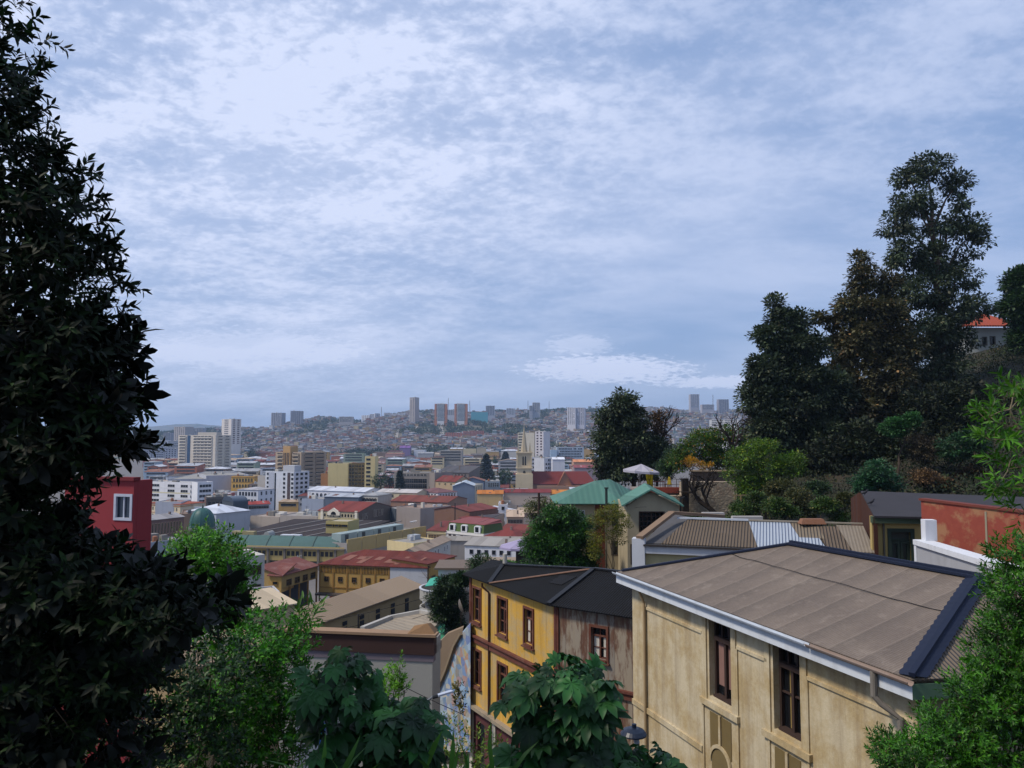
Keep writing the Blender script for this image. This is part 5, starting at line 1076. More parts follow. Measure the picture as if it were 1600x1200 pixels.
# roof
AP = atz(1235, 850, EYE - 3.72); RB = atz(1530, 903, EYE - 3.72)
Lr, Rr_ = L3.copy(), R3.copy()
bk = inn * 9.0
back_l = L3 + inn * 8.8; back_r = RB + (RB - R3) * .9; back_r.z = zE
RX = atz(1640, 1052, zE)
def corner_slab(name, pts, mat, th=.06):
    b = MB(); b.slab(pts, th); return b.build(name, mat, T, off=OFF)
dn = (AP - (L3 + R3) / 2); fall = Vector((inn.x, inn.y, .42)).normalized()
ROOFB = newmat('felt roof'); m_, t__, b__ = ROOFB
g_ = nd(t__, 'ShaderNodeTexCoord').outputs['Object']
dt = nd(t__, 'ShaderNodeVectorMath', {0: g_, 1: F0.u}, operation='DOT_PRODUCT').outputs['Value']
dt2 = nd(t__, 'ShaderNodeVectorMath', {0: g_, 1: inn}, operation='DOT_PRODUCT').outputs['Value']
wob = nd(t__, 'ShaderNodeMath', {0: noise(t__, g_, .8, 3), 1: .16}, operation='MULTIPLY').outputs[0]
saw = nd(t__, 'ShaderNodeMath', {0: nd(t__, 'ShaderNodeMath', {0: nd(t__, 'ShaderNodeMath', {0: dt, 1: wob}, operation='ADD').outputs[0], 1: .98}, operation='DIVIDE').outputs[0]}, operation='FRACT').outputs[0]
cc = mixc(t__, ramp(t__, noise(t__, g_, .5, 6, .65), .35, .7), hx('5d5148'), hx('74675b'))
cc = mixc(t__, nd(t__, 'ShaderNodeMapRange', {'Value': saw, 'From Min': 0, 'From Max': .55, 'To Min': .5, 'To Max': 0}).outputs[0], cc, hx('3c342e'))  # soft shading along each sheet seam, painted into the roof colour
cc = mixc(t__, nd(t__, 'ShaderNodeMapRange', {'Value': saw, 'From Min': .88, 'From Max': 1.0, 'To Min': 0, 'To Max': .22}).outputs[0], cc, hx('9a8c7e'))
wav = nd(t__, 'ShaderNodeMath', {0: nd(t__, 'ShaderNodeMath', {0: dt, 1: 2 * math.pi / .076}, operation='MULTIPLY').outputs[0]}, operation='SINE').outputs[0]
cc = mixc(t__, nd(t__, 'ShaderNodeMapRange', {'Value': wav, 'From Min': -1, 'From Max': 0.4, 'To Min': .3, 'To Max': 0}).outputs[0], cc, hx('2e2824'))
cc = mixc(t__, nd(t__, 'ShaderNodeMath', {0: ramp(t__, noise(t__, g_, 1.7, 8, .75), .54, .7), 1: .5}, operation='MULTIPLY').outputs[0], cc, hx('8c8074'))
cc = mixc(t__, nd(t__, 'ShaderNodeMath', {0: ramp(t__, noise(t__, g_, 22, 3, .6), .64, .7), 1: .5}, operation='MULTIPLY').outputs[0], cc, hx('28221e'))
cc = mixc(t__, .22, cc, mixc(t__, noise(t__, g_, 11, 5), hx('3a332d'), hx('9c9084')))
t__.links.new(cc, b__.inputs['Base Color']); b__.inputs['Roughness'].default_value = .85
hsum = nd(t__, 'ShaderNodeMath', {0: wav, 1: nd(t__, 'ShaderNodeMath', {0: saw, 1: 2.4}, operation='MULTIPLY').outputs[0]}, operation='ADD').outputs[0]
t__.links.new(nd(t__, 'ShaderNodeBump', {'Height': hsum, 'Strength': .45, 'Distance': .012}).outputs[0], b__.inputs['Normal'])
ROOFM = m_; CORR = sheet('6e6357', tuple((RX - R3).normalized()), .11, .2, '4a4038', .8, bump=.9)
corner_slab('roof', [L3, R3, RB, AP], ROOFM)
corner_slab('roof_end', [R3, RX, RB + Vector((2.2, 2.0, -.15)), RB], CORR)
corner_slab('roof_back', [AP, RB, back_r, back_l + F0.u * 5], ROOFM); corner_slab('roof_hip', [back_l, L3, AP, back_l + F0.u * 5], sheet('7a5a4a', tuple(inn), .076, .5))
# joint crack between the upper and lower sheets
def lerp(a, c, t): return a + (c - a) * t
b = MB(); up = Vector((0, 0, .012)); p0, p1 = lerp(L3, AP, .66), lerp(R3, RB, .58); k = 26; rj = random.Random(2); prev = None
for i in range(k + 1):
    q = lerp(p0, p1, i / k) + up + fall * rj.uniform(-.03, .03)
    if prev is not None: b.beam(prev, q, .022, .012)
    prev = q
b.build('sheet_joint', flat('1e1a17', .9), T, off=OFF)
# navy flashing along ridge and hip
NAVY = flat('131d33', .75, 0, .25, 3)
b = MB(); h = .03
b.beam(AP + Vector((0, 0, h)), RB + Vector((0, 0, h)), .34, .07); b.beam(AP + Vector((0, 0, h + .06)), RB + Vector((0, 0, h + .06)), .1, .08)
b.beam(lerp(L3, AP, .03) + Vector((0, 0, h)), AP + Vector((0, 0, h)), .26, .06)
b.build('ridge_flashing', NAVY, T, off=OFF)
b = MB(); side = (RX - R3).normalized(); ud = (RB - R3); hp0 = R3 + Vector((0, 0, h)); hp1 = RB + Vector((0, 0, h))
n_ = 40; a1 = -F0.u * .38; a2 = side * .38
for i in range(n_):
    q0, q1 = lerp(hp0, hp1, i / n_), lerp(hp0, hp1, (i + 1) / n_); j0 = .9 + .1 * (i % 2); j1 = .9 + .1 * ((i + 1) % 2)
    b.face([q0 + a1 * j0, q0 + Vector((0, 0, .05)), q1 + Vector((0, 0, .05)), q1 + a1 * j1]); b.face([q0 + Vector((0, 0, .05)), q0 + a2 * j0, q1 + a2 * j1, q1 + Vector((0, 0, .05))])
b.beam(hp0 + Vector((0, 0, .07)), hp1 + Vector((0, 0, .07)), .12, .09); b.build('hip_flashing', NAVY, T, off=OFF)
# fascia board and gutter
b = MB(); dz = Vector((0, 0, 1)); Lx = L3 - F0.u * .12
b.hexa([Lx - dz * .42, R3 - dz * .42, R3 - dz * .42 + inn * .05, Lx - dz * .42 + inn * .05], [Lx - dz * .09, R3 - dz * .09, R3 - dz * .09 + inn * .05, Lx - dz * .09 + inn * .05])
b.hexa([Lx - dz * .42 + inn * .051, R3 - dz * .42 + inn * .051, R3 - dz * .42 + inn * .5, Lx - dz * .42 + inn * .5], [Lx - dz * .39 + inn * .051, R3 - dz * .39 + inn * .051, R3 - dz * .39 + inn * .5, Lx - dz * .39 + inn * .5])
b.build('fascia', plaster('c6ccd4', .25, 2, .35, stc='8a8a88', rough=.6), T, off=OFF)
def gutter(P, Q, mat, n, r=.085, name='gutter'):
    b = MB(); d = (Q - P).normalized(); k = 7; S = []
    for q in (P, Q): S.append([q + n * (r * (1 + math.cos(a))) - dz * (.03 + r * math.sin(a)) for a in np.linspace(0, math.pi, k)])
    for i in range(k - 1): b.face([S[0][i], S[1][i], S[1][i + 1], S[0][i + 1]]); b.face([S[0][i + 1] - dz * .004, S[1][i + 1] - dz * .004, S[1][i] - dz * .004, S[0][i] - dz * .004])
    b.beam(P + n * (2 * r) - dz * .03, Q + n * (2 * r) - dz * .03, .02, .02)
    return b.build(name, mat, T, off=OFF)
gutter(Lx, lerp(L3, R3, .77), plaster('b4bcc6', .4, 2, .3, stc='6a6660', rough=.5), F0.n); gutter(lerp(L3, R3, .772), R3 + F0.u * .05, sheet('8a7a70', (1, 0, 0), 3, .8, '6a4430', .9, bump=0), F0.n)
b = MB(); b.hexa([R3 - dz * .42, RX - dz * .42, RX - dz * .42 - side.cross(dz) * .05, R3 - dz * .42 - side.cross(dz) * .05], [R3 - dz * .1, RX - dz * .1, RX - dz * .1 - side.cross(dz) * .05, R3 - dz * .1 - side.cross(dz) * .05]); b.build('end_fascia', plaster('4f6a52', .4, 2), T, off=OFF)
b = MB(); pl_ = [F.px(1010, 920), F.px(1010, 935)]; tp = pl_[1][0]; b.tube([F.P(tp, zE - .45, .3), F.P(tp, zE - .9, .1), F.P(tp, gB + 2, .1)], .05, 8); b.build('downpipe', plaster('a08a68', .4, 2), T, off=OFF)
b = MB(); tq = F.px(1414, 1120)[0]; b.tube([F.P(tq - .34, zE - .08, .5), F.P(tq - .34, zE - .62, .5), F.P(tq - .25, zE - .78, .4), F.P(tq, zE - 1.05, .12), F.P(tq, gB, .12)], [.075, .075, .07, .07, .07], 10); b.build('downpipe', sheet('7a746c', (0, 0, 1), .8, .5, '5a3a2a', .6, bump=0), T, off=OFF)

# ---------------------------------------------------------------- yellow house with black roof
zY = EYE - 7.6
C0, C1, C2 = atz(722, 897, zY), atz(857, 945, zY), atz(1005, 967, zY)
FY = Fr(C0, C1); FY = Fr(FY.A - FY.n * .4 + FY.u * .3, Vector((C1.x, C1.y, 0)) - FY.n * .4); FR = Fr(FY.P(FY.L, 0), Vector((C2.x, C2.y, 0)) + Vector((0, .4, 0)))
gY = 31.2
T = thing('yellow_house', 'weathered yellow sheet clad house with black corrugated roof, red framed windows and maroon base', 'house', (FY.A.x, FY.A.y, gY)); OFF = W(T)
wins_y = [(740, 918, 751, 974), (779, 934, 792, 994), (820, 950, 833, 1010)]; lows = [(740, 1014, 751, 1074), (779, 1036, 792, 1102), (822, 1060, 835, 1126)]
HY_ = [wpx(FY, *q) for q in wins_y]; HL_ = [wpx(FY, *q) for q in lows]
zc1 = FY.px(724, 985)[1]; zc2 = FY.px(724, 1088)[1]
YEL = newmat('yellow sheet'); m_, t__, b__ = YEL
g_ = nd(t__, 'ShaderNodeTexCoord').outputs['Object']; dt = nd(t__, 'ShaderNodeVectorMath', {0: g_, 1: FY.u}, operation='DOT_PRODUCT').outputs['Value']
fl = nd(t__, 'ShaderNodeMath', {0: nd(t__, 'ShaderNodeMath', {0: dt, 1: .82}, operation='DIVIDE').outputs[0]}, operation='FLOOR').outputs[0]; fc_ = nd(t__, 'ShaderNodeMath', {0: nd(t__, 'ShaderNodeMath', {0: dt, 1: .82}, operation='DIVIDE').outputs[0]}, operation='FRACT').outputs[0]
wn = nd(t__, 'ShaderNodeTexWhiteNoise', {'W': fl}, noise_dimensions='1D').outputs['Value']
yc = mixc(t__, wn, hx('d2a440'), hx('bb9238'))
pch = ramp(t__, noise(t__, g_, .7, 7, .72), .48, .62)
yc = mixc(t__, nd(t__, 'ShaderNodeMath', {0: pch, 1: .75}, operation='MULTIPLY').outputs[0], yc, hx('a09880'))
yc = mixc(t__, nd(t__, 'ShaderNodeMath', {0: ramp(t__, noise(t__, g_, 3.2, 5, .6, (1, 1, .06)), .55, .75), 1: .55}, operation='MULTIPLY').outputs[0], yc, hx('4f3216'))
yc = mixc(t__, nd(t__, 'ShaderNodeMapRange', {'Value': fc_, 'From Min': 0, 'From Max': .045, 'To Min': .8, 'To Max': 0}).outputs[0], yc, hx('4a3416'))
yc = mixc(t__, .25, yc, mixc(t__, noise(t__, g_, 12, 4), hx('5a4416'), hx('e0b050')))
t__.links.new(yc, b__.inputs['Base Color']); b__.inputs['Roughness'].default_value = .75
t__.links.new(nd(t__, 'ShaderNodeBump', {'Height': nd(t__, 'ShaderNodeMapRange', {'Value': fc_, 'From Min': 0, 'From Max': .05}).outputs[0], 'Strength': .5, 'Distance': .02}).outputs[0], b__.inputs['Normal'])
b = MB(); wall_with_holes(FY, b, 0, FY.L, zc2, zY - .02, HY_ + HL_, .25); b.build('yellow_wall', m_, T, off=OFF)
b = MB(); RW = wpx(FR, 924, 979, 948, 1032); RW2 = wpx(FR, 924, 1098, 950, 1148)
wall_with_holes(FR, b, 0.03, FR.L + 3, gY, zY - .02, [RW, RW2], .25)
RUS = newmat('rusted sheet'); m_, t__, b__ = RUS; g_ = nd(t__, 'ShaderNodeTexCoord').outputs['Object']
dt = nd(t__, 'ShaderNodeVectorMath', {0: g_, 1: FR.u}, operation='DOT_PRODUCT').outputs['Value']; q_ = nd(t__, 'ShaderNodeMath', {0: dt, 1: .82}, operation='DIVIDE').outputs[0]
wn = nd(t__, 'ShaderNodeTexWhiteNoise', {'W': nd(t__, 'ShaderNodeMath', {0: q_}, operation='FLOOR').outputs[0]}, noise_dimensions='1D').outputs['Value']; fc_ = nd(t__, 'ShaderNodeMath', {0: q_}, operation='FRACT').outputs[0]
rc_ = mixc(t__, wn, hx('7e7870'), hx('968a78')); rc_ = mixc(t__, nd(t__, 'ShaderNodeMath', {0: ramp(t__, noise(t__, g_, 1.3, 8, .72, (1, 1, .22)), .44, .52), 1: .9}, operation='MULTIPLY').outputs[0], rc_, hx('57301c'))
rc_ = mixc(t__, nd(t__, 'ShaderNodeMath', {0: ramp(t__, noise(t__, g_, 4, 5, .6, (1, 1, .08)), .5, .7), 1: .6}, operation='MULTIPLY').outputs[0], rc_, hx('8a7a60'))
rc_ = mixc(t__, nd(t__, 'ShaderNodeMapRange', {'Value': fc_, 'From Min': 0, 'From Max': .04, 'To Min': .7, 'To Max': 0}).outputs[0], rc_, hx('2e2018'))
t__.links.new(rc_, b__.inputs['Base Color']); b__.inputs['Roughness'].default_value = .7
b.build('rusty_wall', m_, T, off=OFF)
for h in HY_ + HL_: sash(FY, T, *h, curtain=[(.06, .45)] if h in (HY_[2],) else None)
sash(FR, T, *RW, curtain=[(.06, .44), (.7, .94)]); sash(FR, T, *RW2)
b = MB()
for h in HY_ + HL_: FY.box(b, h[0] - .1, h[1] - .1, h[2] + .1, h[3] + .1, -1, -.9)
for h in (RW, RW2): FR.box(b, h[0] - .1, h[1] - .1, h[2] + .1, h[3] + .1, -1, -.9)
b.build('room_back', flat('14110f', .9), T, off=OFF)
MRN = plaster('5a2c20', .4, 2, .4, stc='8a7060')
b = MB(); FY.box(b, -.1, zc1 - .3, FY.L + .08, zc1, -.01, .1); FY.box(b, -.12, zc1 + .001, FY.L + .1, zc1 + .1, -.01, .2); FR.box(b, .1, zc1 - .32, FR.L + 3, zc1 - .05, -.01, .1); FR.box(b, .1, zc1 - .049, FR.L + 3, zc1 + .05, -.01, .18); b.build('string_course', MRN, T, off=OFF)
b = MB(); FY.box(b, -.1, zc2 - .18, FY.L + .2, zc2 - .002, -.3, .28); b.build('base_ledge', plaster('8f8370', .5, 2, .4), T, off=OFF)
b = MB(); FY.box(b, -.08, zc2, .1, zY - .05, -.01, .07); FY.box(b, FY.L - .1, gY, FY.L + .07, zY - .05, -.01, .07); FR.box(b, .04, zc1, .16, zY - .05, -.01, .07); b.build('corner_board', MRN, T, off=OFF)
b = MB(); DH = wpx(FY, 746, 1126, 757, 1170); WH = wpx(FY, 787, 1150, 800, 1185)
wall_with_holes(FY, b, .0, FY.L, gY - 2, zc2 - .19, [(DH[0], gY - 2, DH[2], DH[3])], .2); b.build('base_wall', plaster('4f2628', .35, 1.5, .3), T, off=OFF)
b = MB(); FY.box(b, DH[0] - .02, gY - 2, DH[2] + .02, DH[3], -.7, -.6); b.build('doorway', flat('16100e'), T, off=OFF)
for tt in (0.05, 2.6): b = MB(); FY.box(b, tt, gY - 2, tt + .32, zc2 - .2, -.01, .08); b.build('white_pilaster', plaster('b9b4a4', .4, 3), T, off=OFF)
b = MB(); tp = FY.px(766, 960)[0]; b.tube([FY.P(tp - .25, zY - .12, .35), FY.P(tp - .25, zY - .3, .35), FY.P(tp, zY - .6, .08), FY.P(tp, zc2, .08)], .055, 8); b.build('downpipe', flat('3a1e16'), T, off=OFF)
# roof
P1 = atz(786, 883, zY + .62); P2 = atz(928, 889.5, zY + 1.05); E_ = lerp(C0, C1, .36); C2b = atz(1020, 970, zY); K1 = P1 + Vector((1, 6, -.9)); K2 = P2 + Vector((2, 6, -1.4)); KR = C2b + Vector((3, 9, 0))
BR1 = sheet('0c0d10', tuple(FY.u), .12, .12, '241f1e', .95, bump=.6, panel=1.4); BR2 = sheet('0e0f13', tuple(FR.u), .12, .12, '241f1e', .95, bump=.6, panel=1.4)
b = MB(); b.slab([C0, E_, P1], .06); b.slab([E_, C1, P2], .06); b.slab([E_, P2, P1], .06); b.slab([C0 + Vector((1.5, 5, 0)), C0, P1, K1], .06); b.slab([P1, P2, K2, K1], .06); b.build('roof', BR1, T, off=OFF)
b = MB(); RG = P2 + (C2b - C1).normalized() * 5.5; b.slab([C1, C2b, RG, P2], .06); b.slab([P2, RG, RG + Vector((0, 5, -1)), K2], .06); b.build('roof_right', BR2, T, off=OFF)
u3 = Vector((0, 0, .05)); b = MB(); b.beam(E_ + u3, P1 + u3, .22, .08); b.beam(C1 + u3, P2 + u3, .24, .09); b.beam(P1 + u3, P2 + u3, .2, .06); b.beam(P2 + u3, RG + u3, .24, .08); b.build('hip_cap', flat('15161a', .5), T, off=OFF)
b = MB(); b.beam(E_ + u3, P2 + u3, .14, .05); b.build('flashing', flat('8a6a58', .7), T, off=OFF)
def onr(u, v, h=.03): return E_ + (C1 - E_) * u + (P2 - E_) * v + Vector((0, 0, h))
b = MB(); b.slab([onr(.28, .42), onr(.42, .45), onr(.2, .72), onr(.06, .66)], .02)
b.build('roof_patch', sheet('17181c', tuple(FY.u), .12, .1, rough=.95), T, off=OFF)
b = MB(); q = P1 + Vector((.1, 0, .1)); b.tube([q, q + dz * .5], .12, 10); b.build('roof_vent', flat('a8a49a'), T, off=OFF)
q = FY.px(731, 947); c_ = FY.P(q[0], q[1], .55); T2 = thing('satellite_dish', 'satellite dish seen edge on, fixed to the yellow wall beside its first window', 'satellite dish', tuple(c_)); b = MB()
b.lathe([(.02, 0), (.2, .03), (.34, .1), (.42, .17)], seg=20); o = b.build('dish', flat('6a625a', .5), T2); o.rotation_euler = (R(10), R(72), R(20)); o.data.materials[0].use_backface_culling = False
b = MB(); b.tube([c_, FY.P(q[0], q[1] - .25, .0) + FY.u * .15], .025, 6); b.tube([c_, c_ + Vector((-.3, -.2, .05))], .012, 5); b.build('bracket', flat('3a3632'), T2, off=W(T2))

# ---------------------------------------------------------------- house with green metal roof
T = thing('green_roof_house', 'two part cream house with patinated green metal roofs and latticed windows', 'house', tuple(at(940, 890, 62))[:2] + (33,)); OFF = W(T)
zG = zpx(787, 60); A_ = at(866, 787, 60); B_ = at(976, 789, 60); GRN = sheet('4c7468', (1, 0, 0), .45, .7, '7f9488', .75, bump=.12, big=.7, panel=.9)
A_.z = B_.z = zG; ap = at(930, 751, 63.5); ap2 = ap + Vector((1.5, 2, 0)); bk1 = A_ + Vector((0, 7.5, 0)); bk2 = B_ + Vector((2.5, 7.5, 0))
b = MB(); b.slab([A_, B_, ap], .08); b.slab([bk1, A_, ap, ap2], .08); b.slab([B_, bk2, ap2, ap], .08); b.slab([bk2, bk1, ap2], .08); b.build('roof', GRN, T, off=OFF)
FG = Fr((A_.x + 1.0, 60.6), (B_.x - .1, 60.6)); CRM = plaster('a89c82', .45, .8, .4, stc='7a6a52')
h1 = wpx(FG, 897, 797, 914, 818); h2 = wpx(FG, 955, 845, 973, 868); h3 = wpx(FG, 956, 798, 974, 822)
b = MB(); wall_with_holes(FG, b, 0, FG.L, 33, zG - .02, [h1, h2, h3], .25); b.box(FG.A.x, FG.A.y + .26, 33, FG.A.x + .3, FG.A.y + 6.5, zG - .02); b.build('wall', CRM, T, off=OFF)
b = MB(); s_ = FG.px(930, 830)[0]; FG.box(b, s_, 33, s_ + .75, zG - .03, -.01, .06); b.build('pilaster', plaster('6a3626', .3, 1), T, off=OFF)
WHT = flat('b8bac0', .6)
for h in (h1, h2, h3):
    t0, z0, t1, z1 = h; b = MB(); ring(FG, b, t0, z0, t1, z1, .07, -.2, .02); wn_ = b.build('window', WHT if h is h1 else flat('4a4038'), T, off=OFF)
    b = MB(); FG.box(b, t0, z0, t1, z1, -.25, -.19); b.build('pane', PANE, wn_, off=OFF)
    if h is h1:
        b = MB(); tm = (t0 + t1) / 2; FG.box(b, tm - .06, z0 + .07, tm + .06, z1 - .07, -.18, -.06); zd = z0 + (z1 - z0) * .5
        for a in (t0 + .07, tm + .06):
            c = a + (tm - t0) - .13; m = (a + c) / 2; zq = (zd + z1 - .07) / 2
            for e, f, g, k in ((a, zq, m, z1 - .07), (m, z1 - .07, c, zq), (c, zq, m, zd), (m, zd, a, zq)): FG.bar(b, e, f, g, k, .035, -.18, -.13)
            FG.box(b, a, zd - .02, c, zd + .02, -.18, -.12); FG.box(b, m - .018, z0 + .07, m + .018, zd - .021, -.18, -.13); zq = (z0 + zd) / 2; FG.box(b, a, zq - .018, m - .019, zq + .018, -.18, -.13); FG.box(b, m + .019, zq - .018, c, zq + .018, -.18, -.13)
        b.build('lattice', WHT, wn_, off=OFF)
# gabled wing
zW = zpx(790, 55); FW = Fr((at(980, 790, 55.6).x, 55.6), (at(1061, 790, 55.6).x, 55.6)); pk = at(1016.5, 764, 55); l_ = at(971, 790, 55); r_ = at(1069, 790, 55); bk = Vector((.8, 7, 0))
b = MB(); b.slab([l_, l_ + bk, pk + bk, pk][::-1], .1); b.slab([r_ + bk, r_, pk, pk + bk][::-1], .1); 
rw_ = b.build('wing_roof', GRN, T, off=OFF)
h4 = wpx(FW, 998, 799, 1039, 831); h5 = wpx(FW, 985, 850, 995, 882)
b = MB(); wall_with_holes(FW, b, 0, FW.L, 33, zW - .05, [h4, h5], .25); pkt = (pk.x - FW.A.x); FW.poly(b, [(0, zW - .05), (FW.L, zW - .05), (pkt, pk.z - .15)], -.25, 0); b.box(FW.A.x, 55.86, 33, FW.A.x + .25, 61, zW); b.build('wing_wall', CRM, T, off=OFF)
for h, kx, kz in ((h4, 6, 4), (h5, 2, 3)):
    t0, z0, t1, z1 = h; b = MB(); ring(FW, b, t0, z0, t1, z1, .08, -.2, .03)
    for i in range(1, kx): tt = t0 + (t1 - t0) * i / kx; w2 = .05 if i == kx // 2 else .02; FW.box(b, tt - w2, z0 + .08, tt + w2, z1 - .08, -.2, -.12)
    for i in range(1, kz): q = z0 + (z1 - z0) * i / kz; FW.box(b, t0 + .08, q - .02, t1 - .08, q + .02, -.2, -.13)
    wn_ = b.build('window', flat('3c2a20'), T, off=OFF); b = MB(); FW.box(b, t0, z0, t1, z1, -.25, -.201); b.build('pane', PANE, wn_, off=OFF)
b = MB(); p = at(947.5, 788, 58); b.tube([p, (p.x, p.y, zpx(763, 58))], .1, 8); b.tube([(p.x, p.y, zpx(763.5, 58)), (p.x, p.y, zpx(761.5, 58))], .16, 8); b.build('flue_pipe', flat('2c3834'), T, off=OFF)
b = MB(); p = at(947, 800, 59); b.tube([p, (p.x, p.y, 34)], .06, 6); b.build('downpipe', flat('6a6658'), T, off=OFF)

# ---------------------------------------------------------------- house with patched corrugated roof
T = thing('patched_roof_house', 'long low house with patched brown and white corrugated roof behind the big brown roof', 'house', tuple(at(1100, 900, 33))[:2] + (38.5,)); OFF = W(T)
zA = EYE - 4.7; zB = EYE - 3.9; a0, a1 = atz(1033, 849, zA), atz(1369, 864, zA); b0, b1 = atz(1058, 811, zB), atz(1348, 820, zB); av = (a1 - a0).normalized()
BRN_ = sheet('63574a', tuple(av), .13, .35, '8a7868', .8, bump=1.0); WHS = sheet('a4aebb', tuple(av), .13, .0, rough=.5, bump=1.0); TAN = sheet('7c7060', tuple(av), .13, .5, '5a4e44', .85, bump=1.0); GRY = flat('4b4a4c', .8, 0, .25, 2)
def rp(name, s0, s1, s2, s3, v0, v1, mat, lift=0.):
    q = [lerp(lerp(a0, a1, s0), lerp(b0, b1, s3), v0), lerp(lerp(a0, a1, s1), lerp(b0, b1, s2), v0), lerp(lerp(a0, a1, s1), lerp(b0, b1, s2), v1), lerp(lerp(a0, a1, s0), lerp(b0, b1, s3), v1)]
    b = MB(); b.slab([x + Vector((0, 0, lift)) for x in q], .05); return b.build(name, mat, T, off=OFF)
r_ = rp('roof', 0, .47, .40, .06, 0, 1, BRN_); rp('roof_sheet', .472, .70, .62, .402, 0, 1, WHS, .012); rp('roof_sheet', .70, .79, .72, .62, 0, .42, WHS, .02); rp('roof_sheet', .702, .81, .76, .622, .42, 1, TAN, .006); rp('roof_sheet', .79, .9, .86, .76, 0, .9, BRN_, .0); rp('roof_sheet', .902, 1, 1, .862, 0, .96, sheet('7d7468', tuple(av), .13, .6, '5a4e44', .9, bump=.3), .004)
b = MB(); w0 = atz(1003, 849, zA - .05); w1 = atz(1050, 800, zB + .1); b.slab([w0, a0 + Vector((.3, 0, 0)), b0 + Vector((1.2, 0, 0)), w1 + Vector((0, 0, -.1))], .05); b.build('lead_valley', GRY, T, off=OFF)
b = MB(); c0_ = atz(999, 840, zA + .25); c1_ = atz(1050, 801, zB + .3); b.beam(c0_, c1_, .34, .14); b.beam(c1_, c1_ + Vector((2.6, .8, -.25)), .3, .14); b.build('parapet_coping', plaster('7a6450', .4, 3, .3), T, off=OFF)
b = MB(); b.beam(lerp(b0, b1, .0) + Vector((0, 0, .06)), lerp(b0, b1, .4) + Vector((0, 0, .06)), .16, .07); b.build('ridge_cap', flat('b4bcc6', .5), T, off=OFF); b = MB(); b.beam(lerp(b0, b1, .4) + Vector((0, 0, .05)), b1 + Vector((0, 0, .05)), .14, .06); b.build('ridge_cap', flat('8a8274', .7), T, off=OFF)
FB = Fr((a0.x - 1.0, a0.y + .25), (a1.x, a1.y + .25)); b = MB(); FB.box(b, -.1, zA - .42, FB.L, zA - .1, .0, .2); b.build('fascia', plaster('b6bac0', .3, 2), T, off=OFF)
b = MB(); FB.box(b, 0, 36, FB.L, zA - .12, -.25, -.002); b.build('wall', plaster('a89f7a', .3, 1), T, off=OFF); b = MB(); FB.box(b, -.2, 36, .35, zA + .2, -.3, .25); b.build('end_pier', plaster('b9bdc4', .3, 2), T, off=OFF)
b = MB(); FB.box(b, .3, zA - .1, FB.L, zA - .03, .1, .32); b.build('gutter', flat('2e2a28'), T, off=OFF)
b = MB(); q = lerp(b0, b1, .73) + Vector((0, -.2, .1)); b.hexa([q + Vector(v) for v in ((-.55, -.25, -.1), (.55, -.25, -.1), (.55, .25, -.1), (-.55, .25, -.1))], [q + Vector(v) for v in ((-.45, -.15, .12), (.45, -.15, .12), (.45, .15, .12), (-.45, .15, .12))]); b.build('roof_hatch', plaster('7d5640', .4, 3), T, off=OFF)

# ---------------------------------------------------------------- cottage with rusted flank
T = thing('dark_roof_cottage', 'small cream cottage with charcoal roof, rusted sheet flank and green door', 'house', tuple(at(1400, 870, 31))[:2] + (42,)); OFF = W(T)
Ye = 31.0; e0, e1 = at(1366, 806, Ye), at(1640, 812, Ye - 1); t0_, t1_ = at(1345, 767, 36.5), at(1640, 778, 35.5)
b = MB(); b.slab([e0, e1, t1_, t0_], .08); b.build('roof', flat('343236', .75, 0, .3, 1.5), T, off=OFF)
FC = Fr((e0.x + .05, Ye + .35), (e1.x, Ye - .5)); dh = wpx(FC, 1392, 831, 1424, 874); zCe = e0.z
b = MB(); wall_with_holes(FC, b, 0, FC.L, 42, zCe - .05, [(dh[0], 42, dh[2], dh[3])], .25); b.build('wall', plaster('a8945c', .35, 1.2, .4), T, off=OFF)
b = MB(); FC.box(b, -.05, zCe - .3, 1.9, zCe - .04, .0, .3); b.build('fascia', plaster('33402c', .4, 2), T, off=OFF)
b = MB(); ring(FC, b, dh[0] - .14, 42, dh[2] + .14, dh[3] + .14, .14, -.2, .05); b.box; dr_ = b.build('door_frame', flat('26332a', .6), T, off=OFF)
b = MB(); tm = (dh[0] + dh[2]) / 2
for a, c in ((dh[0], tm - .01), (tm + .01, dh[2])): ring(FC, b, a, 42.4, c, dh[3] - .38, .1, -.2, -.1); FC.box(b, a + .1, 43.0, c - .1, 43.1, -.2, -.11)
FC.box(b, dh[0], dh[3] - .36, dh[2], dh[3] - .3, -.2, -.1); b.build('door', flat('2b382e', .6), T, off=OFF)
b = MB(); FC.box(b, dh[0], 42.3, dh[2], dh[3], -.26, -.19); b.build('pane', glass('39433f', .2), T, off=OFF)
b = MB(); tq = FC.px(1380, 830)[0]; b.tube([FC.P(tq, zCe - .3, .06), FC.P(tq, 42, .06)], .04, 6); b.build('downpipe', flat('5a5448'), T, off=OFF)
s0, s1 = at(1345, 768.5, 36.4), at(1366, 808, Ye); b = MB(); b.hexa([(s0.x, s0.y, 42), (s1.x, s1.y + .05, 42), (s1.x, s1.y + .05, s1.z - .03), (s0.x, s0.y, s0.z - .05)], [(s0.x + .15, s0.y, 42), (s1.x + .15, s1.y + .05, 42), (s1.x + .15, s1.y + .05, s1.z - .03), (s0.x + .15, s0.y, s0.z - .05)]); b.build('rusty_flank', sheet('4a2c20', (0, 1, 0), .3, .8, '2e1810', .9, bump=.6), T, off=OFF)
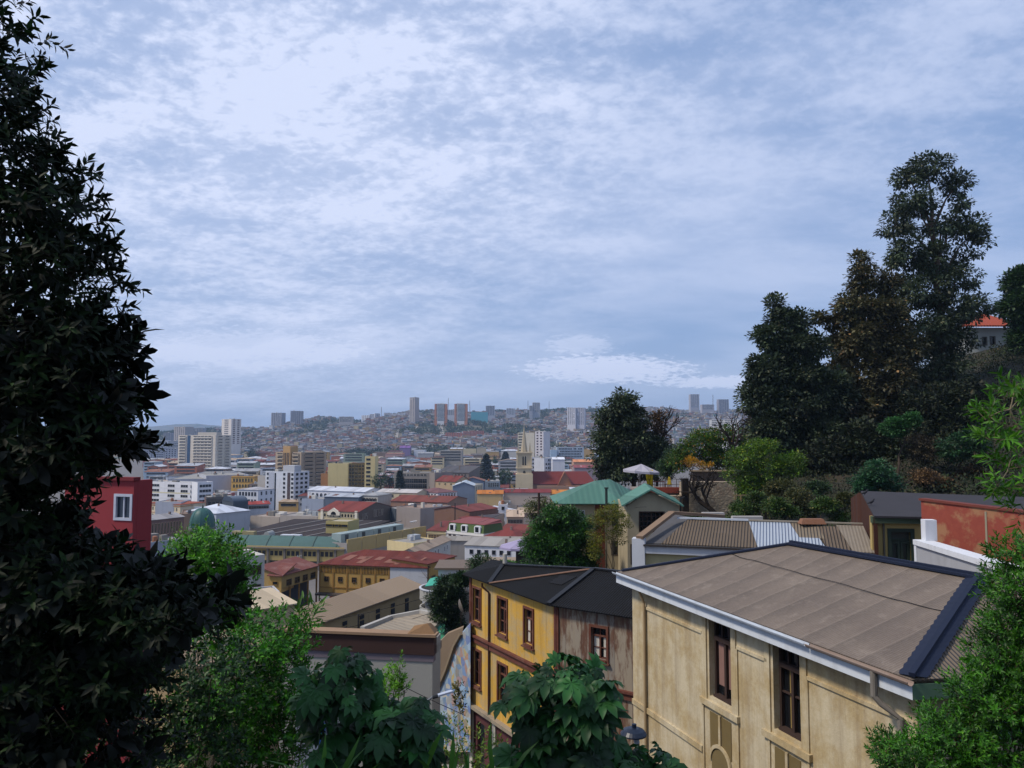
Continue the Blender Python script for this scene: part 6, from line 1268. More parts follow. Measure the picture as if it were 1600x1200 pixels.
s2 = at(1332, 779, 39); b = MB(); b.hexa([(s2.x, s2.y, 42), (s0.x, s0.y, 42), (s0.x, s0.y, s0.z - .05), (s2.x, s2.y, s2.z)], [(s2.x, s2.y + .2, 42), (s0.x, s0.y + .2, 42), (s0.x, s0.y + .2, s0.z - .05), (s2.x, s2.y + .2, s2.z)]); b.build('rusty_flank', sheet('4a2c20', (1, 0, 0), .3, .6, '2a1610', .9, bump=.6), T, off=OFF)
for px_, py_ in ((1351, 773), (1361, 788)):
    p = at(px_, py_, 34 if py_ < 780 else 33); zr_ = p.z; t_ = thing('pigeon', 'dark pigeon on the charcoal roof, ' + ('upper one near the corner' if py_ < 780 else 'lower one near the eaves'), 'bird', (p.x, p.y, p.z - .02)); b = MB()
    b.tube([(-.16, 0, .06), (-.08, 0, .09), (.02, 0, .12), (.09, 0, .17), (.12, 0, .23), (.15, 0, .25)], [.015, .04, .06, .045, .03, .022], 8); b.tube([(.15, 0, .25), (.19, 0, .24)], [.012, .003], 5)
    for s_ in (-.02, .02): b.tube([(.0, s_, .08), (.0, s_, .0)], .006, 4)
    b.build('body', flat('1c1c22', .6), t_, smooth=True)
# red wall with white parapet below
T = thing('red_wall', 'patchy red plastered wall with peeling beige areas beside the cottage', 'wall', tuple(at(1445, 850, 29.5))[:2] + (42,)); OFF = W(T)
FD = Fr(at(1441, 840, 29.6), at(1640, 870, 25.4)); zt0 = FD.px(1441, 782)[1]; zt1_ = FD.px(1593, 802)[1]
m_, t__, b__ = newmat('red plaster'); g_ = nd(t__, 'ShaderNodeTexCoord').outputs['Object']
rc_ = mixc(t__, ramp(t__, noise(t__, g_, .55, 7, .62), .5, .56), hx('813428'), hx('95714f')); rc_ = mixc(t__, .3, rc_, mixc(t__, noise(t__, g_, 5, 5), hx('642a20'), hx('a8604a')))
t__.links.new(rc_, b__.inputs['Base Color']); b__.inputs['Roughness'].default_value = .9
b = MB(); FD.poly(b, [(0, 41), (FD.L, 41), (FD.L, zt1_), (0, zt0)], -.3, 0); b.build('plaster_wall', m_, T, off=OFF)
b = MB(); FD.bar(b, -.05, zt0 + .04, FD.L, zt1_ + .04, .08, -.34, .06); b.build('coping', flat('6a342a'), T, off=OFF); tq = FD.px(1540, 830)[0]; b = MB(); FD.box(b, tq, 41, tq + .07, zt1_ - .05, -.01, .02); b.build('crack', flat('8c8470'), T, off=OFF)
T = thing('white_parapet', 'white painted parapet wall with blistered grey face below the red wall', 'wall', tuple(at(1432, 875, 27.6))[:2] + (42,)); OFF = W(T)
FP = Fr(at(1431, 850, 28.2), at(1640, 930, 20.5)); zc_ = FP.px(1432, 846)[1]
b = MB(); FP.box(b, 0, 40, FP.L, zc_ - .12, -.3, 0); b.build('face', plaster('9a9ca2', .4, 1.5, .3, stc='6a6864'), T, off=OFF)
b = MB(); FP.box(b, -.05, zc_ - .12, FP.L, zc_ + .06, -.5, .08); FP.box(b, -.05, 40, .12, zc_ - .121, -.3, .05); FP.box(b, 0, zc_ + .061, .35, zc_ + .8, -.6, -.2); b.build('coping', plaster('c9ccd2', .25, 2, .3, stc='8a8a88'), T, off=OFF)
# white villa on the hill top
T = thing('hilltop_villa', 'white villa with terracotta roof half hidden by trees at the top right', 'villa', tuple(at(1550, 570, 95))[:2] + (zpx(600, 95),)); OFF = W(T)
FV = Fr((at(1508, 560, 95).x, 95), (at(1592, 560, 95).x, 95)); zv = zpx(512, 95); vh = [wpx(FV, 1546, 525, 1556, 539), wpx(FV, 1534, 526, 1543, 540), wpx(FV, 1573, 523, 1590, 536)]
b = MB(); wall_with_holes(FV, b, 0, FV.L, zpx(610, 95), zv, vh, .3); b.box(FV.A.x, 95.31, zpx(610, 95), FV.A.x + FV.L, 103, zv); b.build('wall', plaster('b4b8b4', .2, .6), T, off=OFF)
for h in vh: b = MB(); ring(FV, b, *h, .1, -.2, .02); wn_ = b.build('window', flat('6a6660'), T, off=OFF); b = MB(); FV.box(b, *h, -.25, -.2); b.build('pane', PANE, wn_, off=OFF)
b = MB(); x0_, x1_ = FV.A.x - .8, FV.A.x + FV.L + .8; b.hexa([(x0_, 94.2, zv), (x1_, 94.2, zv), (x1_ - 4, 99, zv + 2.6), (x0_ + 4, 99, zv + 2.6)], [(x0_, 94.2, zv + .2), (x1_, 94.2, zv + .2), (x1_ - 4, 99, zv + 2.8), (x0_ + 4, 99, zv + 2.8)]); b.build('roof', sheet('a04a34', (1, 0, 0), .35, .2, '7a3a2a', .8), T, off=OFF)

# ---------------------------------------------------------------- terrace with parasol, stone wall
T = thing('stone_retaining_wall', 'tall rough stone retaining wall with rendered patches above the white low walls', 'wall', tuple(at(1110, 800, 66))[:2] + (42,)); OFF = W(T)
m_, t__, b__ = newmat('rubble stone'); g_ = nd(t__, 'ShaderNodeTexCoord').outputs['Object']
vo = nd(t__, 'ShaderNodeTexVoronoi', {'Vector': g_, 'Scale': 4.2}); vd = nd(t__, 'ShaderNodeTexVoronoi', {'Vector': g_, 'Scale': 4.2}, feature='DISTANCE_TO_EDGE')
sc_ = mixc(t__, nd(t__, 'ShaderNodeSeparateColor', {0: vo.outputs['Color']}).outputs[0], hx('8a7662'), hx('b8a890')); sc_ = mixc(t__, nd(t__, 'ShaderNodeMapRange', {'Value': vd.outputs['Distance'], 'From Max': .07, 'To Min': .8, 'To Max': 0}).outputs[0], sc_, hx('4c4238'))
sc_ = mixc(t__, ramp(t__, noise(t__, g_, .5, 7, .7), .44, .56), sc_, hx('8a7e6c')); t__.links.new(sc_, b__.inputs['Base Color']); b__.inputs['Roughness'].default_value = .95
t__.links.new(nd(t__, 'ShaderNodeBump', {'Height': vd.outputs['Distance'], 'Strength': .6, 'Distance': .08}).outputs[0], b__.inputs['Normal']); STONE = m_
x0_, x1_ = at(1066, 800, 66).x, at(1152, 800, 66).x
b = MB(); b.box(x0_, 66, 40, x1_, 67, zpx(753, 66)); b.box(x0_ - 3.5, 66.2, 40, x0_ - .01, 67, zpx(775, 66)); b.build('wall', STONE, T, off=OFF)
b = MB(); b.box(at(1082, 750, 68).x, 68, zpx(765, 66), at(1145, 750, 68).x, 68.5, zpx(737, 68)); b.build('upper_wall', plaster('5a4c42', .4, 1), T, off=OFF); b = MB(); b.box(at(1080, 750, 68).x, 67.8, zpx(737, 68), at(1148, 750, 68).x, 68.7, zpx(735, 68)); b.build('coping', plaster('8a7860', .4, 1), T, off=OFF)
b = MB(); b.box(at(1067.5, 780, 65).x, 65.2, 42, at(1077.5, 780, 65).x, 65.7, zpx(748, 65)); o = b.build('dark_post', flat('241c18', .9)); tag(o, 'dark square chimney like post beside the terrace', 'post')
# terrace deck
Yt = 70; x0_, x1_ = at(998, 766, Yt).x, at(1066, 766, Yt).x; zt_ = zpx(766, Yt)
T = thing('terrace', 'roof terrace with red edge boards and thin railing under the white parasol', 'terrace', (x0_, Yt, 44)); OFF = W(T)
b = MB(); b.box(x0_, Yt, zt_ - .3, x1_, Yt + 5, zt_); b.box(x0_ + .3, Yt + .3, 38, x1_ - .2, Yt + 4.6, zt_ - .301); b.build('deck', plaster('8a8078', .4, 1), T, off=OFF)
b = MB(); b.box(x0_ - .1, Yt - .15, zt_ - .25, x1_, Yt - .01, zt_ + .28); b.build('edge_board', plaster('8a3c28', .4, 2), T, off=OFF)
b = MB()
for k in range(9): x = x0_ + (x1_ - x0_) * k / 8; b.tube([(x, Yt + .1, zt_), (x, Yt + .1, zt_ + 1.0)], .025, 5)
for z in (.5, 1.0): b.tube([(x0_, Yt + .1, zt_ + z), (x1_, Yt + .1, zt_ + z)], .02, 5)
b.build('railing', flat('3a2c24'), T, off=OFF)
def chair(x, y, z, rz, label):
    t = thing('wooden_chair', label, 'chair', (x, y, z), rz, 'chairs on the terrace'); m = flat('6a2c1c', .6)
    MB().box(-.22, -.22, .42, .22, .22, .46).build('seat', m, t); b = MB()
    for k in range(4): b.box(-.2 + k * .12, .2, .47, -.16 + k * .12, .23, .9)
    b.box(-.22, .2, .9, .22, .24, .96); b.build('backrest', m, t)
    for sx in (-.2, .17):
        for sy in (-.2, .17): MB().box(sx, sy, 0, sx + .04, sy + .04, .419).build('leg', m, t)
chair(at(1016, 760, 71.5).x, 71.5, zt_, R(150), 'dark red wooden chair under the white parasol, left of the table'); chair(at(1044, 760, 72).x, 72, zt_, R(-160), 'dark red wooden chair right of the table near the yellow cloth')
t_ = thing('terrace_table', 'dark red wooden table on the terrace between two chairs', 'table', (at(1028, 760, 71).x, 71, zt_)); MB().box(-.6, -.4, .7, .6, .4, .74).build('tabletop', flat('6a2c1c'), t_)
for sx in (-.55, .5):
    for sy in (-.35, .3): MB().box(sx, sy, 0, sx + .05, sy + .05, .699).build('leg', flat('6a2c1c'), t_)
for (px_, py_, a) in ((1001, 758, 0), (1008, 760, 1)): pass
def parasol(name, label, p, rad, h, hgt, col, n=8, polecol='8a8078', tilt=(0, 0), under=None):
    T = thing(name, label, 'parasol', tuple(p)); b = MB(); top = Vector((0, 0, h + hgt)); rim = [Vector((rad * math.cos(k * 2 * math.pi / n + .3), rad * math.sin(k * 2 * math.pi / n + .3), h)) for k in range(n)]
    for k in range(n):
        a, c = rim[k], rim[(k + 1) % n]; m = (a + c) / 2; m.z -= .04; mt = (m + top) / 2; mt.z -= .05
        b.face([a, m, mt, (a + top) / 2]); b.face([m, c, (c + top) / 2, mt]); b.face([(a + top) / 2, mt, top]); b.face([mt, (c + top) / 2, top])
        b.face([a - Vector((0, 0, .22)), m - Vector((0, 0, .18)), m, a]); b.face([m - Vector((0, 0, .18)), c - Vector((0, 0, .22)), c, m])
    m, t, bs = newmat('parasol cloth'); bs.inputs['Base Color'].default_value = hx(col); bs.inputs['Roughness'].default_value = .9
    tr = nd(t, 'ShaderNodeBsdfTranslucent', {0: hx(col)}); mx = nd(t, 'ShaderNodeMixShader', {0: .3, 1: bs.outputs[0], 2: tr.outputs[0]}); t.links.new(mx.outputs[0], t.nodes['Material Output'].inputs[0])
    cn = b.build('canopy', m, T); cn.rotation_euler = (tilt[0], tilt[1], 0)
    MB().tube([(0, 0, 0), (0, 0, h + hgt * .97)], .045, 8).build('pole', flat(polecol), T)
    b = MB()
    for q in rim: b.tube([top - Vector((0, 0, .06)), q + Vector((0, 0, .0))], .015, 4)
    o = b.build('ribs', flat('7a746c'), T); o.rotation_euler = cn.rotation_euler; return T
pp = at(1000, 760, 71.5); parasol('parasol', 'white parasol open over the terrace beyond the green roofs', (pp.x, 71.5, zt_), 1.75, 1.7, .62, 'b3b0bc', tilt=(0, R(4)))
p = at(1015, 734, 70.6); T = thing('yellow_cloth', 'bright yellow cloth hanging from the parasol edge', 'cloth', (p.x, p.y, p.z - 1.3)); b = MB(); k = 8; zt2 = p.z
g_ = [[Vector((p.x + (-.33 + .66 * i / k) * (1 - .25 * abs(j - 2) / 4), p.y + .09 * math.sin(i * 2.2 + j), zt2 - 1.35 * j / 5 - (.14 * (i % 3) if j == 5 else 0))) for i in range(k + 1)] for j in range(6)]
for j in range(5):
    for i in range(k): b.face([g_[j + 1][i], g_[j + 1][i + 1], g_[j][i + 1], g_[j][i]])
b.build('cloth', flat('c9b010', .8, 0, .2, 3), T, off=W(T))
p = at(1046, 757, 71); t_ = thing('yellow_cloth', 'small yellow garment draped over a chair at the right of the terrace', 'cloth', (p.x, p.y, zt_)); b = MB(); b.hexa([(-.22, -.1, .4), (.2, -.12, .45), (.22, .12, .4), (-.2, .12, .42)], [(-.08, -.03, 1.15), (.06, -.04, 1.1), (.07, .05, 1.12), (-.07, .05, 1.18)]); b.build('cloth', flat('b8a030', .8), t_)
# rooftop water tank on the terrace left
p = at(965, 768, 74); T = thing('ventilation_duct', 'grey metal duct lying on the roof behind the green metal roofs', 'duct', (p.x, p.y, p.z - .7)); b = MB(); b.tube([(-1.2, 0, .5), (-.4, 0, .75), (.9, 0, .7), (1.5, 0, .5)], [.35, .45, .45, .3], 12); b.build('duct', flat('7c8288', .4, .3), T); MB().box(-1.4, -.5, -6, 1.8, .8, .1).build('plinth', flat('8a8a88'), T)
# wooden frame and low white walls
T = thing('garden_trellis', 'bare timber frame with crossed braces standing in the garden', 'trellis', tuple(at(1164, 800, 58))[:2] + (gh(at(1164, 800, 58).x, 58),)); b = MB(); xa, xb = at(1149, 790, 58).x, at(1179, 790, 58).x; za, zb_ = zpx(802, 58), zpx(774, 58); wd_ = plaster('7a6a48', .3, 3)

for x in (xa, (xa + xb) / 2 - .3, xb): MB().beam((x, 58, za - .8), (x, 58, zb_), .1, .1).build('post', wd_, T, off=W(T))
for z in (zb_, zpx(790, 58)): MB().beam((xa - .15, 58.12, z), (xb + .15, 58.12, z), .09, .09).build('rail', wd_, T, off=W(T))
for (x0_, z0_, x1_, z1_) in ((xa, za + .1, (xa + xb) / 2, zpx(790, 58)), ((xa + xb) / 2, zpx(790, 58), xb, za + .1)): MB().beam((x0_, 57.9, z0_), (x1_, 57.9, z1_), .07, .07).build('brace', wd_, T, off=W(T))
for (px0, px1, py0, py1, Y_, lab) in ((1098, 1132, 801, 812, 52, 'low pale grey block wall at the foot of the stone retaining wall'), (1145, 1192, 807, 822, 47, 'low white block wall left of the green shrubs')):
    a, c = at(px0, py0, Y_), at(px1, py0, Y_); b = MB(); b.box(a.x, Y_, 41, c.x, Y_ + .4, a.z); n_ = 5
    o = b.build('low_wall', plaster('a8a4a0', .4, 2)); tag(o, lab, 'wall')
# ---------------------------------------------------------------- red house at the left, behind the big tree
T = thing('red_house', 'deep red plastered house wall with white framed window behind the big dark tree', 'house', tuple(at(236, 870, 46))[:2] + (30,)); OFF = W(T)
FL = Fr((at(100, 800, 47.5).x, 47.5), (at(208, 800, 46).x, 46)); zR = FL.px(208, 751)[1]; hr_ = wpx(FL, 181, 774, 204, 811)
b = MB(); wall_with_holes(FL, b, 0, FL.L, 26, zR, [hr_], .3); b.hexa([FL.P(FL.L - .3, 26, -.31), FL.P(FL.L, 26, -.31), FL.P(FL.L, 26, -1.5), FL.P(FL.L - .3, 26, -1.5)], [FL.P(FL.L - .3, zR, -.31), FL.P(FL.L, zR, -.31), FL.P(FL.L, zR, -1.5), FL.P(FL.L - .3, zR, -1.5)]); b.build('wall', plaster('86282e', .25, .7, .3), T, off=OFF)
b = MB(); ring(FL, b, hr_[0] - .1, hr_[1] - .1, hr_[2] + .1, hr_[3] + .1, .16, -.1, .05); FL.box(b, (hr_[0] + hr_[2]) / 2 - .04, hr_[1], (hr_[0] + hr_[2]) / 2 + .04, hr_[3], -.12, -.04); wn_ = b.build('window', flat('b4b8c4'), T, off=OFF); b = MB(); FL.box(b, *hr_, -.2, -.13); b.build('pane', glass('2a3440'), wn_, off=OFF)
b = MB(); FL.box(b, 0, zR, FL.L + .1, zR + .2, -.4, .16); b.build('coping', plaster('6d1b22', .2, .7), T, off=OFF)
# ---------------------------------------------------------------- parapet building, centre bottom
T = thing('parapet_building', 'low building with dark brown parapet over mauve band and pale grey wall', 'house', tuple(at(670, 1090, 27))[:2] + (28,)); OFF = W(T)
FQ = Fr((at(440, 980, 30.5).x, 30.5), (at(676, 994, 29.6).x, 29.6)); zq = FQ.px(560, 986)[1]; zq1 = FQ.px(600, 1020)[1]; zq2 = FQ.px(600, 1031)[1]
b = MB(); FQ.box(b, 0, 26, FQ.L, zq2, -.3, 0); FQ.box(b, FQ.L - .35, 26, FQ.L - .01, zq - .3, -1.3, -.301); b.build('wall', plaster('98968f', .2, 1, .15, bump=.6), T, off=OFF)
b = MB(); FQ.box(b, -.02, zq2 + .001, FQ.L + .05, zq1, -.3, .03); b.build('mauve_band', plaster('6b6169', .25, 1), T, off=OFF)
b = MB(); FQ.box(b, -.02, zq1 + .001, FQ.L + .08, zq - .1, -.3, .08); b.build('brown_band', plaster('38211c', .3, 1), T, off=OFF)
b = MB(); FQ.box(b, -.05, zq - .099, FQ.L + .15, zq, -.38, .16); b.build('coping', plaster('8c7158', .4, 2, .3), T, off=OFF)
b = MB(); FQ.box(b, FQ.L * .42, zq2 - 1.6, FQ.L * .62, zq2 - 1.35, -.01, .06); b.build('ledge', plaster('5a4a4c', .3, 2), T, off=OFF)
rj = random.Random(5); b = MB()
for k in range(30): z = 27.2 + k * .23; o_ = rj.uniform(-.02, .12); FQ.box(b, FQ.L + .05, z, FQ.L + .16 + o_, z + .2, -.25, .02 + o_ * .5)
b.build('broken_brick_edge', plaster('5f3a2a', .5, 4, .3, stc='a08c74'), T, off=OFF)
b = MB(); c_ = FQ.P(FQ.L - .45, zq, -.2); n_ = 9
b.hexa([c_ + Vector((-.55, -.25, .0)), c_ + Vector((.5, -.28, 0)), c_ + Vector((.55, .4, 0)), c_ + Vector((-.45, .3, 0))], [c_ + Vector((-.3, -.05, .26)), c_ + Vector((.2, -.1, .36)), c_ + Vector((.3, .2, .3)), c_ + Vector((-.2, .2, .22))]); b.build('tarpaulin', plaster('8a6a4a', .4, 2, bump=1), T, off=OFF)
b = MB(); FQ.box(b, 0, zq - .9, FQ.L - .01, zq - .6, -1.5, -.31); b.build('roof', flat('8f8070', .9), T, off=OFF)
# beige and green roofs beyond the parapet
T = thing('low_roofs_house', 'low house with pale beige roof and bright green sheet roof behind the brown parapet', 'house', tuple(at(620, 1000, 50))[:2] + (25,)); OFF = W(T)
q = [at(566, 985, 52), at(668, 992, 50), at(692, 965, 56), at(657, 958, 58), at(610, 967, 58)]
b = MB(); b.slab(q, .2); b.hexa([(p.x, p.y, 22) for p in q], [(p.x, p.y, p.z - .21) for p in q]); b.build('roof', sheet('8f8474', (1, .6, 0), .5, .3, '6a5a4a', .85, bump=.2), T, off=OFF)
b = MB(); b.beam(q[0] + Vector((0, 0, .1)), q[4] + Vector((0, 0, .1)), .3, .3); b.beam(q[4] + Vector((0, 0, .1)), q[3] + Vector((0, 0, .1)), .3, .3); b.beam(q[3] + Vector((0, 0, .1)), q[2] + Vector((0, 0, .1)), .3, .3); b.build('parapet', plaster('a3a09a', .3, 1), T, off=OFF)
q = [at(634, 1002, 50), at(697, 1008, 50), at(694, 968, 57), at(668, 972, 57)]
b = MB(); b.slab([p + Vector((0, 0, .15)) for p in q], .1); b.build('green_roof', sheet('3c8a6c', (1, .3, 0), .2, .3, '5a8a70', .9, bump=.1, ln=.08), T, off=OFF)
b = MB(); b.hexa([(p.x, p.y, 22) for p in q], [(p.x, p.y, p.z - .0) for p in q]); b.build('green_roof_wall', plaster('7c6a58', .4, 1), T, off=OFF)
# rounded balcony house
T = thing('round_balcony_house', 'white house corner with rounded balconies and green awning behind the ivy tree', 'house', tuple(at(680, 950, 78))[:2] + (15,)); OFF = W(T); Yb = 78
cx_ = at(672, 920, Yb).x; b = MB()
for zb0, zb1 in ((921, 938), (949, 960)):
    b.lathe([(0, zpx(zb1, Yb) - 0), (2.35, zpx(zb1, Yb)), (2.35, zpx(zb0, Yb)), (2.2, zpx(zb0, Yb)), (2.2, zpx(zb0, Yb) - .8), (0, zpx(zb0, Yb) - .8)], (cx_ + 1.2, Yb + 1, 0), 28)
b.build('balcony', plaster('9c9a94', .35, 1), T, off=OFF); b = MB(); b.lathe([(2.42, zpx(921, Yb)), (2.42, zpx(919.5, Yb)), (2.2, zpx(919.5, Yb))], (cx_ + 1.2, Yb + 1, 0), 28); b.build('handrail', flat('b9bcc4'), T, off=OFF)
b = MB(); b.box(cx_ + .6, Yb + 2.2, 15, cx_ + 4.8, Yb + 7, zpx(896, Yb)); b.box(cx_ - .6, Yb + 1, 15, cx_ + 2.6, Yb + 6, zpx(935, Yb)); b.build('wall', plaster('b0b2b6', .3, .8), T, off=OFF)
b = MB(); b.box(cx_ + 2.2, Yb + 2.12, zpx(920, Yb), cx_ + 3.6, Yb + 2.19, zpx(905, Yb)); b.build('window', glass('1c2c34'), T, off=OFF)
b = MB(); b.slab([at(664, 916, Yb - .5), at(688, 913, Yb - .2), at(689, 899, Yb + 2.5), at(672, 904, Yb + 2.5)], .05); b.build('awning', flat('3a9c84', .6), T, off=OFF)
b = MB(); b.box(cx_ + .2, Yb + 2, zpx(896, Yb), cx_ + 5.2, Yb + 7.4, zpx(893, Yb)); b.build('roof', flat('6a5c50'), T, off=OFF)
# lilac parasol and stall
p = at(814, 880, 80); T = parasol('parasol', 'lilac white parasol in front of the round dark tree in the middle', (p.x, 80, zpx(880, 80)), 2.3, 1.75, .72, 'aaa2c4', under=1)
o = MB(); b = MB(); q = at(826, 866, 79); b.slab([q + Vector((-1.9, -.2, .35)), q + Vector((1, -.2, .35)), q + Vector((1, 1.6, 1.1)), q + Vector((-1.2, 1.6, 1.0))], .05); T2 = thing('awning', 'dark violet awning under the lilac parasol', 'awning', tuple(q)); b.build('cloth', flat('3c3560', .8), T2, off=W(T2)); b = MB(); b.box(q.x - 1.3, q.y, zpx(885, 79), q.x + 1.2, q.y + 1.2, q.z + .3); b.build('stall', flat('2c2826'), T2, off=W(T2))
T = thing('park_floor', 'small paved terrace under the lilac parasol', 'terrace', (p.x, 80, 22)); MB().box(-4, -2, 0, 5, 4, zpx(880, 80) - 22).build('slab', plaster('8c7c6c', .4, 1), T)
# ================================================================== street things
def lamp(name, label, px, py, Y, hdx, col):
    p = at(px, py, Y); T = thing(name, label, 'street lamp', (p.x, p.y, gh(p.x, p.y))); return T, p
p = at(683, 1087, 22); q = at(706, 1080, 22.4); gz = gh(p.x, p.y)
T = thing('street_lamp', 'slim pale street lamp head on an arm in front of the colourful mural', 'street lamp', (p.x - .25, p.y, gz)); b = MB()
b.tube([(p.x - .25, p.y, gz), (p.x - .25, p.y, p.z - .1)], .05, 8); b.tube([(p.x - .25, p.y, p.z - .12), (p.x - .1, p.y, p.z - .02), p], .03, 8); b.build('pole', flat('6a6e74', .4), T, off=W(T))
b = MB(); b.beam(p, q, .13, .05); b.build('lamp_head', flat('aeb6c4', .35), T, off=W(T)); b = MB(); b.tube([p + Vector((-.12, 0, -.04)), p + Vector((.02, 0, -.0))], .055, 8); b.build('joint', flat('20242a'), T, off=W(T))
p = at(990, 1146, 12); gz = gh(p.x, p.y); T = thing('street_lamp', 'round dark blue street lamp hood seen from above beside the stucco house', 'street lamp', (p.x, p.y, gz)); b = MB()
b.lathe([(.0, .09), (.08, .085), (.16, .05), (.2, 0), (.2, -.02), (.17, -.03), (0, -.03)], (p.x, p.y, p.z), 24); b.lathe([(.035, .09), (.035, .14), (0, .15)], (p.x + .01, p.y, p.z), 10); o = b.build('lamp_hood', flat('1b2434', .35), T, off=W(T), smooth=False)
b = MB(); b.tube([p + Vector((.03, .0, -.03)), p + Vector((.05, 0, -.14))], .045, 10); b.build('fitting', flat('a8acb4', .4), T, off=W(T)); b = MB(); b.tube([p + Vector((.05, 0, -.12)), p + Vector((.1, .05, -.5)), (p.x + .1, p.y + .05, gz)], .035, 8); b.build('pole', flat('4a4e54'), T, off=W(T))
p = at(842, 770, 76); p_ = at(711, 786, 300); T = thing('utility_pole', 'dark pole standing before the rusty shed in the middle distance', 'utility pole', (p_.x, 300, 4)); MB().tube([(0, 0, 0), (0, 0, p_.z - 4)], .22, 6).build('pole', flat('2a2220'), T); MB().box(-1.2, -.1, p_.z - 6, 1.2, .1, p_.z - 5.8).build('crossarm', flat('2a2220'), T)
T = thing('utility_pole', 'tall dark wooden utility pole left of the round dark tree', 'utility pole', (p.x, 76, 24)); b = MB(); b.tube([(p.x, 76, 24), (p.x, 76, p.z)], [.16, .12], 8); b.build('pole', bark('3a2c24'), T, off=W(T)); b = MB(); b.beam((p.x - .7, 76, p.z - .5), (p.x + .7, 76, p.z - .4), .1, .1); b.build('crossarm', bark('3a2c24'), T, off=W(T))
for i, (a, c, la) in enumerate([((472, 975, 62), (664, 934, 60), 'topmost thin cable crossing the wall of the long tan hall'), ((478, 993, 60), (668, 946, 58), 'middle thin cable crossing the wall of the long tan hall'), ((500, 1003, 58), (672, 958, 56), 'lowest thin cable crossing the wall of the long tan hall'), ((727, 1118, 26), (520, 1010, 26), 'cable running from the maroon house base to the left'), ((842, 776, 76), (1010, 792, 54), 'cable from the utility pole to the green roofed house'), ((842, 778, 76), (640, 830, 140), 'cable from the utility pole toward the market hall')]):
    A_, B_ = at(*a), at(*c); b = MB(); P_ = [lerp(A_, B_, t / 14) - Vector((0, 0, math.sin(math.pi * t / 14) * .02 * (B_ - A_).length)) for t in range(15)]; b.tube(P_, .02 if i < 3 else .012, 4)
    o = b.build('overhead_cable', flat('141416')); tag(o, la, 'cable', 'overhead cables')
for px_, pt_, Y_, lab_ in ((669, 884, 146, 'thin black pole before the grey end of the school'), (465, 868, 175, 'pale street lamp pole between the white office and the market hall'), (560, 960, 66, 'short thin pole on the low beige roof'), (1063, 776, 60, 'thin pole beside the dark post of the terrace'), (690, 800, 330, 'utility pole before the rusty shed, left one'), (905, 790, 150, 'utility pole just left of the green roofed house')):
    p_ = at(px_, pt_, Y_); g0_ = gh(p_.x, Y_) - .5; T = thing('pole', lab_, 'pole', (p_.x, Y_, g0_)); MB().tube([(0, 0, 0), (0, 0, p_.z - g0_)], .05 + Y_ / 2600, 6).build('shaft', flat('2c2a2a' if px_ != 465 else 'a8aab0'), T)
    MB().beam((0, 0, p_.z - g0_ - .2), (.9 if px_ == 465 else .35, 0, p_.z - g0_), .1, .1).build('arm', flat('2c2a2a' if px_ != 465 else 'a8aab0'), T)
# mural on the slope beside the yellow house
m_, t__, b__ = newmat('mural paint'); g_ = nd(t__, 'ShaderNodeTexCoord').outputs['Object']
nz = nd(t__, 'ShaderNodeTexNoise', {'Vector': g_, 'Scale': .9, 'Detail': 4.0}); vv = nd(t__, 'ShaderNodeTexVoronoi', {'Vector': mixc(t__, .35, g_, nz.outputs['Color']), 'Scale': 4.2})
rmp = nd(t__, 'ShaderNodeValToRGB', {'Fac': nd(t__, 'ShaderNodeSeparateColor', {0: vv.outputs['Color']}).outputs[0]}); rmp.color_ramp.interpolation = 'CONSTANT'; e = rmp.color_ramp.elements
cols = ['1f5fa8', '8fb0c8', 'b09a48', '8a8e90', '4a7ab0', 'a0705a', '7a9ab0', 'b8b4a0', '2f6f9c', '6f6a5a']
e[0].color = hx(cols[0]); e[1].position = .1; e[1].color = hx(cols[1])
for i in range(2, 10): x = e.new(i / 10); x.color = hx(cols[i])
big_ = ramp(t__, noise(t__, g_, .45, 3), .45, .6); cc = mixc(t__, .25, rmp.outputs[0], mixc(t__, big_, hx('4878b0'), hx('b0904c'))); cc = mixc(t__, .22, cc, mixc(t__, noise(t__, g_, 6, 5), hx('3a3a38'), hx('c8c8c4')))
t__.links.new(cc, b__.inputs['Base Color']); b__.inputs['Roughness'].default_value = .85; MUR = m_
T = thing('mural_wall', 'sloping retaining wall painted with a patchwork mural of blue, white, yellow and orange', 'wall', tuple(at(700, 1160, 44))[:2] + (27,)); OFF = W(T)
mY = lambda px: 46 - (px - 678) * .07
q = [at(px, py, mY(px)) for px, py in ((678, 1175), (735, 1175), (735, 975), (722, 990), (712, 1008), (699, 1046), (684, 1080))]
b = MB(); b.hexa([p + Vector((0, .4, 0)) for p in q], q); b.build('painted_face', MUR, T, off=OFF)
b = MB()
for i in range(3, 6): b.beam(q[i] + Vector((0, -.05, .02)), q[i + 1] + Vector((0, -.05, .02)), .3, .16)
b.build('coping', plaster('7a6a54', .4, 2), T, off=OFF)
T = thing('tan_slope_wall', 'plain tan wall face between the parapet building and the mural', 'wall', tuple(at(700, 1060, 48))[:2] + (27,)); q = [at(672, 1120, 48), at(700, 1120, 47.7), at(724, 980, 47.4), at(700, 990, 48), at(676, 1014, 48.5)]; b = MB(); b.hexa([p + Vector((0, .4, 0)) for p in q], q); b.build('face', plaster('7e6c58', .4, 1), T, off=W(T))
T = thing('mural_wall', 'low wall with blue and white painted shapes seen through the leaves, lower left', 'wall', tuple(at(500, 1200, 21))[:2] + (32,)); q0_, q1_ = at(462, 1100, 21), at(540, 1100, 21); b = MB(); b.box(q0_.x, 21, 32, q1_.x, 21.3, q0_.z); b.build('wall', plaster('8f949c', .3, 2), T, off=W(T))
b = MB(); c_ = at(491, 1122, 20.97)
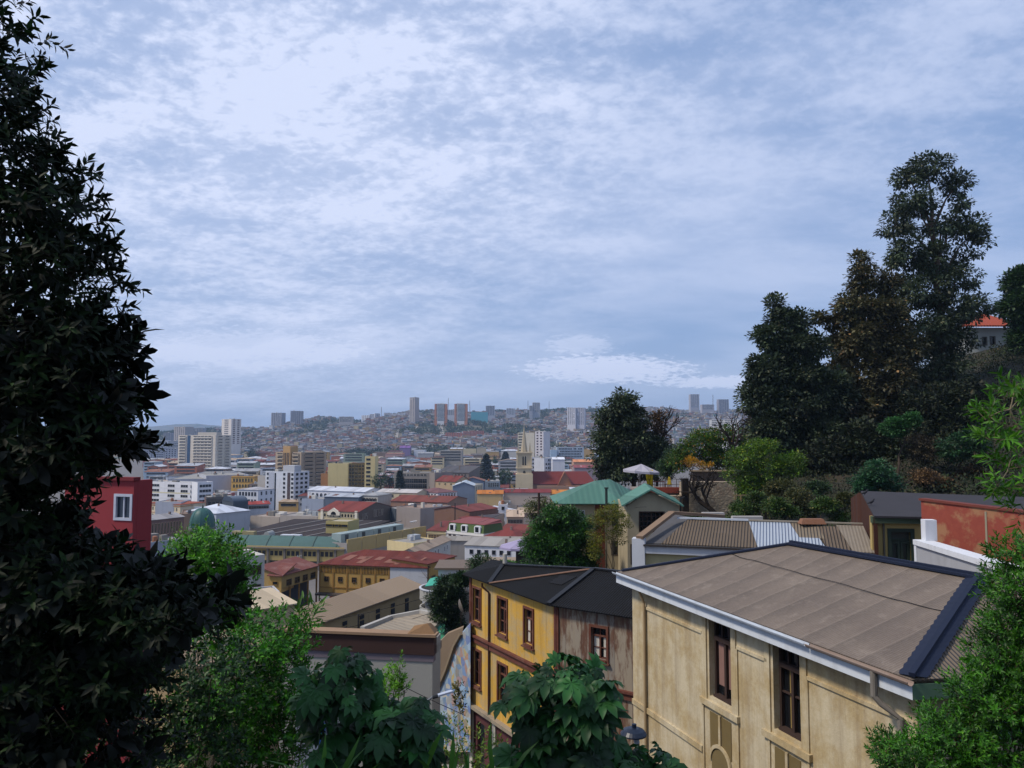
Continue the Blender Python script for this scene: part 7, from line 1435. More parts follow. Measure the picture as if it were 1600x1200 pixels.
for (px_, py_, rx, ry, sg) in ((491, 1122, 17, 8, 18),): b.hexa([Vector((c_.x + rx * .0175 * math.cos(a) , 20.98, c_.z + ry * .0175 * math.sin(a))) for a in np.linspace(0, 2 * math.pi, sg, False)], [Vector((c_.x + rx * .0175 * math.cos(a), 20.93, c_.z + ry * .0175 * math.sin(a))) for a in np.linspace(0, 2 * math.pi, sg, False)])
c2 = at(497, 1160, 20.97); b.hexa([(c2.x - .05, 20.98, c2.z - .6), (c2.x + .1, 20.98, c2.z - .6), (c2.x + .2, 20.98, c2.z + .5), (c2.x + .08, 20.98, c2.z + .5)], [(c2.x - .05, 20.93, c2.z - .6), (c2.x + .1, 20.93, c2.z - .6), (c2.x + .2, 20.93, c2.z + .5), (c2.x + .08, 20.93, c2.z + .5)]); b.build('painted_shape', flat('1c56a8', .6), T, off=W(T))
b = MB(); lx = at(727, 1160, 36); b.box(lx.x - 3, 33, gh(lx.x, 35) - .1, lx.x + 1.5, 44, gh(lx.x, 40) + .15); o = b.build('path', plaster('8f8a82', .4, 1)); tag(o, kind='structure')
# ================================================================== trees and plants
def base_of(px, Y): x = pxx(px, Y); return Vector((x, Y, gh(x, Y)))
FINE = 1.75
def tree(name, label, cat, seed, blobs, Y, basepx, lf, ncl, per, cr, ls, trunk=.3, bk='3f352c', dr=None, droop=0., aspect=1., tmpl=LEAFLET, nb=None, topfrac=.85, inner=.35, group=None, flatn=.6):
    rs = np.random.RandomState(seed); bl = [pblob(*q, Y, dr) if len(q) == 4 else pblob(*q) for q in blobs]
    B_ = base_of(basepx, Y); T = thing(name, label, cat, tuple(B_), 0, group); off = W(T)
    b = MB(); top = max(bl, key=lambda q: q[2]); n = 7; P = []
    for i in range(n + 1):
        t = i / n * topfrac; z = B_.z - .4 + (top[2] - B_.z + .4) * t; P.append(Vector((B_.x + (top[0] - B_.x) * t ** 1.5 + rs.normal() * .12 * trunk * 3, Y + rs.normal() * .1, z)))
    b.tube(P, [trunk * (1 - .8 * i / n) for i in range(n + 1)], 8); b.build('trunk', bark(bk), T, off=off)
    b = MB()
    for q in (bl if nb is None else bl[:nb]):
        z = B_.z + (q[2] - B_.z) * .72; k = min(range(n + 1), key=lambda i: abs(P[i].z - z)); limbs(b, rs, P[k], [(q[0], q[1], q[2])], trunk * .35, trunk * .08, .08, 5, 5)
        for _ in range(3): u = rs.normal(size=3); u /= np.linalg.norm(u); limbs(b, rs, (q[0], q[1], q[2]), [(q[0] + u[0] * q[3] * .8, q[1] + u[1] * q[4] * .8, q[2] + u[2] * q[5] * .8)], trunk * .1, trunk * .03, .1, 4, 3)
    b.build('limbs', bark(bk), T, off=off)
    k_ = FINE if Y > 45 else 1.0
    crown('crown', rs, bl, int(ncl * k_ ** 1.2), int(per * k_ ** 1.1), cr / k_ ** .35, ls / k_ ** .8 * (1.15 if aspect < 1.01 else 1), lf, T, off, tmpl, droop, aspect * 1.5, inner=inner, flatn=flatn); return T
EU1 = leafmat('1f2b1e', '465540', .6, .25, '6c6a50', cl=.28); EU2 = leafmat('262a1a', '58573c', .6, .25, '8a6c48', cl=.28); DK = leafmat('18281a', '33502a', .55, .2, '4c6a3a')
tree('eucalyptus', 'tallest eucalyptus with open crown and bare upper trunk on the right hillside', 'tree', 1, [(1450, 262, 34, 16), (1418, 278, 20, 16), (1495, 288, 22, 20), (1430, 318, 34, 20), (1503, 318, 16, 12), (1400, 350, 26, 22), (1470, 350, 30, 20), (1515, 372, 28, 34), (1420, 395, 36, 26), (1465, 405, 34, 26), (1500, 430, 34, 22), (1440, 450, 46, 28), (1395, 480, 22, 22), (1490, 480, 40, 26), (1525, 480, 22, 20), (1440, 520, 50, 34), (1488, 530, 34, 30), (1450, 580, 60, 40)], 80, 1472, EU1, 430, 40, 1.0, .42, .55, '5a4a3e', droop=.35, aspect=.9, inner=.2)
tree('eucalyptus', 'brownish bushy eucalyptus left of the tallest one', 'tree', 2, [(1345, 410, 12, 18), (1352, 440, 22, 22), (1385, 440, 16, 20), (1330, 480, 26, 22), (1372, 490, 36, 30), (1345, 530, 42, 34), (1400, 540, 40, 34), (1370, 590, 58, 42), (1340, 640, 56, 42), (1410, 640, 54, 44)], 76, 1375, EU2, 480, 44, 1.0, .42, .45, '4a3c32', droop=.25)
tree('eucalyptus', 'dark dense eucalyptus nearest the centre of the view on the right hillside', 'tree', 3, [(1210, 478, 10, 14), (1222, 500, 18, 16), (1245, 500, 16, 16), (1205, 530, 22, 20), (1240, 540, 30, 26), (1275, 545, 18, 20), (1200, 580, 32, 26), (1245, 590, 38, 32), (1190, 625, 34, 28), (1240, 645, 48, 36), (1290, 610, 36, 40), (1205, 670, 42, 32), (1270, 690, 56, 40)], 74, 1250, EU1, 520, 46, 1.0, .42, .45, '4a3c32', droop=.2)
tree('eucalyptus', 'thin leafy branch top between the dark and the brownish eucalyptus', 'tree', 4, [(1283, 496, 14, 9), (1302, 506, 14, 10), (1315, 540, 18, 20), (1310, 590, 24, 30)], 78, 1320, EU2, 60, 36, .8, .42, .2, '4a3c32')
tree('broadleaf_tree', 'dark green tree cut by the right edge beside the white villa', 'tree', 5, [(1600, 440, 24, 18), (1608, 480, 38, 30), (1616, 530, 30, 30)], 88, 1612, DK, 240, 48, 1.2, .5, .4)
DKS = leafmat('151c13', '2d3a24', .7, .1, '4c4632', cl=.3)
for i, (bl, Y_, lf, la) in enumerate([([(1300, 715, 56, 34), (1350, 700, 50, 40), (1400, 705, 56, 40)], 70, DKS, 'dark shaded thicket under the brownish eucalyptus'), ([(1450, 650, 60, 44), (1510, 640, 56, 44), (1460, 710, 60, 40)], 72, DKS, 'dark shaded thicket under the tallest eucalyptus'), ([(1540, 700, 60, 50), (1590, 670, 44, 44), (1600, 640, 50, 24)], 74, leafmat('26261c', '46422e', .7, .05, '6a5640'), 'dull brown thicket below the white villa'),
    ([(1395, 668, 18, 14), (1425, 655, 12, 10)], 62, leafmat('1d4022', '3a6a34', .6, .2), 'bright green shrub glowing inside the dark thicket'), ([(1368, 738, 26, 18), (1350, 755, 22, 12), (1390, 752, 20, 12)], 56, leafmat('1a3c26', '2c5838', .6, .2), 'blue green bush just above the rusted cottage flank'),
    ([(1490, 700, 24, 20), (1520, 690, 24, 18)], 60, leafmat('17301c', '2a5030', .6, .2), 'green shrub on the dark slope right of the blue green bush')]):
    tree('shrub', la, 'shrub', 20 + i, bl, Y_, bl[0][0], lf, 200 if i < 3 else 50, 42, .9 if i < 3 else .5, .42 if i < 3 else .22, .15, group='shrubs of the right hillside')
YG = leafmat('2a4a14', '5a7a1e', .55, .3, '8a8c22'); BG = leafmat('1c4010', '3f7a1e', .5, .3, '5f9a2c')
tree('small_tree', 'yellow green leafy tree standing before the dark eucalyptus', 'tree', 30, [(1165, 715, 26, 16), (1190, 700, 26, 14), (1155, 740, 22, 14), (1200, 735, 34, 22), (1235, 725, 22, 20), (1185, 765, 34, 18)], 60, 1195, YG, 150, 34, .7, .2, .14)
tree('small_tree', 'green tree with orange yellow blossom above the stone wall', 'tree', 31, [(1075, 705, 18, 16), (1100, 690, 24, 16), (1130, 680, 24, 14), (1150, 695, 16, 14), (1115, 715, 28, 14), (1060, 720, 16, 14)], 72, 1110, leafmat('22401a', '4f6f22', .55, .3, 'b0741c'), 150, 34, .8, .24, .14)
tree('shrub', 'orange flowering shrub on top of the upper garden wall', 'shrub', 32, [(1080, 722, 14, 8), (1098, 728, 16, 6)], 69, 1090, leafmat('6a6a1c', 'b0781a', .6, .3, 'c8821c'), 24, 26, .35, .13, .05)
SCR = leafmat('1e3414', '3e5a20', .65, .2, '7c7444', cl=1.2); SC2 = leafmat('242e18', '4a4f2a', .7, .2, '84764c', cl=1.2)
for i, (bl, la, Y_, lf_, nn) in enumerate([([(1160, 795, 20, 10), (1180, 786, 14, 14)], 'low green scrub behind the garden trellis', 53, SCR, 60), ([(1212, 790, 16, 16), (1230, 800, 18, 8)], 'small green bush right of the garden trellis', 51, SCR, 50), ([(1250, 778, 18, 14), (1262, 798, 16, 10)], 'olive bush in the middle of the scrub bank', 54, SC2, 50), ([(1290, 790, 20, 10), (1310, 806, 14, 7)], 'low green scrub at the right end of the patched roof', 50, SCR, 46), ([(1225, 762, 18, 12), (1200, 772, 12, 10)], 'pale green bush higher up the scrub bank', 57, SC2, 50), ([(1278, 762, 16, 9)], 'small dark bush on the bare soil bank', 57, DK, 30), ([(1318, 778, 9, 6)], 'tuft of dry scrub near the rusted cottage flank', 50, SC2, 20),
    ([(1040, 735, 16, 16), (1052, 715, 14, 20)], 'dark leafy shrub behind the yellow cloth', 76, DK, 100), ([(1150, 815, 12, 7)], 'small weeds behind the ridge of the patched roof', 48, SCR, 24), ([(1085, 812, 12, 5)], 'tiny weeds at the foot of the stone retaining wall', 52, SCR, 24),
    ([(1450, 745, 22, 10), (1475, 755, 16, 8)], 'dry brown scrub above the charcoal roof, left', 58, leafmat('3a2c1c', '6a5236', .8, .1, '8a7048'), 46), ([(1520, 742, 24, 12)], 'dry brown scrub above the charcoal roof, middle', 60, leafmat('3a2c1c', '6a5236', .8, .1, '8a7048'), 40), ([(1440, 700, 26, 22)], 'greyish twiggy shrub on the dark slope', 62, leafmat('2a261c', '4c4434', .8, .05, '5f5642'), 70)]):
    tree('shrub', la, 'shrub', 40 + i, bl, Y_, bl[0][0], lf_, nn, 36, .5, .16, .05, group='shrubs of the right hillside', inner=.1)
tree('tall_dark_tree', 'tall dark drooping tree on the ridge behind the terrace parasol', 'tree', 6, [(975, 618, 14, 10), (968, 638, 26, 14), (945, 655, 14, 10), (985, 655, 26, 18), (955, 680, 26, 18), (945, 710, 20, 18), (985, 695, 34, 26), (965, 735, 34, 16), (1000, 730, 30, 20), (1018, 700, 18, 22)], 90, 990, leafmat('1c281c', '43523a', .6, .2, '5c5a3c', cl=.3), 230, 42, 1.1, .42, .4, '3c3028', droop=.4)
tree('dry_tree', 'sparse brownish half dead tree at the right of the tall dark tree', 'tree', 7, [(1028, 660, 16, 16), (1030, 690, 18, 18), (1022, 720, 20, 16)], 92, 1024, leafmat('2e2416', '5a4630', .8, .1), 60, 26, 1.0, .36, .25)
tree('round_tree', 'round dense dark green tree left of the green roofed house', 'tree', 8, [(875, 808, 30, 18), (850, 830, 24, 16), (895, 828, 34, 22), (840, 855, 26, 18), (872, 850, 40, 26), (905, 862, 30, 26), (860, 880, 44, 18), (900, 885, 34, 16)], 57, 875, leafmat('16340f', '33601c', .5, .2, '4c7c2a'), 380, 48, .62, .2, .2, inner=.3)
tree('small_tree', 'thin yellow leaved tree climbing before the green roofed house', 'tree', 9, [(955, 800, 20, 12), (940, 812, 16, 10), (968, 815, 16, 12), (935, 835, 14, 14), (962, 838, 14, 14), (928, 860, 12, 14)], 54, 958, leafmat('3f4a16', '70741e', .6, .3, '8f7a28'), 100, 24, .42, .13, .08, '6a5c48')
tree('ivy_tree', 'dark ivy covered tree against the left corner of the yellow house', 'tree', 10, [(700, 915, 22, 14), (690, 935, 20, 16), (712, 940, 18, 18), (695, 960, 20, 16), (710, 975, 16, 16), (712, 992, 9, 8)], 52, 706, leafmat('0f1e10', '26401e', .55, .15, '3a5428'), 200, 44, .45, .15, .15)
for i, (bl, la, Y_) in enumerate([([(752, 880, 20, 12), (775, 888, 22, 9)], 'dark bush rising behind the ridge of the black roof, left', 60), ([(722, 905, 10, 8)], 'small bush at the left tip of the black roof', 50), ([(790, 886, 14, 7)], 'lighter bush behind the black roof next to the lilac parasol', 62), ([(878, 893, 10, 6), (840, 890, 10, 6)], 'low bush between the round tree and the black roof', 55)]):
    tree('shrub', la, 'shrub', 50 + i, bl, Y_, bl[0][0], DK if i != 2 else BG, 60, 36, .5, .16, .05)
tree('small_tree', 'sparse yellow green tree beside the utility pole', 'tree', 57, [(832, 795, 12, 10), (850, 790, 12, 10), (840, 815, 12, 10)], 78, 842, leafmat('2a3a14', '5a6220', .6, .2), 50, 24, .7, .2, .1)
# city trees, each a thing
def city_tree(px, pt, pb, Y, r, label, seed, lf=DK):
    rs = np.random.RandomState(seed); x = pxx(px, Y); zt_ = zpx(pt, Y); zb_ = min(zpx(pb, Y), gh(x, Y) + 3); T = thing('city_tree', label, 'tree', (x, Y, gh(x, Y)), 0, 'trees of the flat city'); rr_ = r * Y / 1200
    MB().tube([(0, 0, -1), (0, 0, zt_ - T.location.z - rr_)], [.5, .3], 6).build('trunk', bark(), T)
    bl = [(x + rs.uniform(-.5, .5) * rr_, Y + rs.uniform(-.4, .4) * rr_, zb_ + (zt_ - zb_) * rs.uniform(.3, .72), rr_ * rs.uniform(.5, .75), rr_ * .6, (zt_ - zb_) * .3) for _ in range(5)]
    crown('crown', rs, bl, 60, 26, rr_ * .28, rr_ * .16, lf, T, W(T), aspect=1.6)
for i, (px, pt, pb, Y_, r_, la) in enumerate([(597, 735, 756, 500, 13, 'round dark tree right of the yellow stair tower'), (610, 734, 756, 510, 12, 'round dark tree left of the concrete galleries'), (770, 732, 752, 640, 9, 'dark park tree below the araucaria'), (785, 730, 755, 600, 13, 'dark park tree left of the church tower, nearer one'), (797, 731, 752, 620, 11, 'dark park tree touching the church tower'), (742, 735, 750, 640, 10, 'dark park tree left of the araucaria'), (843, 731, 742, 700, 10, 'dark park tree just right of the church tower'), (632, 733, 742, 560, 7, 'small palm like tree top over the concrete galleries'), (655, 732, 741, 560, 9, 'dark tree crown behind the concrete galleries'), (700, 706, 722, 1150, 12, 'tree clump beside the open concrete floors'), (776, 712, 728, 1000, 10, 'dark tree behind the araucaria'), (850, 702, 722, 900, 8, 'dark tree at the foot of the cream tower block'), (875, 714, 722, 900, 12, 'row of trees before the glass fronted building'), (345, 793, 803, 420, 5, 'small tree by the dark palace front'), (395, 700, 716, 1300, 12, 'woods edge tree right of the balconied slab'), (300, 742, 752, 900, 8, 'tree at the foot of the balconied slab'), (255, 735, 748, 1000, 9, 'tree behind the banded white block'), (730, 880, 895, 100, 20, 'dark green tree behind the white courtyard wing, left of the black roof')]):
    city_tree(px, pt, pb, Y_, r_, la, 100 + i)
def conifer(px, pt, pb, Y, r, label, seed):
    rs = np.random.RandomState(seed); x = pxx(px, Y); zt_ = zpx(pt, Y); g0 = gh(x, Y); H = zt_ - g0; R_ = r * Y / 1200; T = thing('araucaria', label, 'tree', (x, Y, g0)); MB().tube([(0, 0, -1), (0, 0, H)], [.5, .08], 6).build('trunk', bark(), T)
    P = []; D = []; nt_ = 13
    for k in range(nt_):
        z = H * (.3 + .68 * k / nt_); rad = R_ * (1 - k / nt_) ** .8 + .5
        for a in np.linspace(0, 6.28, 12, False) + rs.rand():
            for t in np.linspace(.2, 1, 6): P.append((x + math.cos(a) * rad * t, Y + math.sin(a) * rad * t, g0 + z + rad * .12 * t)); D.append((math.cos(a), math.sin(a), .25))
    P = np.array(P); n = len(P); P = np.repeat(P, 3, 0) + rs.normal(size=(3 * n, 3)) * .25; D = np.repeat(np.array(D), 3, 0) + rs.normal(size=(3 * n, 3)) * .6
    scatter('crown', LEAFLET, P, D, rs.normal(size=(3 * n, 3)) * .3 + [0, 0, 1], np.full(3 * n, 1.5 * Y / 600), leafmat('0e1812', '1f3022', .7, .05), T, W(T), 1.6)
conifer(760, 708, 745, 620, 12, 'tall tiered araucaria left of the church tower', 1); conifer(626, 733, 766, 450, 9, 'dark araucaria in front of the concrete galleries', 2); conifer(790, 706, 722, 1000, 7, 'small distant araucaria left of the spire', 3)
def bare(name, label, base, top, seed, r0, depth=5, spread=.55, col='3a2c26', off=None, group=None, k=3, lean=None):
    rs = np.random.RandomState(seed); base = Vector(base); T = thing(name, label, 'tree', tuple(base), 0, group); b = MB()
    def grow(p, d, L, r, n):
        q = p.copy(); P = [p]; dd = d.copy()
        for _ in range(4): dd = (dd + Vector(tuple(rs.normal(size=3))) * .14).normalized(); q = q + dd * L / 4; P.append(q.copy())
        b.tube(P, [r * (1 - .1 * i) for i in range(5)], 6 if n > 2 else 4, cap=False)
        if n == 0: return
        for _ in range(k if n > 1 else 3):
            e = (dd + Vector(tuple(rs.normal(size=3))) * spread); e.z += .15; e.normalize(); grow(P[rs.randint(2, 5)], e, L * rs.uniform(.6, .8), r * .58, n - 1)
    d = Vector(top) - base; grow(base - Vector((0, 0, .3)), (lean or d).normalized(), d.length * .36, r0, depth); b.build('branches', bark(col), T, off=W(T)); return T
for i, (px, pt, Y_, la) in enumerate([(480, 915, 120, 'bare twiggy tree in the school yard, leftmost'), (515, 905, 118, 'bare twiggy tree in the school yard, second from left'), (548, 925, 100, 'bare tree in front of the tan hall roof, left'), (500, 950, 84, 'bare low tree before the tan hall roof, nearest the green bush'), (572, 942, 90, 'bare tree with few leaves before the tan hall windows'), (535, 965, 72, 'bare tree just behind the brown parapet')]):
    B_ = base_of(px, Y_); bare('bare_tree', la, B_, Vector((B_.x, B_.y, zpx(pt, Y_))), 200 + i, .16, 4, .55, '5f5044', group='bare trees around the school yard')
for i, (px, pt, Y_, la) in enumerate([(706, 835, 140, 'bare tree over the white courtyard roofs, left'), (735, 840, 130, 'bare tree over the white courtyard roofs, middle'), (765, 830, 150, 'bare tree over the white courtyard roofs, right'), (812, 800, 120, 'bare reddish tree left of the lilac parasol')]):
    B_ = base_of(px, Y_); bare('bare_tree', la, B_, Vector((B_.x, B_.y, zpx(pt, Y_))), 220 + i, .18, 4, .5, '5c483c', group='bare trees over the courtyard')
p0 = at(1124, 806, 63); bare('gnarled_tree', 'leafless gnarled dark tree leaning before the stone retaining wall', p0, at(1085, 690, 63), 231, .26, 5, .6, '1e1712', lean=Vector((-.55, 0, 1)))
p0 = at(1150, 712, 68); bare('bare_tree', 'leafless forked tree rising over the blossoming tree, against the far hill', p0, at(1115, 615, 68), 233, .2, 4, .45, '2c2320', lean=Vector((-.35, 0, 1)))
p0 = at(1030, 700, 92); bare('bare_tree', 'leafless branches against the sky right of the tall dark tree', p0, at(1030, 612, 92), 234, .2, 4, .4, '3a2e2c')

# ---------------------------------------------------------------- foreground plants
def sprigs(name, rs, blobs, n, L, ls, mat, parent, off, nl=9, up=.5, aspect=.95, inner=.5, spread=.9):
    C, O = clumps(rs, blobs, n, inner); m = len(C)
    d = O * .8 + unit(rs, m) * .5 + np.array([0, 0, up]); d /= np.linalg.norm(d, axis=1, keepdims=True)
    ax = np.cross(d, unit(rs, m)); ax /= np.linalg.norm(ax, axis=1, keepdims=True); ay = np.cross(d, ax); P = []; Fw = []; Up = []; S = []
    ph = rs.uniform(0, 6.28, m); Ls = L * rs.uniform(.6, 1.3, m); sz = rs.uniform(.75, 1.2, m)
    for j in range(nl):
        a = ph + j * 2.4; t = (j + 1) / nl; rad = ax * np.cos(a)[:, None] + ay * np.sin(a)[:, None]
        P.append(C + d * (Ls * t)[:, None]); f = rad * (spread * (1.15 - .6 * t)) + d * (.35 + .5 * t) + rs.normal(size=(m, 3)) * .12; f[:, 2] -= .12; Fw.append(f); Up.append(d * 1.0 - rad * .3 + np.array([0, 0, .25])); S.append(ls * sz * (.75 + .35 * math.sin(t * 2.6)) * rs.uniform(.8, 1.15, m))
    scatter(name, LEAF, np.concatenate(P), np.concatenate(Fw), np.concatenate(Up), np.concatenate(S), mat, parent, off, aspect)
    return C, d, Ls
def twigs(C, d, Ls, r, mat, parent, off, every=1):
    b = MB()
    for i in range(0, len(C), every):
        p = Vector(tuple(C[i])); q = p + Vector(tuple(d[i])) * float(Ls[i]); b.tube([p - Vector(tuple(d[i])) * float(Ls[i]) * .6, p, q], [r, r * .8, r * .4], 4, cap=False)
    b.build('twigs', mat, parent, off=off)
rs = np.random.RandomState(77)
BT = [(-40, 30, 80, 60), (-40, 110, 78, 60), (-25, 180, 82, 46), (-20, 250, 100, 56), (60, 262, 46, 36), (10, 320, 108, 60), (92, 355, 62, 40), (20, 410, 130, 60), (112, 425, 60, 42), (30, 480, 140, 56), (50, 560, 134, 60), (132, 540, 60, 44), (50, 640, 140, 60), (146, 625, 60, 44), (130, 705, 82, 28), (10, 740, 110, 46), (0, 810, 100, 60), (40, 880, 140, 36), (120, 905, 90, 36), (60, 965, 180, 60), (215, 940, 60, 30), (215, 925, 40, 20), (270, 965, 46, 18), (310, 960, 26, 14), (30, 1060, 210, 80), (190, 1040, 66, 40), (30, 1170, 230, 80)]
Yb = 5.4; T = thing('laurel_tree', 'big dark glossy leaved tree filling the left edge from top to bottom', 'tree', (pxx(20, Yb), Yb, gh(pxx(20, Yb), Yb))); off = W(T)
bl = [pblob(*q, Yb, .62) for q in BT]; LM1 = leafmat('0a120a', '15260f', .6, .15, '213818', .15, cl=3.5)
C_, d_, L_ = sprigs('crown', rs, bl, 2300, .14, .088, LM1, T, off, nl=11, inner=.15, aspect=.95, up=.3, spread=1.1)
twigs(C_, d_, L_, .004, bark('2a241c'), T, off, 2)
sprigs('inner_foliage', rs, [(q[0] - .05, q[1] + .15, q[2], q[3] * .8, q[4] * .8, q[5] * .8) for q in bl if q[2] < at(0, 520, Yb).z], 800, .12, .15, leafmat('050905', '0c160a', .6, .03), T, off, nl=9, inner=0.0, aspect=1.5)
b = MB(); B0 = Vector(T.location); B0.z -= .3; tr_ = [B0, at(30, 1050, Yb), at(10, 800, Yb), at(0, 500, Yb), at(-20, 200, Yb), at(-30, 0, Yb)]; b.tube(tr_, [.11, .09, .08, .06, .04, .02], 8); b.build('trunk', bark('241e18'), T, off=off)
b = MB()
for q in bl: k = min(tr_, key=lambda v: abs(v.z - (q[2] - .25))); limbs(b, rs, k, [(q[0], q[1], q[2])], .03, .008, .12, 5, 5)
b.build('limbs', bark('241e18'), T, off=off)
def bush(name, label, seed, px_blobs, Y, leafm, n, L, ls, nl=11, dr=None, basepx=None, aspect=1., up=.6, inner=.35, cat='bush', r=.003):
    if n > 300: n = int(n * 1.45); ls *= .82; aspect *= 1.15
    rs = np.random.RandomState(seed); bp = basepx or px_blobs[0][0]; B_ = base_of(bp, Y); T = thing(name, label, cat, tuple(B_)); off = W(T); bl = [pblob(*q, Y, dr) if len(q) == 4 else pblob(*q) for q in px_blobs]
    C_, d_, L_ = sprigs('foliage', rs, bl, n, L, ls, leafm, T, off, nl=nl, up=up, inner=inner, aspect=aspect); twigs(C_, d_, L_, r, bark('4a4030'), T, off, 3)
    b = MB()
    for q in bl: limbs(b, rs, B_ + Vector((rs.uniform(-.2, .2), rs.uniform(-.2, .2), 0)), [(q[0], q[1], q[2])], .014, .005, .1, 5, 6)
    b.build('stems', bark('4a4030'), T, off=off); return T
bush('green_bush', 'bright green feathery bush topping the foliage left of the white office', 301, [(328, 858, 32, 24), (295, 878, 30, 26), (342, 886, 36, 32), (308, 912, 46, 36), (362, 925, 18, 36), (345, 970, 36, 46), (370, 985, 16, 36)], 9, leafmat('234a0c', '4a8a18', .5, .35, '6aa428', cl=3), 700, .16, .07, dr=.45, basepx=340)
bush('green_bush', 'darker green bush in front of the brown parapet, lower left', 302, [(420, 1000, 44, 34), (455, 1010, 26, 24), (400, 1050, 60, 44), (440, 1075, 36, 44), (380, 1110, 70, 50), (420, 1160, 70, 50), (330, 1150, 90, 60), (460, 1140, 22, 40)], 8, leafmat('1c460a', '3a7a12', .5, .35, '5a9c20', cl=3), 900, .15, .065, dr=.5, basepx=400)
bush('green_bush', 'dark bush in the shade under the big left tree', 303, [(330, 1060, 60, 60), (260, 1090, 60, 60), (180, 1180, 110, 50), (300, 1180, 80, 50)], 7, leafmat('10280c', '224a12', .5, .2, '37681c', cl=3), 420, .14, .07, dr=.4)
bush('vine_bush', 'grey green leafy stems beside the dome, above the bright bush', 304, [(300, 845, 18, 14), (288, 858, 14, 10), (312, 838, 10, 10)], 14, leafmat('3a5a24', '6a8448', .6, .3), 60, .18, .07, nl=8, inner=.1)
bush('reed_plant', 'spiky reed like leaves sticking up in front of the tan hall roof', 305, [(465, 985, 14, 12), (480, 972, 10, 12)], 8.5, leafmat('2c5014', '4f7a24', .5, .3), 18, .2, .15, nl=6, aspect=.5, up=1.2)
bush('weed_spire', 'bright yellow green spire shaped weed before the pale grey wall', 306, [(618, 1062, 12, 18), (608, 1075, 22, 14), (588, 1068, 10, 8), (632, 1078, 10, 8), (625, 1042, 5, 9)], 9, leafmat('3a6410', '5f9420', .5, .35), 110, .1, .045, nl=10, up=1.0, inner=.1)
RB_ = leafmat('1f480c', '3f7818', .5, .35, '5f9228', cl=3)
bush('fine_bush', 'bright green fine leaved bush filling the lower right corner', 307, [(1600, 875, 30, 28), (1588, 925, 34, 36), (1598, 985, 50, 40), (1575, 1030, 44, 34), (1600, 1080, 66, 50), (1535, 1095, 36, 28), (1490, 1150, 46, 30), (1560, 1165, 80, 50), (1410, 1185, 36, 20), (1440, 1200, 60, 24)], 7, RB_, 1900, .12, .058, nl=12, dr=.4, basepx=1560, aspect=.8, inner=.25)
rs = np.random.RandomState(308); Ya = 6.0; B_ = base_of(1700, Ya); T = thing('acacia', 'light green leafy branches reaching in from the right edge', 'tree', tuple(B_)); off = W(T); ab = [pblob(*q, Ya, .15) for q in ((1588, 604, 14, 7), (1596, 622, 10, 8), (1548, 650, 14, 7), (1580, 662, 18, 9), (1552, 688, 14, 8), (1592, 700, 14, 12), (1580, 728, 16, 9), (1596, 760, 14, 12), (1560, 757, 8, 5), (1600, 800, 12, 10))]
C_, d_, L_ = sprigs('crown', rs, ab, 100, .12, .085, leafmat('2f5c12', '4f8420', .5, .4, '6a9a30', cl=3), T, off, nl=9, inner=0.0, aspect=.65, up=.25); twigs(C_, d_, L_, .003, bark('6a5c48'), T, off, 2)
b = MB(); tr2 = [B_, at(1690, 900, Ya), at(1650, 760, Ya), at(1600, 690, Ya), at(1578, 640, Ya)]; b.tube(tr2, [.05, .04, .022, .012, .006], 7); b.build('trunk', bark('7a705c'), T, off=off); b = MB()
for q in ab: limbs(b, rs, min(tr2[2:], key=lambda v: (v - Vector(q[:3])).length), [q[:3]], .007, .003, .05, 5, 4)
b.build('limbs', bark('7a705c'), T, off=off)
def castor(label, seed, blobs, Y, n, R_, basepx):
    rs = np.random.RandomState(seed); B_ = base_of(basepx, Y); T = thing('castor_bean_plant', label, 'plant', tuple(B_), 0, 'castor bean plants'); off = W(T); bl = [pblob(*q, Y, .35) for q in blobs]
    C, O = clumps(rs, bl, n, .3); m = len(C); f = O * .7 + unit(rs, m) * .5; f[:, 1] -= .35; f[:, 2] -= .45; up = O * .5 + np.array([0, -.55, .9]) + unit(rs, m) * .3
    s = R_ * rs.uniform(.5, 1.25, m); scatter('leaves', PALM, C, f, up, s, leafmat('143016', '2c5c2c', .5, .2, '447238', .3, cl=3), T, off)
    b = MB(); st = Vector((B_.x, B_.y, B_.z)); hubs = [Vector((q[0], q[1] + .05, q[2] - .15)) for q in bl]
    limbs(b, rs, st, hubs, .03, .012, .06, 6, 6)
    for i in range(m):
        h = min(hubs, key=lambda v: (v - Vector(tuple(C[i]))).length); limbs(b, rs, h, [tuple(C[i])], .008, .005, .05, 4, 3)
    b.build('stems', flat('3a4a30', .6), T, off=off); return T
castor('large leaved dark green castor plant in front of the pale grey wall', 401, [(545, 1030, 34, 16), (500, 1062, 34, 20), (560, 1070, 44, 24), (500, 1095, 36, 22), (620, 1110, 50, 22), (580, 1130, 60, 28), (655, 1130, 30, 24), (530, 1160, 40, 34), (620, 1165, 60, 36), (570, 1195, 90, 24)], 6.6, 190, .175, 580)
castor('large leaved dark green castor plant in front of the yellow house', 402, [(880, 1045, 44, 12), (925, 1058, 30, 16), (835, 1065, 30, 14), (805, 1085, 24, 14), (905, 1085, 60, 20), (860, 1115, 50, 22), (922, 1118, 34, 24), (880, 1155, 64, 28), (930, 1172, 44, 20), (850, 1185, 60, 24), (1015, 1185, 40, 14)], 6.6, 215, .175, 890)
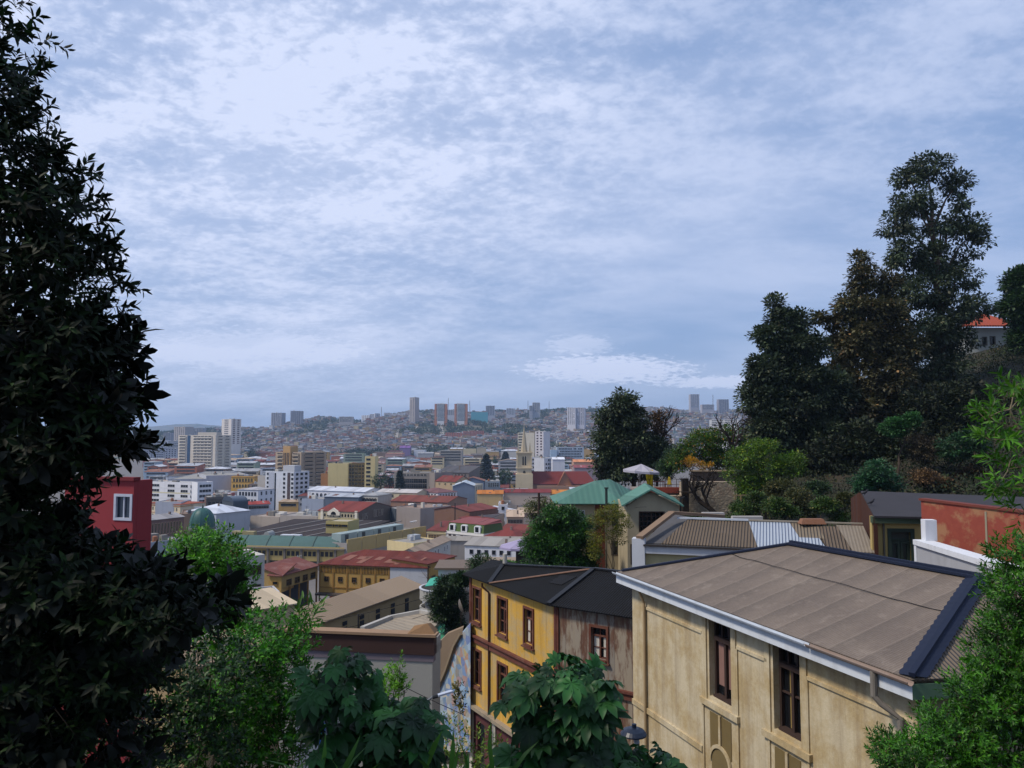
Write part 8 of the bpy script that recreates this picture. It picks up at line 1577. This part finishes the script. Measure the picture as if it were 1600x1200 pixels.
# grass blades, tall
def grass(name, label, seed, spots, n, L, mat, kind=None):
    rs = np.random.RandomState(seed); P = []; F_ = []; U = []; S = []
    for (px, py, rx, Y) in spots:
        for _ in range(n):
            x = px + rs.normal() * rx; p = at(x, py, Y + rs.uniform(-.4, .4)); P.append(tuple(p)); F_.append((rs.normal() * .35, rs.normal() * .35, 1)); U.append((rs.normal(), rs.normal(), .2)); S.append(L * rs.uniform(.5, 1.2))
    V, Fc = LEAF; V = V.copy(); V[:, 2] = -.5 * V[:, 0] ** 2.2
    o = scatter(name, (V, Fc), P, F_, U, S, mat, None, (0, 0, 0), .35); tag(o, label, 'grass' if kind is None else None, kind=kind or None); return o
GRS = leafmat('2a4c1a', '4f8034', .45, .3, '7a9a58')
grass('tall_grass', 'arching light green grass blades at the bottom below the left castor plant', 501, [(480, 1225, 26, 6), (540, 1230, 26, 6)], 8, .3, GRS)
grass('tall_grass', 'upright green blades between the two castor plants', 502, [(685, 1215, 16, 6.5), (730, 1225, 16, 6.5), (790, 1225, 18, 6.3)], 7, .36, GRS)
bush('wild_flower_bush', 'yellowish weeds with small orange flowers by the maroon house base', 310, [(700, 1150, 22, 26), (745, 1170, 26, 22), (785, 1180, 20, 20), (690, 1190, 30, 22), (760, 1200, 60, 16)], 9, leafmat('2f4c12', '66802a', .6, .3, 'a8902c'), 150, .14, .05, nl=8, inner=.0, dr=.3)
bush('fern_clump', 'dark hanging fern clump on the mural beside the house corner', 311, [(718, 1075, 5, 7), (719, 1092, 5, 8), (717, 1108, 4, 6)], 40, leafmat('2a2c14', '5a5a24', .7, .1), 26, .25, .22, nl=8, inner=0)
# undergrowth on the slopes
rs = np.random.RandomState(9); P_ = []; S_ = []
for _ in range(26000):
    y = rs.uniform(44, 135); s_ = rs.uniform(.24, 1.1); x = s_ * y
    if y < 62 and s_ < .42: continue
    if 92 < y < 106 and .58 < s_ < .7: continue
    P_.append((x, y, gh(x, y) + .2)); S_.append(rs.uniform(.5, 1.3))
    if len(P_) > 5000: break
P_ = np.array(P_); S_ = np.array(S_); k = 46; n = len(P_); u = unit(rs, n * k); pos = np.repeat(P_, k, 0) + u * (np.repeat(S_, k)[:, None] * rs.uniform(.4, 1, (n * k, 1))) * np.array([1.2, 1.2, .8])
o = scatter('undergrowth', LEAFLET, pos, u + unit(rs, n * k) * .8 + [0, 0, .4], u + np.array([0, 0, .5]), np.repeat(S_, k) * .24, leafmat('10180c', '28361a', .8, .1, '4f462c'), aspect=1.5); tag(o, 'dense undergrowth covering the right hillside', kind='stuff')
P_ = []; 
for _ in range(2600):
    y = rs.uniform(7.5, 34); s_ = rs.uniform(-1.1, .12); x = s_ * max(y, 14)
    if y > 26 and -.34 < s_ : continue
    P_.append((x, y, gh(x, y) + .1))
P_ = np.array(P_); k = 26; n = len(P_); u = unit(rs, n * k); pos = np.repeat(P_, k, 0) + u * rs.uniform(.2, .7, (n * k, 1)) * np.array([1.2, 1.2, 1.2])
o = scatter('undergrowth', LEAFLET, pos, u + unit(rs, n * k) * .8 + [0, 0, .4], u + np.array([0, 0, .5]), rs.uniform(.1, .22, n * k), leafmat('14280e', '30541c', .7, .2, '5a7030'), aspect=1.2); tag(o, 'low weeds covering the slope below the viewpoint', kind='stuff')
# ================================================================== labels that two things still share: told apart by place
def finish_labels():
    by = {}
    for o in COL.objects:
        if o.parent is None and o.get('category') and o.get('label'): by.setdefault(o['label'], []).append(o)
    for lab, os_ in by.items():
        if len(os_) < 2: continue
        os_.sort(key=lambda o: o.location.x / max(o.location.y, 1))
        n = len(os_)
        for i, o in enumerate(os_):
            if n == 2: t = ('left one', 'right one')[i]
            elif n == 3: t = ('left of three', 'middle of three', 'right of three')[i]
            else: t = ['leftmost', 'second from left', 'third from left', 'fourth from left', 'fifth from left', 'sixth from left', 'seventh from left'][min(i, 6)]
            o['label'] = lab + ', ' + t
    for o in COL.objects:
        if o.get('label') and len(o['label'].split()) > 16: print('LONG', len(o['label'].split()), o['label'])
finish_labels()
print('objects', len(bpy.data.objects), 'faces', sum(len(m.polygons) for m in bpy.data.meshes))
